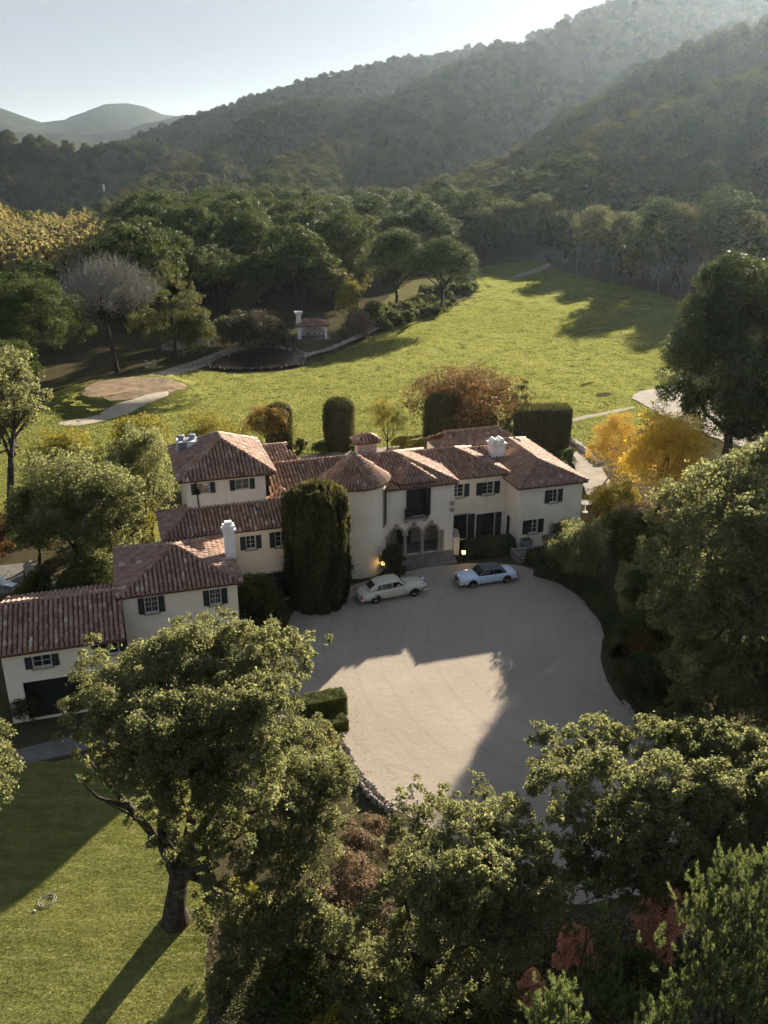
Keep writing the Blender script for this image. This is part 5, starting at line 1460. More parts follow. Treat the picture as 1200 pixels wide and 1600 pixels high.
# --- bushes and undergrowth in front ----------------------------------------------------------------------------------------------
def bush(name, label, specs, base_px, n, size, mat, seed, cat="bush", group=None, clump=0.34, trunk=0.04, asp=0.6, up=0.35):
    g = at(*base_px)
    return tree(name, label, g, lobes_px(specs, g), n, size, mat, seed, trunk, asp, clump, limbs=5, cat=cat, group=group, up=up, split=.2)
bush("maple_bush", "coral pink maple bush below the leaning oak trunk at lower right", [(1040, 1415, 2.4, .9), (1010, 1440, 2.0, .7), (1065, 1440, 2.0, .7), (1030, 1475, 1.5, .7), (1075, 1400, 2.6, .5)], (1040, 1500), 9000, 0.06, M["coral"], 41)
bush("maple_bush", "coral maple bush left of the slender pine", [(898, 1470, 2.4, .6), (880, 1495, 2.0, .55), (912, 1500, 1.8, .5)], (895, 1550), 4500, 0.06, M["coral"], 42)
bush("maple_bush", "dark coral maple bush deep in the bottom shade", [(835, 1540, 2.2, .5), (820, 1565, 1.8, .5)], (830, 1620), 2800, 0.06, M["coral"], 43)
bush("creeper_bush", "reddish brown creeper spilling beside the end of the rubble wall", [(585, 1290, 1.2, .6), (560, 1320, 1.4, .7), (610, 1300, 1.0, .5), (545, 1290, 1.0, .5), (595, 1330, 1.0, .6)], (580, 1350), 9000, 0.06, M["russet"], 44)
bush("creeper_bush", "orange and yellow leaved creeper at the foot of the clipped hedge", [(512, 1148, .9, .4), (522, 1165, .7, .4), (530, 1190, .5, .35), (505, 1170, .8, .4)], (518, 1190), 3600, 0.05, M["autumn"], 45)
bush("shrub", "yellow green shrub below the trunk of the tallest oak", [(380, 1400, 2.0, .7), (370, 1430, 1.4, .7), (400, 1440, 1.4, .6), (425, 1400, 2.4, .5)], (385, 1475), 7000, 0.07, M["lime"], 46)
bush("shrub", "pale twiggy russet shrub between the two front oaks", [(540, 1350, 1.8, .8), (520, 1390, 1.6, .8), (575, 1385, 1.5, .8), (550, 1430, 1.2, .8), (590, 1430, 1.2, .6)], (550, 1470), 12000, 0.055, M["russet"], 47)
bush("shrub", "dark green shrub at the bottom edge under the tallest oak", [(450, 1520, 1.2, .9), (480, 1500, 1.3, .7), (420, 1550, 1.0, .8), (470, 1570, .9, .9)], (450, 1580), 10000, 0.07, M["shrub"], 48)
bush("shrub", "low yellowish shrub at the bottom edge left of centre", [(540, 1560, 1.0, .7), (575, 1545, 1.1, .7), (520, 1600, .8, .8)], (545, 1610), 7000, 0.06, M["lime"], 49)
bush("shrub", "leafy dark shrub filling the gap under the bottom centre oak", [(620, 1590, 1.2, .9), (680, 1600, 1.4, 1.0), (740, 1600, 1.4, 1.0), (790, 1580, 1.6, .8)], (690, 1640), 12000, 0.075, M["shrub"], 50)
bush("shrub", "shady shrub under the wide live oak at lower right", [(1000, 1520, 1.8, .9), (970, 1560, 1.4, .9), (1030, 1560, 1.6, .9)], (1000, 1600), 8000, 0.075, M["shrub"], 51)
bush("oak_sapling", "low dark oak growth right of the tallest oak's trunk", [(345, 1425, 2.4, .9), (405, 1440, 2.6, 1.0), (470, 1430, 2.8, 1.0), (375, 1490, 1.6, .9), (440, 1490, 1.8, .9), (520, 1450, 2.4, .9), (355, 1540, 1.2, .8)], (415, 1530), 26000, 0.07, M["oak"], 52)
bush("oak_sapling", "olive oak growth below the leaning trunks at the bottom edge", [(560, 1480, 2.0, .8), (600, 1530, 1.8, .9), (540, 1540, 1.4, .8), (570, 1590, 1.2, .9)], (570, 1610), 13000, 0.07, M["oak"], 53)
# leaning bare trunks in the shade under the oaks
for i, (a, m_, c, r, lab) in enumerate([((395, 1425, .25), (490, 1480, .6), (610, 1540, 1.2), .16, "upper of two dark leaning trunks under the front oaks"),
                                       ((430, 1410, .3), (530, 1450, .9), (660, 1520, 1.9), .19, "longer dark leaning trunk under the front oaks")]):
    b = B(); b.tube([at(*a[:2], a[2]), at(*m_[:2], m_[2]), at(*c[:2], c[2])], [r, r * .85, r * .6], 8)
    o = b.build("fallen_trunk", M["bark"], None, smooth=True); tag(o, lab, "trunk")
# bare twig tangles
def twig_bush(label, px, r, h, seed, n=150, mat="bark_pale"):
    rs = np.random.RandomState(seed); b = B()
    for i in range(n):
        a = rs.uniform(0, 6.28); s = rs.uniform(.1, 1) ** .5 * r; st = np.array([rs.normal(0, .1), rs.normal(0, .1), 0])
        e = np.array([math.cos(a) * s, math.sin(a) * s, h * rs.uniform(.4, 1)])
        m_ = (st + e) / 2 + rs.normal(0, .12 * r, 3); m_[2] = max(m_[2], .05)
        b.tube([st, m_, e], [.014, .009, .003], 3, cap=False)
    o = b.build("twig_bush", M[mat]); o.location = Vector(at(*px)); tag(o, label, "bush")
twig_bush("pale bare twig tangle left of the bottom centre oak", (600, 1430), 1.2, 1.6, 61, 220)
twig_bush("pale bare twig tangle at the bottom edge under the oak", (690, 1610), 1.2, 1.8, 62, 220)
# fallen leaves and ground cover under the front trees
def litter(name, poly_px, n, size, mat, seed, lift=0.05, hgt=0.12):
    rs = np.random.RandomState(seed); poly = np.array(px_poly(poly_px))
    lo, hi = poly.min(0), poly.max(0); pts = []
    while sum(len(p) for p in pts) < n:
        q = rs.uniform(lo, hi, (n * 2, 2)); q = q[poly_sd(q[:, 0], q[:, 1], poly) > 0.02]
        dens = 0.5 + 0.5 * fbm(q[:, 0], q[:, 1], 1.3, seed); pts.append(q[rs.rand(len(q)) < dens])
    q = np.concatenate(pts)[:n]
    P = np.column_stack([q, lift + np.abs(rs.normal(0, hgt, n))]); N = unit(rs, n) * .6 + np.array([0, 0, 1.0])
    o = link_mesh(name, leaves_mesh(name, P, N, size, .6, rs.uniform(0, 1, n), rs, mat)); tag(o, kind="stuff")
litter("leaf_litter", [(330, 1440), (420, 1380), (560, 1400), (640, 1460), (1000, 1420), (1230, 1420), (1260, 1640), (330, 1640)], 26000, .05, M["russet"], 71)
litter("undergrowth", [(345, 1480), (470, 1450), (640, 1490), (1000, 1480), (1250, 1480), (1260, 1640), (340, 1640)], 24000, .065, M["shrub"], 72, .06, .22)

litter("fallen_leaves", [(460, 1000), (520, 1140), (545, 1190), (610, 1255), (760, 1340), (1000, 1380), (1050, 1250), (1000, 1140), (960, 1090), (940, 1010), (900, 940), (840, 900), (900, 1000), (900, 1200), (760, 1290), (640, 1240), (570, 1150), (560, 1090)], 2600, .035, M["russet"], 74, .018, .008)
M["blade"] = foliage("grass_blades", [(0.0, (0.09, 0.115, 0.027)), (0.5, (0.16, 0.18, 0.043)), (1.0, (0.3, 0.26, 0.1))], 0.42, 1.6)
# tussocks in the meadow
def tussocks(n, seed):
    rs = np.random.RandomState(seed); P_ = np.array(MEADOW); lo, hi = P_.min(0), P_.max(0)
    q = rs.uniform(lo, hi, (n * 6, 2)); q = q[poly_sd(q[:, 0], q[:, 1], MEADOW) > 1.0]
    d = fbm(q[:, 0], q[:, 1], .09, 5, 4) + .35 * fbm(q[:, 0], q[:, 1] * 1.6, .5, 6, 3); q = q[d > .42][:n]; n = len(q)
    P = np.column_stack([q, meadow_z(q[:, 0], q[:, 1]) + rs.uniform(.02, .1, n)]); N = unit(rs, n) + np.array([0, -.3, .5])
    tag(link_mesh("tussock_grass", leaves_mesh("tussock_grass", P, N, .13, .5, rs.uniform(.1, .9, n), rs, M["blade"])), kind="stuff")
tussocks(26000, 75)
# the standing grass of the meadow: small upright tufts that the low sun shines through
def grass_patch(seed, n=300, half=1.2):
    rs = np.random.RandomState(seed); c = rs.uniform(-half, half, (n, 2)); a = rs.uniform(0, math.pi, n); w = rs.uniform(.035, .08, n); h = rs.uniform(.03, .065, n)
    dx = np.column_stack([np.cos(a), np.sin(a), np.zeros(n)]) * w[:, None]; b0 = np.column_stack([c, np.full(n, -.01)])
    up = np.column_stack([rs.normal(0, .35, n) * h, rs.normal(0, .35, n) * h, h])
    V = np.stack([b0 - dx, b0 + dx, b0 + dx * .5 + up, b0 - dx * .5 + up], 1).reshape(-1, 3)
    me = np_mesh("grass_patch_%d" % seed, V, np.arange(4 * n).reshape(n, 4), np.repeat(np.clip(rs.normal(.30 + .13 * seed, .10, n), 0, 1), 4)); me.materials.append(M["meadow_blade"]); return me
M["meadow_blade"] = foliage("meadow_blades", [(0.0, (0.11, 0.127, 0.04)), (0.5, (0.155, 0.166, 0.054)), (1.0, (0.215, 0.212, 0.085))], 0.5, 2.1, warm=(1.04, 1.0, 0.82), objvar=0.0)
litter("ginkgo_leaves", [(930, 770), (945, 715), (985, 700), (1080, 770), (1100, 830), (1000, 850), (940, 830)], 9000, .07, M["gold"], 76, .02, .02)
# short grass standing on the front lawn
def grass(name, poly, n, seed, mat, h=.055, w=.012, keep=None):
    rs = np.random.RandomState(seed); P_ = np.array(poly); lo, hi = P_.min(0), P_.max(0)
    lo = np.maximum(lo, [-24, 24]); hi = np.minimum(hi, [30, 62])
    q = rs.uniform(lo, hi, (n, 2)); q = q[poly_sd(q[:, 0], q[:, 1], P_) > 0.03]
    n = len(q); a = rs.uniform(0, 6.28, n); ln = h * rs.uniform(.5, 1.5, n); b0 = np.column_stack([q, np.full(n, .008)])
    sd_ = np.column_stack([np.cos(a), np.sin(a), np.zeros(n)]) * w
    tip = b0 + np.column_stack([rs.normal(0, .5, n) * ln, rs.normal(0, .5, n) * ln, ln])
    V = np.stack([b0 - sd_, b0 + sd_, tip], 1).reshape(-1, 3)
    t = np.clip(.45 + .25 * fbm(q[:, 0], q[:, 1], .9, seed) + rs.normal(0, .15, n), 0, 1)
    o = link_mesh(name, np_mesh(name, V, np.arange(n * 3).reshape(-1, 3), np.repeat(t, 3)), mat); tag(o, kind="stuff")
grass("grass", LAWN, 170000, 73, M["blade"])

# --- clipped yews and hedges ---------------------------------------------------------------------------------------------------------------
def clipped(name, label, loc, kind, dims, n, size, mat, seed, cat="tree", rz=0.0, group=None, streak=True, round_top=0.25):
    """clipped foliage on a solid body. kind 'column' (rx, ry, h, taper) or 'box' (lx, ly, h)"""
    rs = np.random.RandomState(seed)
    R = empty(name, loc, rz); tag(R, label, cat, group)
    if kind == 'column':
        rx, ry, h, tp = dims
        th = rs.uniform(0, 2 * math.pi, n); t = rs.uniform(0, 1, n); top = rs.rand(n) < 0.16
        prof = lambda t: (tp + (1 - tp) * np.sin(np.clip(t, 0, .6) / .6 * math.pi / 2)) * np.clip(1 - np.clip((t - (1 - round_top)) / round_top, 0, 1) ** 2.6 * .45, 0.05, 1)
        nz = lambda th, t: 1 + .04 * np.sin(th * 2 + t * 5 + 1) + .065 * np.sin(th * 9 + 2.2 * np.sin(t * 5)) + .035 * np.sin(th * 17 + 1.3 + t * 4) + .03 * np.sin(th * 5 + t * 9)
        rr = prof(t) * nz(th, t) * rs.uniform(.93, 1.04, n) * (1 + np.where(rs.rand(n) < .15, rs.exponential(.03, n), 0))
        q = np.sqrt(rs.rand(n)); rr = np.where(top, q * prof(np.array([1.0]))[0], rr)
        zt = h * (1 + .025 * np.sin(th * 6 + q * 7) - .07 * q ** 2)
        P = np.column_stack([rx * rr * np.cos(th), ry * rr * np.sin(th), np.where(top, zt, t * h)])
        N = np.column_stack([np.cos(th), np.sin(th), np.where(top, 2.5, .25)])
        b = B(); ns, nh = 28, 16
        prf = []
        vs, fs = [], []
        for j in range(nh + 1):
            tt = j / nh
            for i in range(ns):
                a = 2 * math.pi * i / ns; k = float(prof(np.array([tt]))[0] * nz(np.array([a]), np.array([tt]))[0]) * .92
                vs.append((rx * k * math.cos(a), ry * k * math.sin(a), tt * h * .985))
        for j in range(nh):
            for i in range(ns): fs.append((j * ns + i, j * ns + (i + 1) % ns, (j + 1) * ns + (i + 1) % ns, (j + 1) * ns + i))
        fs.append(tuple(nh * ns + i for i in range(ns)))
        b.add(vs, fs)
    else:
        lx, ly, h = dims
        ar = np.array([lx * ly, lx * h, lx * h, ly * h, ly * h]); f = rs.choice(5, n, p=ar / ar.sum())
        a, c = rs.uniform(-.5, .5, n), rs.uniform(-.5, .5, n); j = rs.normal(0, .03, n) + .05 * np.sin(a * lx * 5) * np.cos(c * 6)
        P = np.zeros((n, 3)); N = np.zeros((n, 3))
        for k, (ax, s) in enumerate([(2, 1), (1, -1), (1, 1), (0, -1), (0, 1)]):
            m_ = f == k
            if ax == 2: P[m_] = np.column_stack([a * lx, c * ly, h + j])[m_]; N[m_] = (0, 0, 1)
            if ax == 1: P[m_] = np.column_stack([a * lx, s * (ly / 2 + j), (c + .5) * h])[m_]; N[m_] = (0, s, .2)
            if ax == 0: P[m_] = np.column_stack([s * (lx / 2 + j), a * ly, (c + .5) * h])[m_]; N[m_] = (s, 0, .2)
        b = B().box(-lx / 2 * .96, lx / 2 * .96, -ly / 2 * .94, ly / 2 * .94, 0, h * .97)
    if streak: P[:, 2] += np.abs(rs.normal(0, size * .8, n)) + np.where((rs.rand(n) < .12) & (N[:, 2] > .9), rs.exponential(size * 1.1, n), 0)
    tint = np.clip(.4 + .22 * fbm(P[:, 0] * 3 + P[:, 1] * 2, P[:, 2] * .6, 1.1, seed) + rs.normal(0, .18, n), 0, 1)
    NN = N + unit(rs, n) * .7
    if streak:      # upright sprays: long axis vertical
        s = (size * rs.uniform(.7, 1.5, n))[:, None]
        T = np.array([0, 0, 1.0]) + unit(rs, n) * .35 + N * .25; T /= np.linalg.norm(T, axis=1, keepdims=True)
        S = np.cross(T, NN); S /= np.linalg.norm(S, axis=1, keepdims=True)
        V = np.stack([P + T * s * 1.5, P + S * s * .45 - T * s * .8, P - S * s * .45 - T * s * .8], 1).reshape(-1, 3)
        me = np_mesh("foliage", V, np.arange(3 * n).reshape(n, 3), np.repeat(tint, 3)); me.materials.append(mat)
    else:
        me = leaves_mesh("foliage", P, NN, size, .6, tint, rs, mat)
    link_mesh("foliage", me, None, R)
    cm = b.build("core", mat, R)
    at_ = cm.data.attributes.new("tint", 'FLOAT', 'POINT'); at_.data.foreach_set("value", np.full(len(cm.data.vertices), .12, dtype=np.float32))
    return R
g, h, r = spot(497, 948, 752, 53)
clipped("yew_tree", "massive clipped yew column in front of the round tower", (g[0], g[1] + .4, 0), 'column', (2.42, 2.3, 9.9, .8), 34000, .15, M["yew"], 81, round_top=.12)
g, h, r = spot(530, 706, 622, 24)
clipped("yew_tree", "lone barrel shaped yew on the lawn behind the main ridge", g, 'column', (1.85, 1.8, h, .72), 13000, .085, M["yew"], 82, round_top=.2)
g, h, r = spot(438, 708, 630, 21)
clipped("yew_tree", "barrel shaped yew half hidden by the orange leaved tree", g, 'column', (1.6, 1.6, h, .75), 8000, .085, M["yew"], 83, round_top=.2)
g = at(690, 706)
clipped("yew_tree", "tall narrow yew at the left end of the clipped yew hedges", g, 'column', (2.2, 1.8, 6.9, .9), 12000, .09, M["yew"], 84, round_top=.12)
g = at(727, 707)
clipped("yew_hedge", "lower clipped yew hedge in front of the bronze tree", (g[0], g[1] - .5, 0), 'box', (6.8, 2.4, 4.6), 15000, .09, M["yew"], 85, "hedge", .08)
g = at(846, 704)
clipped("yew_hedge", "big square clipped yew hedge behind the right wing", (g[0], g[1] + .6, 0), 'box', (6.4, 3.0, 5.2), 16000, .09, M["yew"], 86, "hedge", .05)
g = at(812, 690)
tree("yew_tree", "shaggy dark yew rising behind the square yew hedge", g, cone_lobes(2.4, 8.0, .5, np.random.RandomState(3), 18, .55), 12000, .13, M["yew"], 87, .2, .35, .34, limbs=4)
# box hedge beside the court, lit on top
c0 = at(515, 1120); rz = math.atan2(*(at(545, 1104) - at(462, 1121))[:2][::-1])
clipped("clipped_hedge", "sunlit clipped box hedge on the left rim of the gravel court", (c0[0] - .75, c0[1] + .25, 0), 'box', (3.6, 1.25, 1.35), 22000, .035, M["box"], 88, "hedge", rz, streak=False)
clipped("clipped_hedge", "lower clipped hedge stub just below the sunlit box hedge", (c0[0] + .65, c0[1] - 1.25, 0), 'box', (.95, 1.0, .8), 6000, .035, M["box"], 89, "hedge", rz + .1, streak=False)
def hedge_run(label, pts_px, wdt, h, n, seed, mat, z=0.0):
    """a low hedge following a curved line"""
    rs = np.random.RandomState(seed); P = np.array([at(*p)[:2] for p in pts_px])
    seg = np.linalg.norm(np.diff(P, axis=0), axis=1); cum = np.append(0, seg.cumsum())
    s = rs.uniform(0, cum[-1], n); x = np.interp(s, cum, P[:, 0]); y = np.interp(s, cum, P[:, 1])
    dx = np.interp(s + .1, cum, P[:, 0]) - np.interp(s - .1, cum, P[:, 0]); dy = np.interp(s + .1, cum, P[:, 1]) - np.interp(s - .1, cum, P[:, 1])
    l = np.hypot(dx, dy) + 1e-9; nx, ny = -dy / l, dx / l
    a = rs.uniform(0, math.pi, n); k = 1 + .16 * fbm(s, a, 1.4, seed)
    o = np.cos(a) * wdt / 2 * k; zz = np.abs(np.sin(a)) ** .6 * h * k
    Q = np.column_stack([x + nx * o, y + ny * o, zz]); N = np.column_stack([nx * np.cos(a), ny * np.cos(a), np.sin(a)]) + unit(rs, n) * .7
    me = leaves_mesh("hedge", Q, N, .07, .6, np.clip(.4 + .2 * fbm(Q[:, 0], Q[:, 1], 1.5, seed) + rs.normal(0, .2, n), 0, 1), rs, mat)
    R = empty("hedge", (0, 0, 0)); tag(R, label, "hedge")
    link_mesh("foliage", me, None, R)
    b = B(); m = 10
    S = np.linspace(0, cum[-1], 40); vs = []; fs = []
    for i, q in enumerate(S):
        X, Y = np.interp(q, cum, P[:, 0]), np.interp(q, cum, P[:, 1]); X2, Y2 = np.interp(min(q + .2, cum[-1]), cum, P[:, 0]), np.interp(min(q + .2, cum[-1]), cum, P[:, 1]); X1, Y1 = np.interp(max(q - .2, 0), cum, P[:, 0]), np.interp(max(q - .2, 0), cum, P[:, 1])
        l = math.hypot(X2 - X1, Y2 - Y1); ux, uy = -(Y2 - Y1) / l, (X2 - X1) / l
        for j in range(m):
            a = math.pi * j / (m - 1); vs.append((X + ux * math.cos(a) * wdt / 2 * .85, Y + uy * math.cos(a) * wdt / 2 * .85, math.sin(a) ** .6 * h * .88))
    for i in range(39):
        for j in range(m - 1): fs.append((i * m + j, i * m + j + 1, (i + 1) * m + j + 1, (i + 1) * m + j))
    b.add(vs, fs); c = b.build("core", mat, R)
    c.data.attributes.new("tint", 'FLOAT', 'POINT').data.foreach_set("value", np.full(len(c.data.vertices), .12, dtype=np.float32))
hedge_run("dark curving hedge along the far right rim of the court", [(838, 895), (880, 905), (920, 930), (950, 965), (968, 1005), (972, 1030)], 1.7, 1.2, 26000, 91, M["shrub"])
hedge_run("dark low planting along the near right rim of the court", [(985, 1050), (1000, 1080), (1030, 1115), (1060, 1150), (1090, 1180)], 2.2, .9, 22000, 92, M["shrub"])
hedge_run("low shrub bed under the wall between steps and garden stair", [(722, 868), (750, 866), (778, 862), (798, 858)], 2.2, 1.55, 16000, 93, M["shrub"])
hedge_run("low hedge in front of the right wing beside the garden stair", [(826, 878), (845, 884), (868, 895)], 1.6, 1.25, 11000, 94, M["shrub"])
hedge_run("hedge strip behind the garage roof catching light", [(28, 950), (42, 930), (56, 908)], 1.0, 1.1, 6000, 95, M["box"])
hedge_run("short dark hedge by the left garden path", [(66, 945), (74, 915)], .9, 1.0, 3500, 96, M["shrub"])
hedge_run("dark hedge right of the left garden path", [(92, 945), (100, 915)], 1.0, 1.0, 3500, 97, M["shrub"])

# --- shrubs about the house ----------------------------------------------------------------------------------------------------------------------
def ball(name, label, px, top, hw_px, n, size, mat, seed, cat="bush", k=9, group=None, clump=.35, base=.1, trunk=.06, lr=.45):
    g, h, r = spot(*px, top, hw_px)
    return tree(name, label, g, round_lobes(r, h, base, np.random.RandomState(seed), k, lr), n, size, mat, seed, trunk, .6, clump, cat=cat, group=group, limbs=5, split=.25)
ball("round_bush", "large grey green ball bush at the right end of the villa", (900, 908), 812, 47, 24000, .07, M["oak"], 101)
ball("round_bush", "darker bush behind the ball bush against the right wing wall", (880, 880), 805, 30, 9000, .08, M["shrub"], 102)
ball("shrub", "dark shrub under the windows of the left wing", (402, 985), 893, 46, 20000, .08, M["shrub"], 103)
ball("shrub", "dark shrub between the round tower and the entrance steps", (612, 902), 845, 20, 9000, .07, M["shrub"], 104, base=.05)
ball("shrub", "small dark shrub at the right foot of the yew column", (548, 900), 862, 14, 4000, .07, M["shrub"], 105)
ball("shrub", "purple leaved shrub against the two storey left wing", (322, 1010), 955, 30, 5500, .06, M["russet"], 106)
ball("shrub", "yellowish shrub at the corner right of the right wing", (940, 800), 758, 28, 7000, .08, M["lime"], 107)
ball("shrub", "dark shrub beyond the white table", (960, 850), 800, 40, 9000, .09, M["shrub"], 108)
ball("shrub", "low brown shrub under the yellow ginkgo", (985, 835), 795, 36, 6000, .08, M["russet"], 109)
ball("maple_bush", "dark red maple standing in the shaded side lawn", (1000, 1035), 985, 26, 6000, .07, M["bronze"], 110)
ball("shrub", "dense dark shrub added for shade at the back of the side lawn", (1010, 960), 890, 44, 15000, .09, M["shrub"], 113)  # this and the next two are added to darken the shaded lawn strip
ball("shrub", "wide dark shrub added for shade behind the curving court hedge", (1000, 1010), 950, 40, 14000, .09, M["shrub"], 114)
ball("shrub", "dark shrub added for shade below the red maple near the court kerb", (1020, 1090), 1030, 46, 15000, .09, M["shrub"], 115)
ball("shrub", "brownish shrub at the foot of the ginkgo trunk", (1055, 800), 768, 34, 7000, .08, M["russet"], 116)
ball("shrub", "low olive shrub left of the ginkgo above the white table", (965, 790), 758, 30, 7000, .08, M["lime"], 117)
ball("shrub", "green shrub beside the garage opening", (40, 1125), 1085, 26, 4000, .06, M["shrub"], 111)
for i, (px, top, hw_, lab) in enumerate([((500, 712), 690, 17, "low terrace shrub left of the lone yew"), ((560, 712), 692, 15, "low terrace shrub right of the lone yew"), ((470, 705), 684, 9, "little round bush by the terrace paving"),
     ((625, 705), 680, 18, "bright bush left of the tall narrow yew"), ((655, 712), 688, 20, "low golden bush at the foot of the tall narrow yew"), ((888, 728), 698, 12, "small bush right of the square yew hedge"), ((775, 690), 668, 12, "small bush between the two yew hedges")]):
    ball("shrub", lab, px, top, hw_, 3200, .08, M["lime"] if i in (3, 4) else M["shrub"], 120 + i, k=6)

# --- ornamental trees behind and beside the house ---------------------------------------------------------------------------------------------------
def ornamental(name, label, px, top, hw_px, n, size, mat, seed, base_f=.25, k=14, tr=.14, asp=.6, clump=.3, lr=.42, bark=None, shape='round'):
    g, h, r = spot(*px, top, hw_px)
    rs = np.random.RandomState(seed)
    L = round_lobes(r, h, h * base_f, rs, k, lr) if shape == 'round' else (cone_lobes(r, h, h * base_f, rs, k) if shape == 'cone' else umbrella_lobes(r, h, rs, k))
    return tree(name, label, g, L, n, size, mat, seed, tr, asp, clump, limbs=8, split=.35, bark=bark)
ornamental("ginkgo_tree", "golden yellow ginkgo right of the villa", (1030, 792), 644, 68, 26000, .11, M["yellow"], 131, .16, 16, .2)
ornamental("birch_tree", "weeping gold birch beside the yellow ginkgo", (952, 748), 642, 38, 15000, .085, M["gold"], 132, .1, 14, .12, .4, bark=M["bark_pale"])
ornamental("maple_tree", "broad bronze red tree behind the clipped yew hedges", (728, 690), 586, 86, 24000, .13, M["bronze"], 133, .3, 18, .3)
ornamental("maple_tree", "small orange leaved tree in front of the half hidden yew", (418, 714), 632, 38, 8500, .10, M["autumn"], 134, .34, 11, .16)
ornamental("fruit_tree", "thin yellow green tree between the lone yew and the bronze tree", (606, 708), 628, 32, 4200, .09, M["lime"], 135, .3, 10, .12)
ornamental("garden_tree", "dark spreading tree left of the square upper block", (238, 845), 655, 58, 30000, .085, M["oak"], 136, .2, 16, .22)
ornamental("garden_tree", "dark dense tree left of the middle range", (120, 885), 705, 85, 38000, .092, M["oak"], 137, .12, 18, .25)
ornamental("garden_tree", "autumn tinged tree behind the garden hedge at left", (150, 860), 745, 52, 14000, .10, M["autumn"], 138, .2, 12, .15)
ornamental("garden_tree", "feathery yellow green tree on the lawn edge at left", (110, 780), 672, 62, 14000, .11, M["lime"], 139, .2, 14, .16)
ornamental("garden_tree", "thin yellow topped tree behind the square block chimney", (225, 750), 650, 50, 13000, .11, M["lime"], 140, .25, 14, .16)
ornamental("garden_tree", "pale feathery tree left of the orange leaved tree", (330, 715), 652, 48, 8000, .10, M["lime"], 141, .2, 12, .12)
ornamental("garden_tree", "reddish bush tree at the far left edge by the patio", (-2, 880), 790, 26, 6000, .09, M["bronze"], 142, .1, 9, .1)
ornamental("garden_tree", "low yellow shrub tree behind the left wing roof", (185, 830), 762, 26, 5000, .09, M["autumn"], 143, .1, 9, .1)
ornamental("garden_tree", "tall dark tree behind the picket fence", (185, 905), 715, 62, 26000, .09, M["oak"], 146, .15, 15, .16)
ornamental("garden_tree", "dark rounded tree between the patio and the picket fence", (62, 880), 745, 50, 20000, .09, M["shrub"], 147, .1, 13, .16)
ornamental("garden_tree", "yellow touched tree close against the left end of the middle range roof", (222, 870), 760, 34, 9000, .085, M["lime"], 148, .1, 10, .12)
ball("shrub", "broad dark shrub behind the left wing roof", (140, 930), 868, 50, 12000, .085, M["shrub"], 112)
g = at(18, 820)
tree("oak_tree", "leaning oak with bare trunk at the left edge of the lawn", g, lobes_px([(10, 590, 11.5, 2.4), (45, 620, 10.6, 2.0), (-40, 600, 11.5, 2.8), (25, 650, 8.6, 2.0), (60, 650, 8.6, 1.2), (-30, 670, 8, 2.6), (20, 560, 13, 1.8)], g), 26000, .13, M["oak"], 144, .38, .6, .3, limbs=6, split=.55)
g = at(25, 700)
tree("stone_pine", "small umbrella pine at the left edge above the leaning oak", g, umbrella_lobes(4.6, 13.0, np.random.RandomState(5), 14), 15000, .17, M["pine"], 145, .3, .3, .34, limbs=6, split=.6)

# --- large trees in the middle distance --------------------------------------------------------------------------------------------------------------------
g, h, r = spot(60, 622, 432, 92)
tree("stone_pine", "broad umbrella pine left of the grey bare tree", g, umbrella_lobes(r, h, np.random.RandomState(6), 26, .5), 64000, .15, M["pine"], 151, .42, .3, .3, limbs=10, split=.55)
g, h, r = spot(272, 558, 414, 58)
tree("conifer_tree", "tall olive conifer just right of the grey bare tree", g, cone_lobes(r * 1.05, h, h * .2, np.random.RandomState(7), 24, .6), 26000, .22, M["oak_far"], 152, .35, .35, .34, limbs=6)
g, h, r = spot(620, 488, 362, 52)
tree("stone_pine", "left umbrella pine of the pair at the lawn edge", g, umbrella_lobes(r, h, np.random.RandomState(8), 20, .55, .36), 26000, .24, M["pine"], 153, .4, .3, .36, limbs=10, split=.42)
g, h, r = spot(690, 491, 370, 49)
tree("stone_pine", "right umbrella pine of the pair at the lawn edge", g, umbrella_lobes(r, h, np.random.RandomState(9), 20, .5, .34), 26000, .22, M["pine"], 154, .36, .3, .36, limbs=9, split=.45)
g = at(1128, 735)
rs9 = np.random.RandomState(10)
L9 = [(px, py, 0, r) for px, py, r in [(1130, 445, 2.6), (1180, 450, 3.0), (1100, 500, 2.8), (1160, 510, 3.4), (1210, 500, 3.2), (1075, 560, 2.6), (1130, 570, 3.4), (1190, 575, 3.6), (1060, 620, 2.2), (1110, 635, 3.0), (1170, 640, 3.2), (1225, 620, 3.4), (1085, 540, 2.2), (1052, 585, 1.6), (1062, 548, 1.8), (1120, 440, 1.8), (1140, 480, 3.0), (1090, 665, 2.0), (1150, 680, 2.4), (1150, 425, 2.0), (1240, 450, 3.2)]]
LL = []
for (px, py, _, r) in L9:
    p = at_y(px, py, g[1] + rs9.uniform(-2.5, 2.5)) - g; LL.append((p[0], p[1], p[2], r, r, r * .8))
tree("conifer_tree", "great dark conifer standing right of the meadow", g, LL, 150000, .16, M["pine"], 155, .6, .45, .32, nclump=1100, limbs=10, split=.3)
g, h, r = spot(1188, 735, 572, 36)
tree("conifer_tree", "younger pine at the right edge beside the great conifer", g, cone_lobes(r * 1.1, h, h * .25, np.random.RandomState(11), 18, .6), 16000, .15, M["pine"], 156, .2, .35, .34, limbs=5)
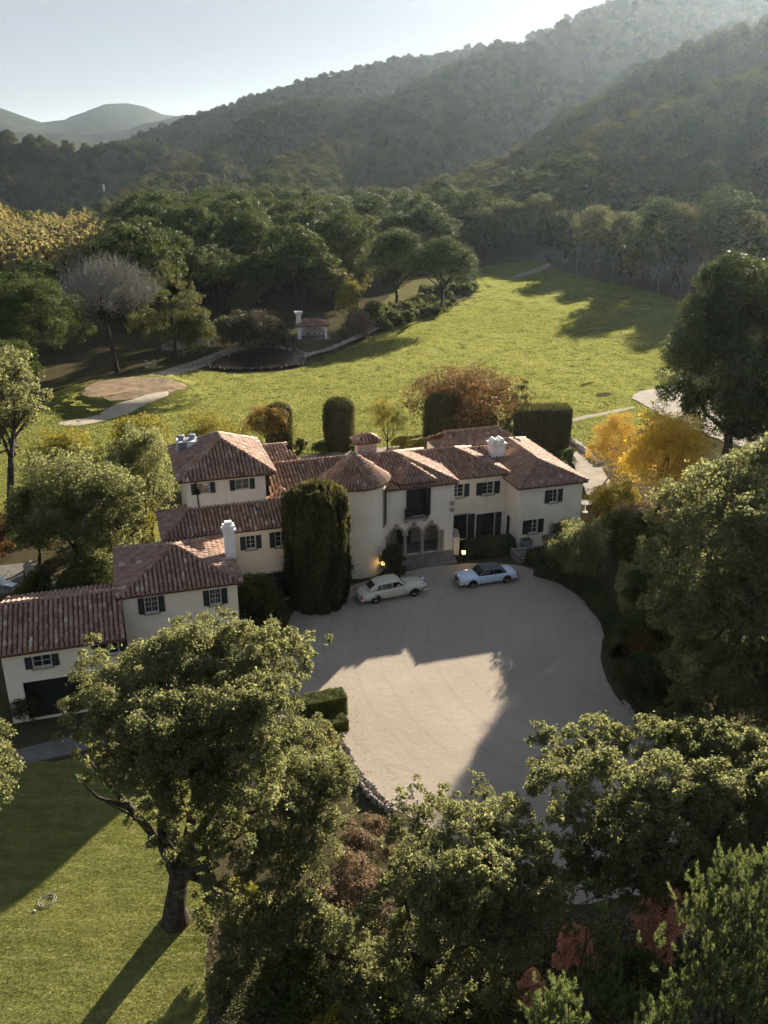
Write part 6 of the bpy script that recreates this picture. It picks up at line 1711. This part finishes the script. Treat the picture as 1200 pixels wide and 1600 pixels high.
for i, (px, top, hw_, lab) in enumerate([((1118, 452), 292, 58, "tall broad pine in the right wood above the bare birches"), ((1022, 448), 308, 50, "rounded pine left of the tall broad pine in the right wood"), ((1205, 470), 345, 42, "rounded pine at the right edge beyond the great conifer"), ((1168, 430), 300, 40, "pine crown between the two pines of the right wood")]):
    g, h, r = spot(*px, top, hw_)
    tree("stone_pine", lab, g, round_lobes(r, h, h * .15, np.random.RandomState(160 + i), 20, .38), 24000, .3, M["pine"], 160 + i, .4, .35, .3, limbs=6)

for i, (px, top, hw_) in enumerate([((752, 404), 322, 34), ((792, 400), 312, 36), ((838, 398), 300, 38), ((882, 408), 326, 33), ((926, 419), 318, 36), ((968, 428), 330, 32), ((1006, 437), 345, 30), ((1058, 446), 318, 38), ((1160, 458), 330, 42)]):
    g, h, r = spot(*px, top, hw_)
    tree("oak_tree", "tall evergreen oak along the shaded far edge of the meadow", g, round_lobes(r, h, h * .12, np.random.RandomState(230 + i), 16, .4), 11000, .28, M["oak_far"], 230 + i, .35, .6, .32, limbs=5, group="tall oaks along the far meadow edge")
# the grey leafless umbrella tree
def bare_tree(name, label, loc, r, h, seed, fork=.5, nb=22, group=None, umbrella=True, thick=.25, mat=None, lean=0.0, tk=1.0, trunk_mat=None):
    rs = np.random.RandomState(seed); R = empty(name, loc); tag(R, label, "tree", group)
    tb = B(); tw = B()
    f0 = np.array([lean, 0, h * fork])
    tb.tube([(0, 0, -.05), f0 * .5 + rs.normal(0, .05, 3) * r * .3, f0], [thick, thick * .8, thick * .7], 8, cap=False)
    for i in range(nb):
        a = i * 2.399; q = math.sqrt((i + .5) / nb) * r * .9
        e = np.array([q * math.cos(a), q * math.sin(a), (h * (.97 - .34 * (q / r) ** 2)) if umbrella else h * rs.uniform(.55, 1)])
        m_ = f0 + (e - f0) * .5 + np.array([0, 0, (.02 - .1 * (q / r)) * h]) * (1 if umbrella else -.6) + rs.normal(0, .07 * r, 3)
        tb.tube([f0 * rs.uniform(.85, 1), m_, e], [thick * .35, thick * .2, thick * .05], 5, cap=False)
        for k in range(34 if umbrella else 20):
            s = m_ + (e - m_) * rs.uniform(.1, 1); d = rs.normal(0, 1, 3) * np.array([1, 1, .5]) + np.array([0, 0, .8]) + (e - m_) / np.linalg.norm(e - m_) * .6
            d = d / np.linalg.norm(d) * r * rs.uniform(.14, .30); ee = s + d
            tw.tube([s, s + d * .5 + rs.normal(0, .03 * r, 3), ee], [.028 * tk, .018 * tk, .007 * tk], 3, cap=False)
            for _ in range(3):
                s2 = s + d * rs.uniform(.3, 1); tw.tube([s2, s2 + rs.normal(0, .07 * r, 3) + d * .25], [.015 * tk, .005 * tk], 3, cap=False)
    tb.build("trunk", trunk_mat or (M["bark_pale"] if mat is None else mat), R, smooth=True)
    tw.build("twigs", M["bark_pale"] if mat is None else mat, R)
    return R
M["birchtwig"] = simple("birch_twigs", (0.2, 0.18, 0.17), 0.95, 0.2, 3)
M["greytwig"] = simple("grey_dead_twigs", (0.25, 0.235, 0.205), 0.95, 0.2, 3)
g, h, r = spot(183, 582, 404, 78)
bare_tree("bare_tree", "grey leafless umbrella shaped tree at the wood edge", g, r * 1.12, h, 171, .52, 46, thick=.42, mat=M["greytwig"], lean=-1.0, tk=1.6, trunk_mat=M["bark"])
BIRCH = [(863, 428, 386), (878, 430, 390), (901, 430, 380), (916, 434, 376), (936, 430, 396), (955, 442, 386), (1028, 458, 402), (1046, 464, 398), (1062, 468, 396), (1074, 470, 400), (1018, 452, 410), (1092, 470, 410), (845, 424, 396)]
for i, (x, y, t) in enumerate(BIRCH):
    g, h, r = spot(x, y, t, 10)
    bare_tree("birch_tree", "slender leafless birch along the far edge of the meadow", g, 2.0 + .5 * math.sin(i * 2.3), h * (1 + .12 * math.sin(i * 3.7)), 180 + i, .35, 11, group="bare birches along the far meadow edge", umbrella=False, thick=.11, lean=.35 * math.sin(i * 5.1), tk=2.2, mat=M["birchtwig"], trunk_mat=M["birchtwig"])
ornamental("birch_tree", "yellow leaved birch among the bare birches", (983, 446), 388, 18, 5000, .25, M["lime"], 201, .2, 9, .12)
ornamental("birch_tree", "rust coloured tree at the right end of the bare birches", (1102, 455), 392, 22, 6000, .25, M["russet"], 202, .15, 10, .12)
ornamental("birch_tree", "thin olive birch standing right of the pavilion", (545, 522), 440, 22, 5000, .16, M["lime"], 203, .3, 9, .1)
# round shrubs on the bank under the pine pair and rocks round the pond
rsb = np.random.RandomState(77)
bank = px_poly([(565, 525), (600, 490), (640, 470), (690, 440), (735, 430), (745, 455), (712, 478), (690, 494), (640, 506), (600, 520)])
SHM = [leaves_mesh("foliage", *crown_cloud(round_lobes(1.0, 1.2, .05, np.random.RandomState(300 + i), 6), 1500, np.random.RandomState(310 + i), .4)[:2], .12, .6, np.random.RandomState(i).uniform(0, 1, 1500), np.random.RandomState(320 + i), M["shrub"]) for i in range(3)]
cnt = 0
while cnt < 80:
    lo, hi = np.min(bank, 0), np.max(bank, 0); p = rsb.uniform(lo, hi)
    if poly_sd(np.array([p[0]]), np.array([p[1]]), bank)[0] < .5: continue
    o = bpy.data.objects.new("shrub", SHM[cnt % 3]); COL.objects.link(o)
    o.location = (p[0], p[1], .2); o.scale = [rsb.uniform(.9, 2.0)] * 3; o.rotation_euler = (0, 0, rsb.uniform(0, 6))
    tag(o, "low round shrub on the bank under the pair of umbrella pines", "shrub", "bank shrubs under the umbrella pines"); cnt += 1
def rock_mesh(seed):
    rs = np.random.RandomState(seed); b = B(); vs = []; n = 6
    prof = [(.35, -.3), (.5, -.05), (.42, .25), (.18, .4)]
    for r, z in prof:
        for i in range(n): a = 2 * math.pi * i / n; k = rs.uniform(.75, 1.2); vs.append((r * k * math.cos(a), r * k * math.sin(a) * .8, z * rs.uniform(.8, 1.2)))
    fs = [(j * n + i, j * n + (i + 1) % n, (j + 1) * n + (i + 1) % n, (j + 1) * n + i) for j in range(3) for i in range(n)] + [tuple(3 * n + i for i in range(n))]
    me = bpy.data.meshes.new("stone"); me.from_pydata(vs, [], fs); me.materials.append(M["rubble"]); return me
ROCK = [rock_mesh(i) for i in range(6)]
M["pondstone"] = simple("mossy_stone", (0.15, 0.135, 0.11), 0.9, 0.4, 2.0, bmp=0.4)
PROCK = [rock_mesh(i) for i in range(10, 15)]
for me in PROCK: me.materials[0] = M["pondstone"]
PR = empty("pond_rim", (0, 0, 0)); tag(PR, "rim of mossy rocks round the dark pond", "rock rim")
for i in range(0, len(POND)):
    for k in range(2):
        p = np.array(POND[i]) * (1 - k * .5) + np.array(POND[(i + 1) % len(POND)]) * k * .5
        far = p[1] > np.mean([q[1] for q in POND])
        o = bpy.data.objects.new("stone", PROCK[(i + k) % 5]); COL.objects.link(o); o.parent = PR
        o.location = (p[0] + rsb.normal(0, .3), p[1] + rsb.normal(0, .3), .35); o.rotation_euler = (0, 0, rsb.uniform(0, 6)); o.scale = [rsb.uniform(.5, 1.5) if far else rsb.uniform(.25, .55)] * 3
# rubble wall along the lower left rim of the court, stone by stone
def rubble_wall(label, pts_px, rows, sz, seed, z0=0.0, wid=.5):
    rs = np.random.RandomState(seed); R = empty("rubble_wall", (0, 0, 0)); tag(R, label, "stone wall")
    P = np.array([at(*p)[:2] for p in pts_px]); cum = np.append(0, np.linalg.norm(np.diff(P, axis=0), axis=1).cumsum())
    k = 0
    for row in range(rows):
        s = rs.uniform(0, sz)
        while s < cum[-1]:
            for dd in ((-wid / 2, wid / 2) if wid > .3 else (0,)):
                o = bpy.data.objects.new("stone", ROCK[rs.randint(6)]); COL.objects.link(o); o.parent = R
                q = sz * rs.uniform(.8, 1.35)
                o.location = (np.interp(s, cum, P[:, 0]) + dd * rs.uniform(.3, 1), np.interp(s, cum, P[:, 1]) + dd * rs.uniform(.2, .8), z0 + sz * .35 + row * sz * .62)
                o.rotation_euler = (rs.normal(0, .2), rs.normal(0, .2), rs.uniform(0, 6)); o.scale = (q * 1.15, q, q * rs.uniform(.7, 1)); k += 1
            s += sz * rs.uniform(.75, 1.05)
rubble_wall("low rubble wall along the lower left rim of the court", [(528, 1150), (538, 1178), (552, 1205), (570, 1228), (588, 1250), (612, 1268)], 2, .27, 401)
rubble_wall("low stone kerb along the lower right rim of the court", [(975, 1098), (995, 1125), (1012, 1148), (1040, 1165)], 1, .34, 402, wid=.2)
rubble_wall("sunlit stone wall right of the square yew hedge", [(886, 690), (905, 705), (918, 714), (935, 730)], 2, .5, 403)
rubble_wall("rockery edge between the pavilion and the pair of pines", [(478, 560), (520, 548), (560, 530), (600, 512), (640, 500)], 1, .8, 404, .2, .8)
rubble_wall("low garden wall right of the thin yellow green tree", [(618, 692), (640, 688), (668, 684)], 1, .5, 405, .2, .2)

# ------------------------------------------------------------------ woods: single trees near, one mass far off
FAR_OAK, FAR_PINE, FAR_COT, FAR_TRUNK = [], [], [], []
for i in range(5):
    rs = np.random.RandomState(500 + i)
    P, N, T = crown_cloud(round_lobes(5.0, 11.0, 1.6, rs, 13, .42), 7600, rs, .33, nclump=150, up=.45)
    FAR_OAK.append(leaves_mesh("crown", P, N, .23, .7, T, rs, M["oak_far"]))
for i in range(4):
    rs = np.random.RandomState(520 + i)
    P, N, T = crown_cloud(umbrella_lobes(6.8, 14.0, rs, 20, .42 + .05 * i), 9000, rs, .36, nclump=230, up=.6)
    FAR_PINE.append(leaves_mesh("crown", P, N, .29, .35, T, rs, M["pine"]))
for i in range(3):
    rs = np.random.RandomState(540 + i)
    P, N, T = crown_cloud(cone_lobes(3.6, 12.0, 1.2, rs, 16, .6), 3600, rs, .36, nclump=120)
    FAR_COT.append(leaves_mesh("crown", P, N, .34, .7, T, rs, M["cotton"]))
def trunk_mesh(h, r, targets, seed):
    rs = np.random.RandomState(seed); b = B()
    for pts, rad in limb_paths((0, 0, -.3), 0, targets, rs, r, split=.5): b.tube(pts, rad, 5, cap=False)
    me = bpy.data.meshes.new("trunk"); me.from_pydata(b.v, [], b.f); me.materials.append(M["bark"]); return me
TR_OAK = trunk_mesh(11, .35, [(2, 1, 7), (-2, 1.5, 7.5), (0, -2.5, 7), (1, 0, 9)], 1)
TR_PINE = trunk_mesh(14, .36, [(3, 1, 12.4), (-3, 1.5, 12.2), (0, -3, 12), (2.4, -2, 12), (-1, 3, 12.2), (0, 0, 12.8)], 2)
TR_COT = trunk_mesh(12, .2, [(1, .6, 7), (-1, .5, 8), (0, -1, 7), (0, 0, 10)], 3)

def scatter(poly, step, seed, jit=.42):
    rs = np.random.RandomState(seed); P = np.array(poly); lo, hi = P.min(0), P.max(0)
    xs, ys = np.arange(lo[0], hi[0], step), np.arange(lo[1], hi[1], step)
    X, Y = np.meshgrid(xs, ys); X = X.ravel(); Y = Y.ravel()
    X = X + rs.uniform(-jit, jit, len(X)) * step; Y = Y + rs.uniform(-jit, jit, len(Y)) * step
    return np.column_stack([X, Y])[poly_sd(X, Y, poly) > 0], rs
WOOD = px_poly([(-260, 600), (-60, 590), (20, 560), (120, 548), (220, 522), (330, 506), (470, 492), (520, 484), (590, 462), (660, 430), (735, 404), (770, 396), (850, 393), (900, 400), (1000, 420), (1090, 434), (1200, 452), (1420, 480), (1420, 345), (1000, 330), (760, 320), (400, 322), (310, 332), (245, 352), (205, 385), (160, 440), (-320, 448)])
COTT = px_poly([(-320, 446), (140, 438), (205, 418), (190, 388), (120, 374), (-320, 374)])
pts, rs = scatter(WOOD, 8.4, 9)
inC = poly_sd(pts[:, 0], pts[:, 1], COTT) > -4
pts = pts[~inC]
HERO = [at(*p)[:2] for p in [(60, 622), (183, 582), (272, 558), (620, 488), (690, 491), (1118, 452), (1022, 448), (1205, 470), (1168, 430), (490, 528)]]
HR = [8, 8, 6.5, 8, 7.5, 9, 8, 7, 6, 8]
keep = np.ones(len(pts), bool)
for h_, r_h in zip(HERO, HR): keep &= np.hypot(*(pts - h_).T) > r_h
pts = pts[keep]
# the grove of cottonwoods stays in the open: only low trees stand before it
_dep = pts[:, 1] * _c + CZ * _s; _px = 600 + F_PX * pts[:, 0] / _dep
_top = 800 - F_PX * (pts[:, 1] * _s + (12.5 - CZ) * _c) / (pts[:, 1] * _c - (12.5 - CZ) * _s)
pts = pts[~((_px < 176) & (pts[:, 1] < 262) & (_top < 430))]
# leave clearings so that light reaches the ground here and there
cl = fbm(pts[:, 0], pts[:, 1], .05, 31, 3)
pts = pts[cl > -1.3]
dist = np.hypot(pts[:, 0], pts[:, 1])
ang_ = np.arctan2(pts[:, 0], pts[:, 1])
inview = np.abs(ang_) < math.radians(25)
order = np.argsort(dist + np.where(inview, 0, 5000))
pts = pts[order]
Zt = terrain(pts[:, 0], pts[:, 1])
kindv = fbm(pts[:, 0], pts[:, 1], .022, 41, 2) + rs.normal(0, .35, len(pts))
n_oak = n_pine = 0
MASS = []
for i, (p, z) in enumerate(zip(pts, Zt)):
    seen = abs(math.atan2(p[0], p[1])) < math.radians(25)
    pine = kindv[i] > .18 and math.hypot(*p) < 430
    s = rs.uniform(.72, 1.25); rot = rs.uniform(0, 6.28)
    if math.hypot(*p) > 470: s *= .85
    if pine: s *= 1.12
    if pine and n_pine < 140 and seen: k = 'pine'; n_pine += 1
    elif (not pine) and n_oak < 290 and seen: k = 'oak'; n_oak += 1
    else:
        MASS.append((p[0], p[1], z - .3, s, rot, 5 + i % 4 if pine else i % 5)); continue
    R = empty("stone_pine" if k == 'pine' else "oak_tree", (p[0], p[1], z), rot)
    R.scale = (s, s, s * rs.uniform(.88, 1.12))
    if k == 'pine': tag(R, "dark umbrella topped pine among the oaks of the wood beyond the lawn", "tree", "umbrella pines in the wood beyond the lawn")
    else: tag(R, "rounded evergreen oak in the wood between the lawn and the hills", "tree", "evergreen oaks in the wood beyond the lawn")
    link_mesh("crown", (FAR_PINE if k == 'pine' else FAR_OAK)[i % (4 if k == 'pine' else 5)], None, R)
    link_mesh("trunk", TR_PINE if k == 'pine' else TR_OAK, None, R)
cp, rs2 = scatter(COTT, 6.2, 12)
zc_ = terrain(cp[:, 0], cp[:, 1])
for i, (p, z) in enumerate(zip(cp, zc_)):
    if abs(math.atan2(p[0], p[1])) > math.radians(25): continue
    R = empty("cottonwood_tree", (p[0], p[1], z - .1), rs2.uniform(0, 6.28)); s = rs2.uniform(.7, 1.15); R.scale = (s, s, s)
    tag(R, "yellow autumn cottonwood in the grove at far left along the river", "tree", "yellow cottonwoods along the river")
    link_mesh("crown", FAR_COT[i % 3], None, R); link_mesh("trunk", TR_COT, None, R)

# the wooded hills: crowns of the same trees standing on the slopes, one mass
src = bpy.data.collections.new("forest_source")
for i, me in enumerate(FAR_OAK + FAR_PINE):
    src.objects.link(bpy.data.objects.new("forest_crown_%02d" % i, me))
def forest_mass(name, arr, source=None):
    A = np.array(arr, float); me = bpy.data.meshes.new(name)
    me.vertices.add(len(A)); me.vertices.foreach_set("co", A[:, :3].astype(np.float32).ravel())
    for nm, col in (("size", 3), ("turn", 4)):
        me.attributes.new(nm, 'FLOAT', 'POINT').data.foreach_set("value", A[:, col].astype(np.float32))
    me.attributes.new("pick", 'INT', 'POINT').data.foreach_set("value", A[:, 5].astype(np.int32))
    o = link_mesh(name, me); tag(o, kind="stuff")
    ng = bpy.data.node_groups.new(name, 'GeometryNodeTree')
    ng.interface.new_socket("Geometry", in_out='INPUT', socket_type='NodeSocketGeometry'); ng.interface.new_socket("Geometry", in_out='OUTPUT', socket_type='NodeSocketGeometry')
    gi, go = ng.nodes.new("NodeGroupInput"), ng.nodes.new("NodeGroupOutput")
    ci = ng.nodes.new("GeometryNodeCollectionInfo"); ci.inputs["Collection"].default_value = source or src
    ci.inputs["Separate Children"].default_value = True; ci.inputs["Reset Children"].default_value = True
    ip = ng.nodes.new("GeometryNodeInstanceOnPoints"); ip.inputs["Pick Instance"].default_value = True
    def attr(nm, ty):
        a = ng.nodes.new("GeometryNodeInputNamedAttribute"); a.data_type = ty; a.inputs["Name"].default_value = nm; return a.outputs["Attribute"]
    cx = ng.nodes.new("ShaderNodeCombineXYZ")
    L_ = ng.links.new
    L_(gi.outputs[0], ip.inputs["Points"]); L_(ci.outputs[0], ip.inputs["Instance"]); L_(attr("pick", 'INT'), ip.inputs["Instance Index"])
    L_(attr("turn", 'FLOAT'), cx.inputs[2]); L_(cx.outputs[0], ip.inputs["Rotation"]); L_(attr("size", 'FLOAT'), ip.inputs["Scale"])
    L_(ip.outputs[0], go.inputs[0])
    md = o.modifiers.new("forest", 'NODES'); md.node_group = ng
    return o
# upright grass of the meadow as one mass, thinner where the turf is worn
src_grass = bpy.data.collections.new("grass_source")
for i in range(4): src_grass.objects.link(bpy.data.objects.new("grass_patch_%02d" % i, grass_patch(i)))
rs = np.random.RandomState(62)
_lo, _hi = np.min(MEADOW, 0), np.max(MEADOW, 0)
_X, _Y = np.meshgrid(np.arange(_lo[0], _hi[0], 1.9), np.arange(_lo[1], _hi[1], 1.9)); _X = _X.ravel() + rs.uniform(-.6, .6, _X.size); _Y = _Y.ravel() + rs.uniform(-.6, .6, _Y.size)
_ok = (poly_sd(_X, _Y, MEADOW) > .8) & (poly_sd(_X, _Y, BUNK) < -.9) & (np.hypot(_X - GREEN_C[0], _Y - GREEN_C[1]) > 7.6) & (poly_sd(_X, _Y, POND) < -1)
_ok &= (fbm(_X, _Y, .12, 5, 4) + .4 * fbm(_X, _Y, .5, 9, 2)) > -1.5
_X, _Y = _X[_ok], _Y[_ok]
forest_mass("meadow_grass", np.column_stack([_X, _Y, meadow_z(_X, _Y), rs.uniform(.8, 1.25, len(_X)), rs.uniform(0, 6.28, len(_X)), np.clip(np.round(1.5 + 1.1 * fbm(_X, _Y, .045, 17, 3) + .5 * np.sin((_X * .82 + _Y * .57) * .55) + rs.normal(0, .35, len(_X))), 0, 3)]), src_grass)
rs = np.random.RandomState(61)
def hill_points(r0, r1, dens, a0=-34, a1=34):
    n = int(math.radians(a1 - a0) / 2 * (r1 ** 2 - r0 ** 2) * dens)
    a = np.radians(rs.uniform(a0, a1, n)); r = np.sqrt(rs.uniform(r0 ** 2, r1 ** 2, n))
    x, y = r * np.sin(a), r * np.cos(a); z, idx = terrain(x, y, True)
    th = np.array([L["th"] for L in RIDGES] + [5])[idx]
    inw = (poly_sd(x, y, WOOD) > -2) | (poly_sd(x, y, COTT) > -3)
    ok = (th > 0) & ~inw & ((idx >= 0) | (r > 470))
    # a few bare slopes of chaparral show between the trees
    bare = fbm(x, y, .013, 88, 3) > .95
    ok &= ~(bare & (rs.rand(n) < .75))
    x, y, z, r = x[ok], y[ok], z[ok], r[ok]; k = len(x)
    s = rs.uniform(.5, .9, k) * np.where(rs.rand(k) < .06, 1.35, 1.0) * np.where(r > 1100, 1.25, 1.0)
    pk = np.where(rs.rand(k) < .12, 5 + rs.randint(4, size=k), rs.randint(5, size=k))
    return np.column_stack([x, y, z - .8 * s - 1.2, s, rs.uniform(0, 6.28, k), pk])
H1 = hill_points(325, 700, 1 / 30.0); H2 = hill_points(700, 1150, 1 / 36.0); H3 = hill_points(1150, 1750, 1 / 52.0)
forest_mass("hillside_forest", np.concatenate([H1, H2, H3]))
if MASS: forest_mass("distant_wood", MASS)
print("TREES", n_oak, n_pine, len(MASS), len(H1), len(H2), len(H3), len(cp))
tags_ = None
# thickets on the wood floor behind the pond and along the wood edge
M["thicket"] = foliage("thicket_twigs", [(0.0, (0.03, 0.026, 0.018)), (0.5, (0.06, 0.05, 0.033)), (1.0, (0.11, 0.09, 0.06))], 0.2, 1.2)
ball("thicket", "dark twiggy thicket between the pond and the pavilion", (398, 540), 494, 52, 22000, .15, M["thicket"], 601, k=14)
ball("thicket", "reddish thicket right of the pavilion", (560, 528), 488, 26, 7000, .15, M["russet"], 602)
ball("thicket", "dark shrub mass under the left pine of the pair", (585, 505), 470, 22, 6000, .17, M["shrub"], 603)
ball("thicket", "round green oak bush left of the path in the wood", (350, 540), 500, 26, 7000, .16, M["oak_far"], 604)

# ------------------------------------------------------------------ small buildings and things
# garden pavilion with an arched front and a white chimney
g = at(490, 530)
PV = empty("pavilion", (g[0], g[1], 0), math.radians(8)); tag(PV, "small white arched pavilion with tiled roof beyond the pond", "pavilion")
pv = B()
for x0, x1 in ((-2.9, -2.3), (2.2, 2.6)): pv.box(x0, x1, 0, .35, 0, 2.5)
for i in range(12):
    a, b_ = math.pi * (1 - i / 12), math.pi * (1 - (i + 1) / 12); c_, rx = -.05, 2.25
    pv.hexa([(c_ + rx * math.cos(a), 0, 1.55 + .75 * math.sin(a)), (c_ + rx * math.cos(b_), 0, 1.55 + .75 * math.sin(b_)), (c_ + rx * math.cos(b_), .35, 1.55 + .75 * math.sin(b_)), (c_ + rx * math.cos(a), .35, 1.55 + .75 * math.sin(a)),
             (c_ + rx * math.cos(a), 0, 2.5), (c_ + rx * math.cos(b_), 0, 2.5), (c_ + rx * math.cos(b_), .35, 2.5), (c_ + rx * math.cos(a), .35, 2.5)])
pv.box(-2.9, -2.6, .35, 4, 0, 2.5).box(2.3, 2.6, 3.4, 4, 0, 2.5).box(-2.9, 2.6, 3.7, 4, 0, 2.5)
pv.build("wall", M["white"], PV)
pr_ = Roof().hip(-3.3, 3.0, -.4, 4.4, 2.5, 3.5); pr_.build(PV)
B().box(-3.1, -2.2, 1.2, 2.0, 2.5, 4.4).build("chimney", M["white"], PV)
B().hexa([(-3.15, 1.15, 4.4), (-2.15, 1.15, 4.4), (-2.15, 2.05, 4.4), (-3.15, 2.05, 4.4), (-3.45, .85, 5.0), (-1.85, .85, 5.0), (-1.85, 2.35, 5.0), (-3.45, 2.35, 5.0)]).build("chimney_cap", M["white"], PV)
B().box(-3.4, 3.2, -.6, 4.2, 0, .06).build("floor", M["paving"], PV)
for i, x in enumerate((-1.0, .2, 1.1)):
    ch = empty("garden_chair", (g[0] + x, g[1] + 1.0, .06), math.radians(8)); tag(ch, "pale chair under the arch of the pavilion", "chair", "chairs inside the pavilion")
    B().box(-.25, .25, -.25, .25, .4, .46).build("seat", M["wood"], ch); B().box(-.25, .25, .22, .28, .46, 1.0).build("backrest", M["wood"], ch)
    for sx in (-.22, .2):
        for sy in (-.22, .2): B().box(sx, sx + .04, sy, sy + .04, 0, .4).build("leg", M["wood"], ch)
# stone bollards along the woodland path
for i, p in enumerate([(327, 542), (366, 529), (387, 537), (229, 574), (241, 573), (288, 558)]):
    q = at(*p); o = B().lathe([(.2, 0), (.2, .9), (.26, .92), (.26, 1.05), (.1, 1.15)], (0, 0, 0), 10).build("bollard", M["whitepaint"] if i < 3 else M["stone"])
    o.location = Vector(q) + Vector((0, 0, .1)); tag(o, "pale stone bollard beside the woodland path", "bollard", "bollards along the woodland path")
rubble_wall("low retaining wall between the woodland path and the pond", [(300, 574), (335, 560), (365, 548), (388, 540)], 2, .5, 406, .2, .3)
# white round table at the right corner of the villa
q = at(914, 800)
TB = empty("garden_table", (q[0], q[1], 0)); tag(TB, "round white garden table at the right corner of the villa", "table")
B().lathe([(.62, 1.0), (.66, 1.02), (.66, 1.06), (.6, 1.07)], (0, 0, 0), 28).build("tabletop", M["whitepaint"], TB)
B().lathe([(.3, 0), (.28, .04), (.05, .1), (.05, .98), (.15, 1.0)], (0, 0, 0), 14).build("pedestal", M["whitepaint"], TB)
# picket fence in the left garden
a, b_ = at(106, 913)[:2], at(136, 895)[:2]
FN = empty("picket_fence", (0, 0, 0)); tag(FN, "weathered picket fence under the trees in the left garden", "fence")
L_f = np.linalg.norm(b_ - a); df = (b_ - a) / L_f; nf = np.array([df[1], -df[0]])
for i in range(int(L_f / .16)):
    B().obox(a, df, nf, i * .16, i * .16 + .08, 0, .02, .1, 1.05).build("picket", M["wood"], FN)
for z in (.35, .85): B().obox(a, df, nf, 0, L_f, -.045, -.002, z, z + .07).build("rail", M["wood"], FN)
for i in range(3): B().obox(a, df, nf, i * (L_f - .1) / 2, i * (L_f - .1) / 2 + .1, -.15, -.047, 0, 1.15).build("post", M["wood"], FN)
sheet("garden_path", px_poly([(76, 950), (79, 903), (91, 903), (88, 950)]), .016, M["paving"], .8, .03, 31)
# loungers on the left patio
def lounger(px, rz, label):
    q = at(*px); R = empty("sun_lounger", (q[0], q[1], .02), rz); tag(R, label, "lounger")
    B().box(-.3, .3, -.7, .4, .28, .36).build("seat", M["whitepaint"], R)
    B().hexa([(-.3, .4, .28), (.3, .4, .28), (.3, .4, .36), (-.3, .4, .36), (-.3, .95, .7), (.3, .95, .7), (.3, .92, .78), (-.3, .92, .78)]).build("backrest", M["whitepaint"], R)
    for x in (-.27, .22):
        for y in (-.65, .3): B().box(x, x + .05, y, y + .05, 0, .28).build("leg", M["wood"], R)
lounger((14, 918), 1.2, "white lounger on the left patio")
SBk = empty("garden_plinth", at(51, 897)); tag(SBk, "pale stone plinth by the dark hedge of the left garden", "plinth")
B().box(-.45, .45, -.45, .45, 0, .9).build("base", M["stone"], SBk); B().box(-.52, .52, -.52, .52, .9, 1.02).build("cap", M["stone"], SBk)
# a coil of hose on the shaded front lawn
b = B(); q0 = at(75, 1409)
for k, (rx, ry, ox) in enumerate([(.30, .46, 0), (.2, .33, .03), (.33, .42, -.1)]):
    b.tube([(ox + rx * math.cos(t), ry * math.sin(t), .03 + .02 * k) for t in np.linspace(0, 2 * math.pi, 28)], .018, 6, cap=False)
o = b.build("garden_hose", M["wood"]); o.location = Vector(q0); o.rotation_euler = (0, 0, -.5); tag(o, "loose coil of pale hose lying on the shaded front lawn", "hose")
q = at(54, 1424); o = B().lathe([(.02, 0), (.05, .03), (.05, .07), (.02, .1)], (0, 0, 0), 10).build("lawn_marker", M["whitepaint"]); o.location = Vector(q); tag(o, "tiny white marker on the shaded front lawn", "marker")
# terracotta pots on the rear terrace
for i, p in enumerate([(462, 706), (478, 700)]):
    q = at(*p); R = empty("flower_pot", (q[0], q[1], .35)); tag(R, ["terracotta pot at the edge of the rear terrace paving", "terracotta pot near the lone yew"][i], "pot")
    B().lathe([(.22, 0), (.32, .5), (.36, .52), (.36, .58), (.3, .6)], (0, 0, 0), 14).build("pot", M["tile"], R)
# power pole with white insulators on the far valley spur
a_, _e = az_el(163, 300); Rp = 690.0; px_, py_ = Rp * math.sin(a_), Rp * math.cos(a_); zp = float(terrain(np.array([px_]), np.array([py_]))[0])
ztop = at_y(163, 289, py_)[2]
PO = empty("power_pole", (px_, py_, zp)); tag(PO, "power pole with three white insulators on the far wooded spur", "pole")
hh = max(10.0, ztop - zp)
B().tube([(0, 0, -1), (0, 0, hh)], [.25, .16], 8).build("mast", M["greytwig"], PO)
for k in range(3): B().lathe([(.2, -.5), (.6, -.35), (.6, .35), (.2, .5)], (0, -.3, hh - .3 - k * 1.55), 10).build("insulator", M["whitepaint"], PO)
for k in range(3): B().tube([(0, 0, hh - 1 - 1.5 * k), (30, 25, hh - 4 - 1.2 * k), (70, 60, hh + 4 - 1.2 * k)], .05, 4).build("wire", M["greytwig"], PO)

# ------------------------------------------------------------------ air
gz_ = max(v.co.z for v in bpy.data.objects["ground"].data.vertices); gl_ = min(v.co.z for v in bpy.data.objects["ground"].data.vertices)
top_z = max(gz_ + 14.0, CZ + 2)
m, t, out = new_mat("valley_haze")
pv_ = t.nodes.new("ShaderNodeVolumePrincipled")
pv_.inputs["Color"].default_value = (0.72, 0.87, 1.0, 1)
pv_.inputs["Density"].default_value = HAZE_DENSITY
pv_.inputs["Anisotropy"].default_value = HAZE_G
t.links.new(pv_.outputs[0], out.inputs["Volume"])
hz = B().box(-8800, 8800, -8800, 8800, gl_ - 1.0, top_z).build("haze", m)
tag(hz, kind="stuff")
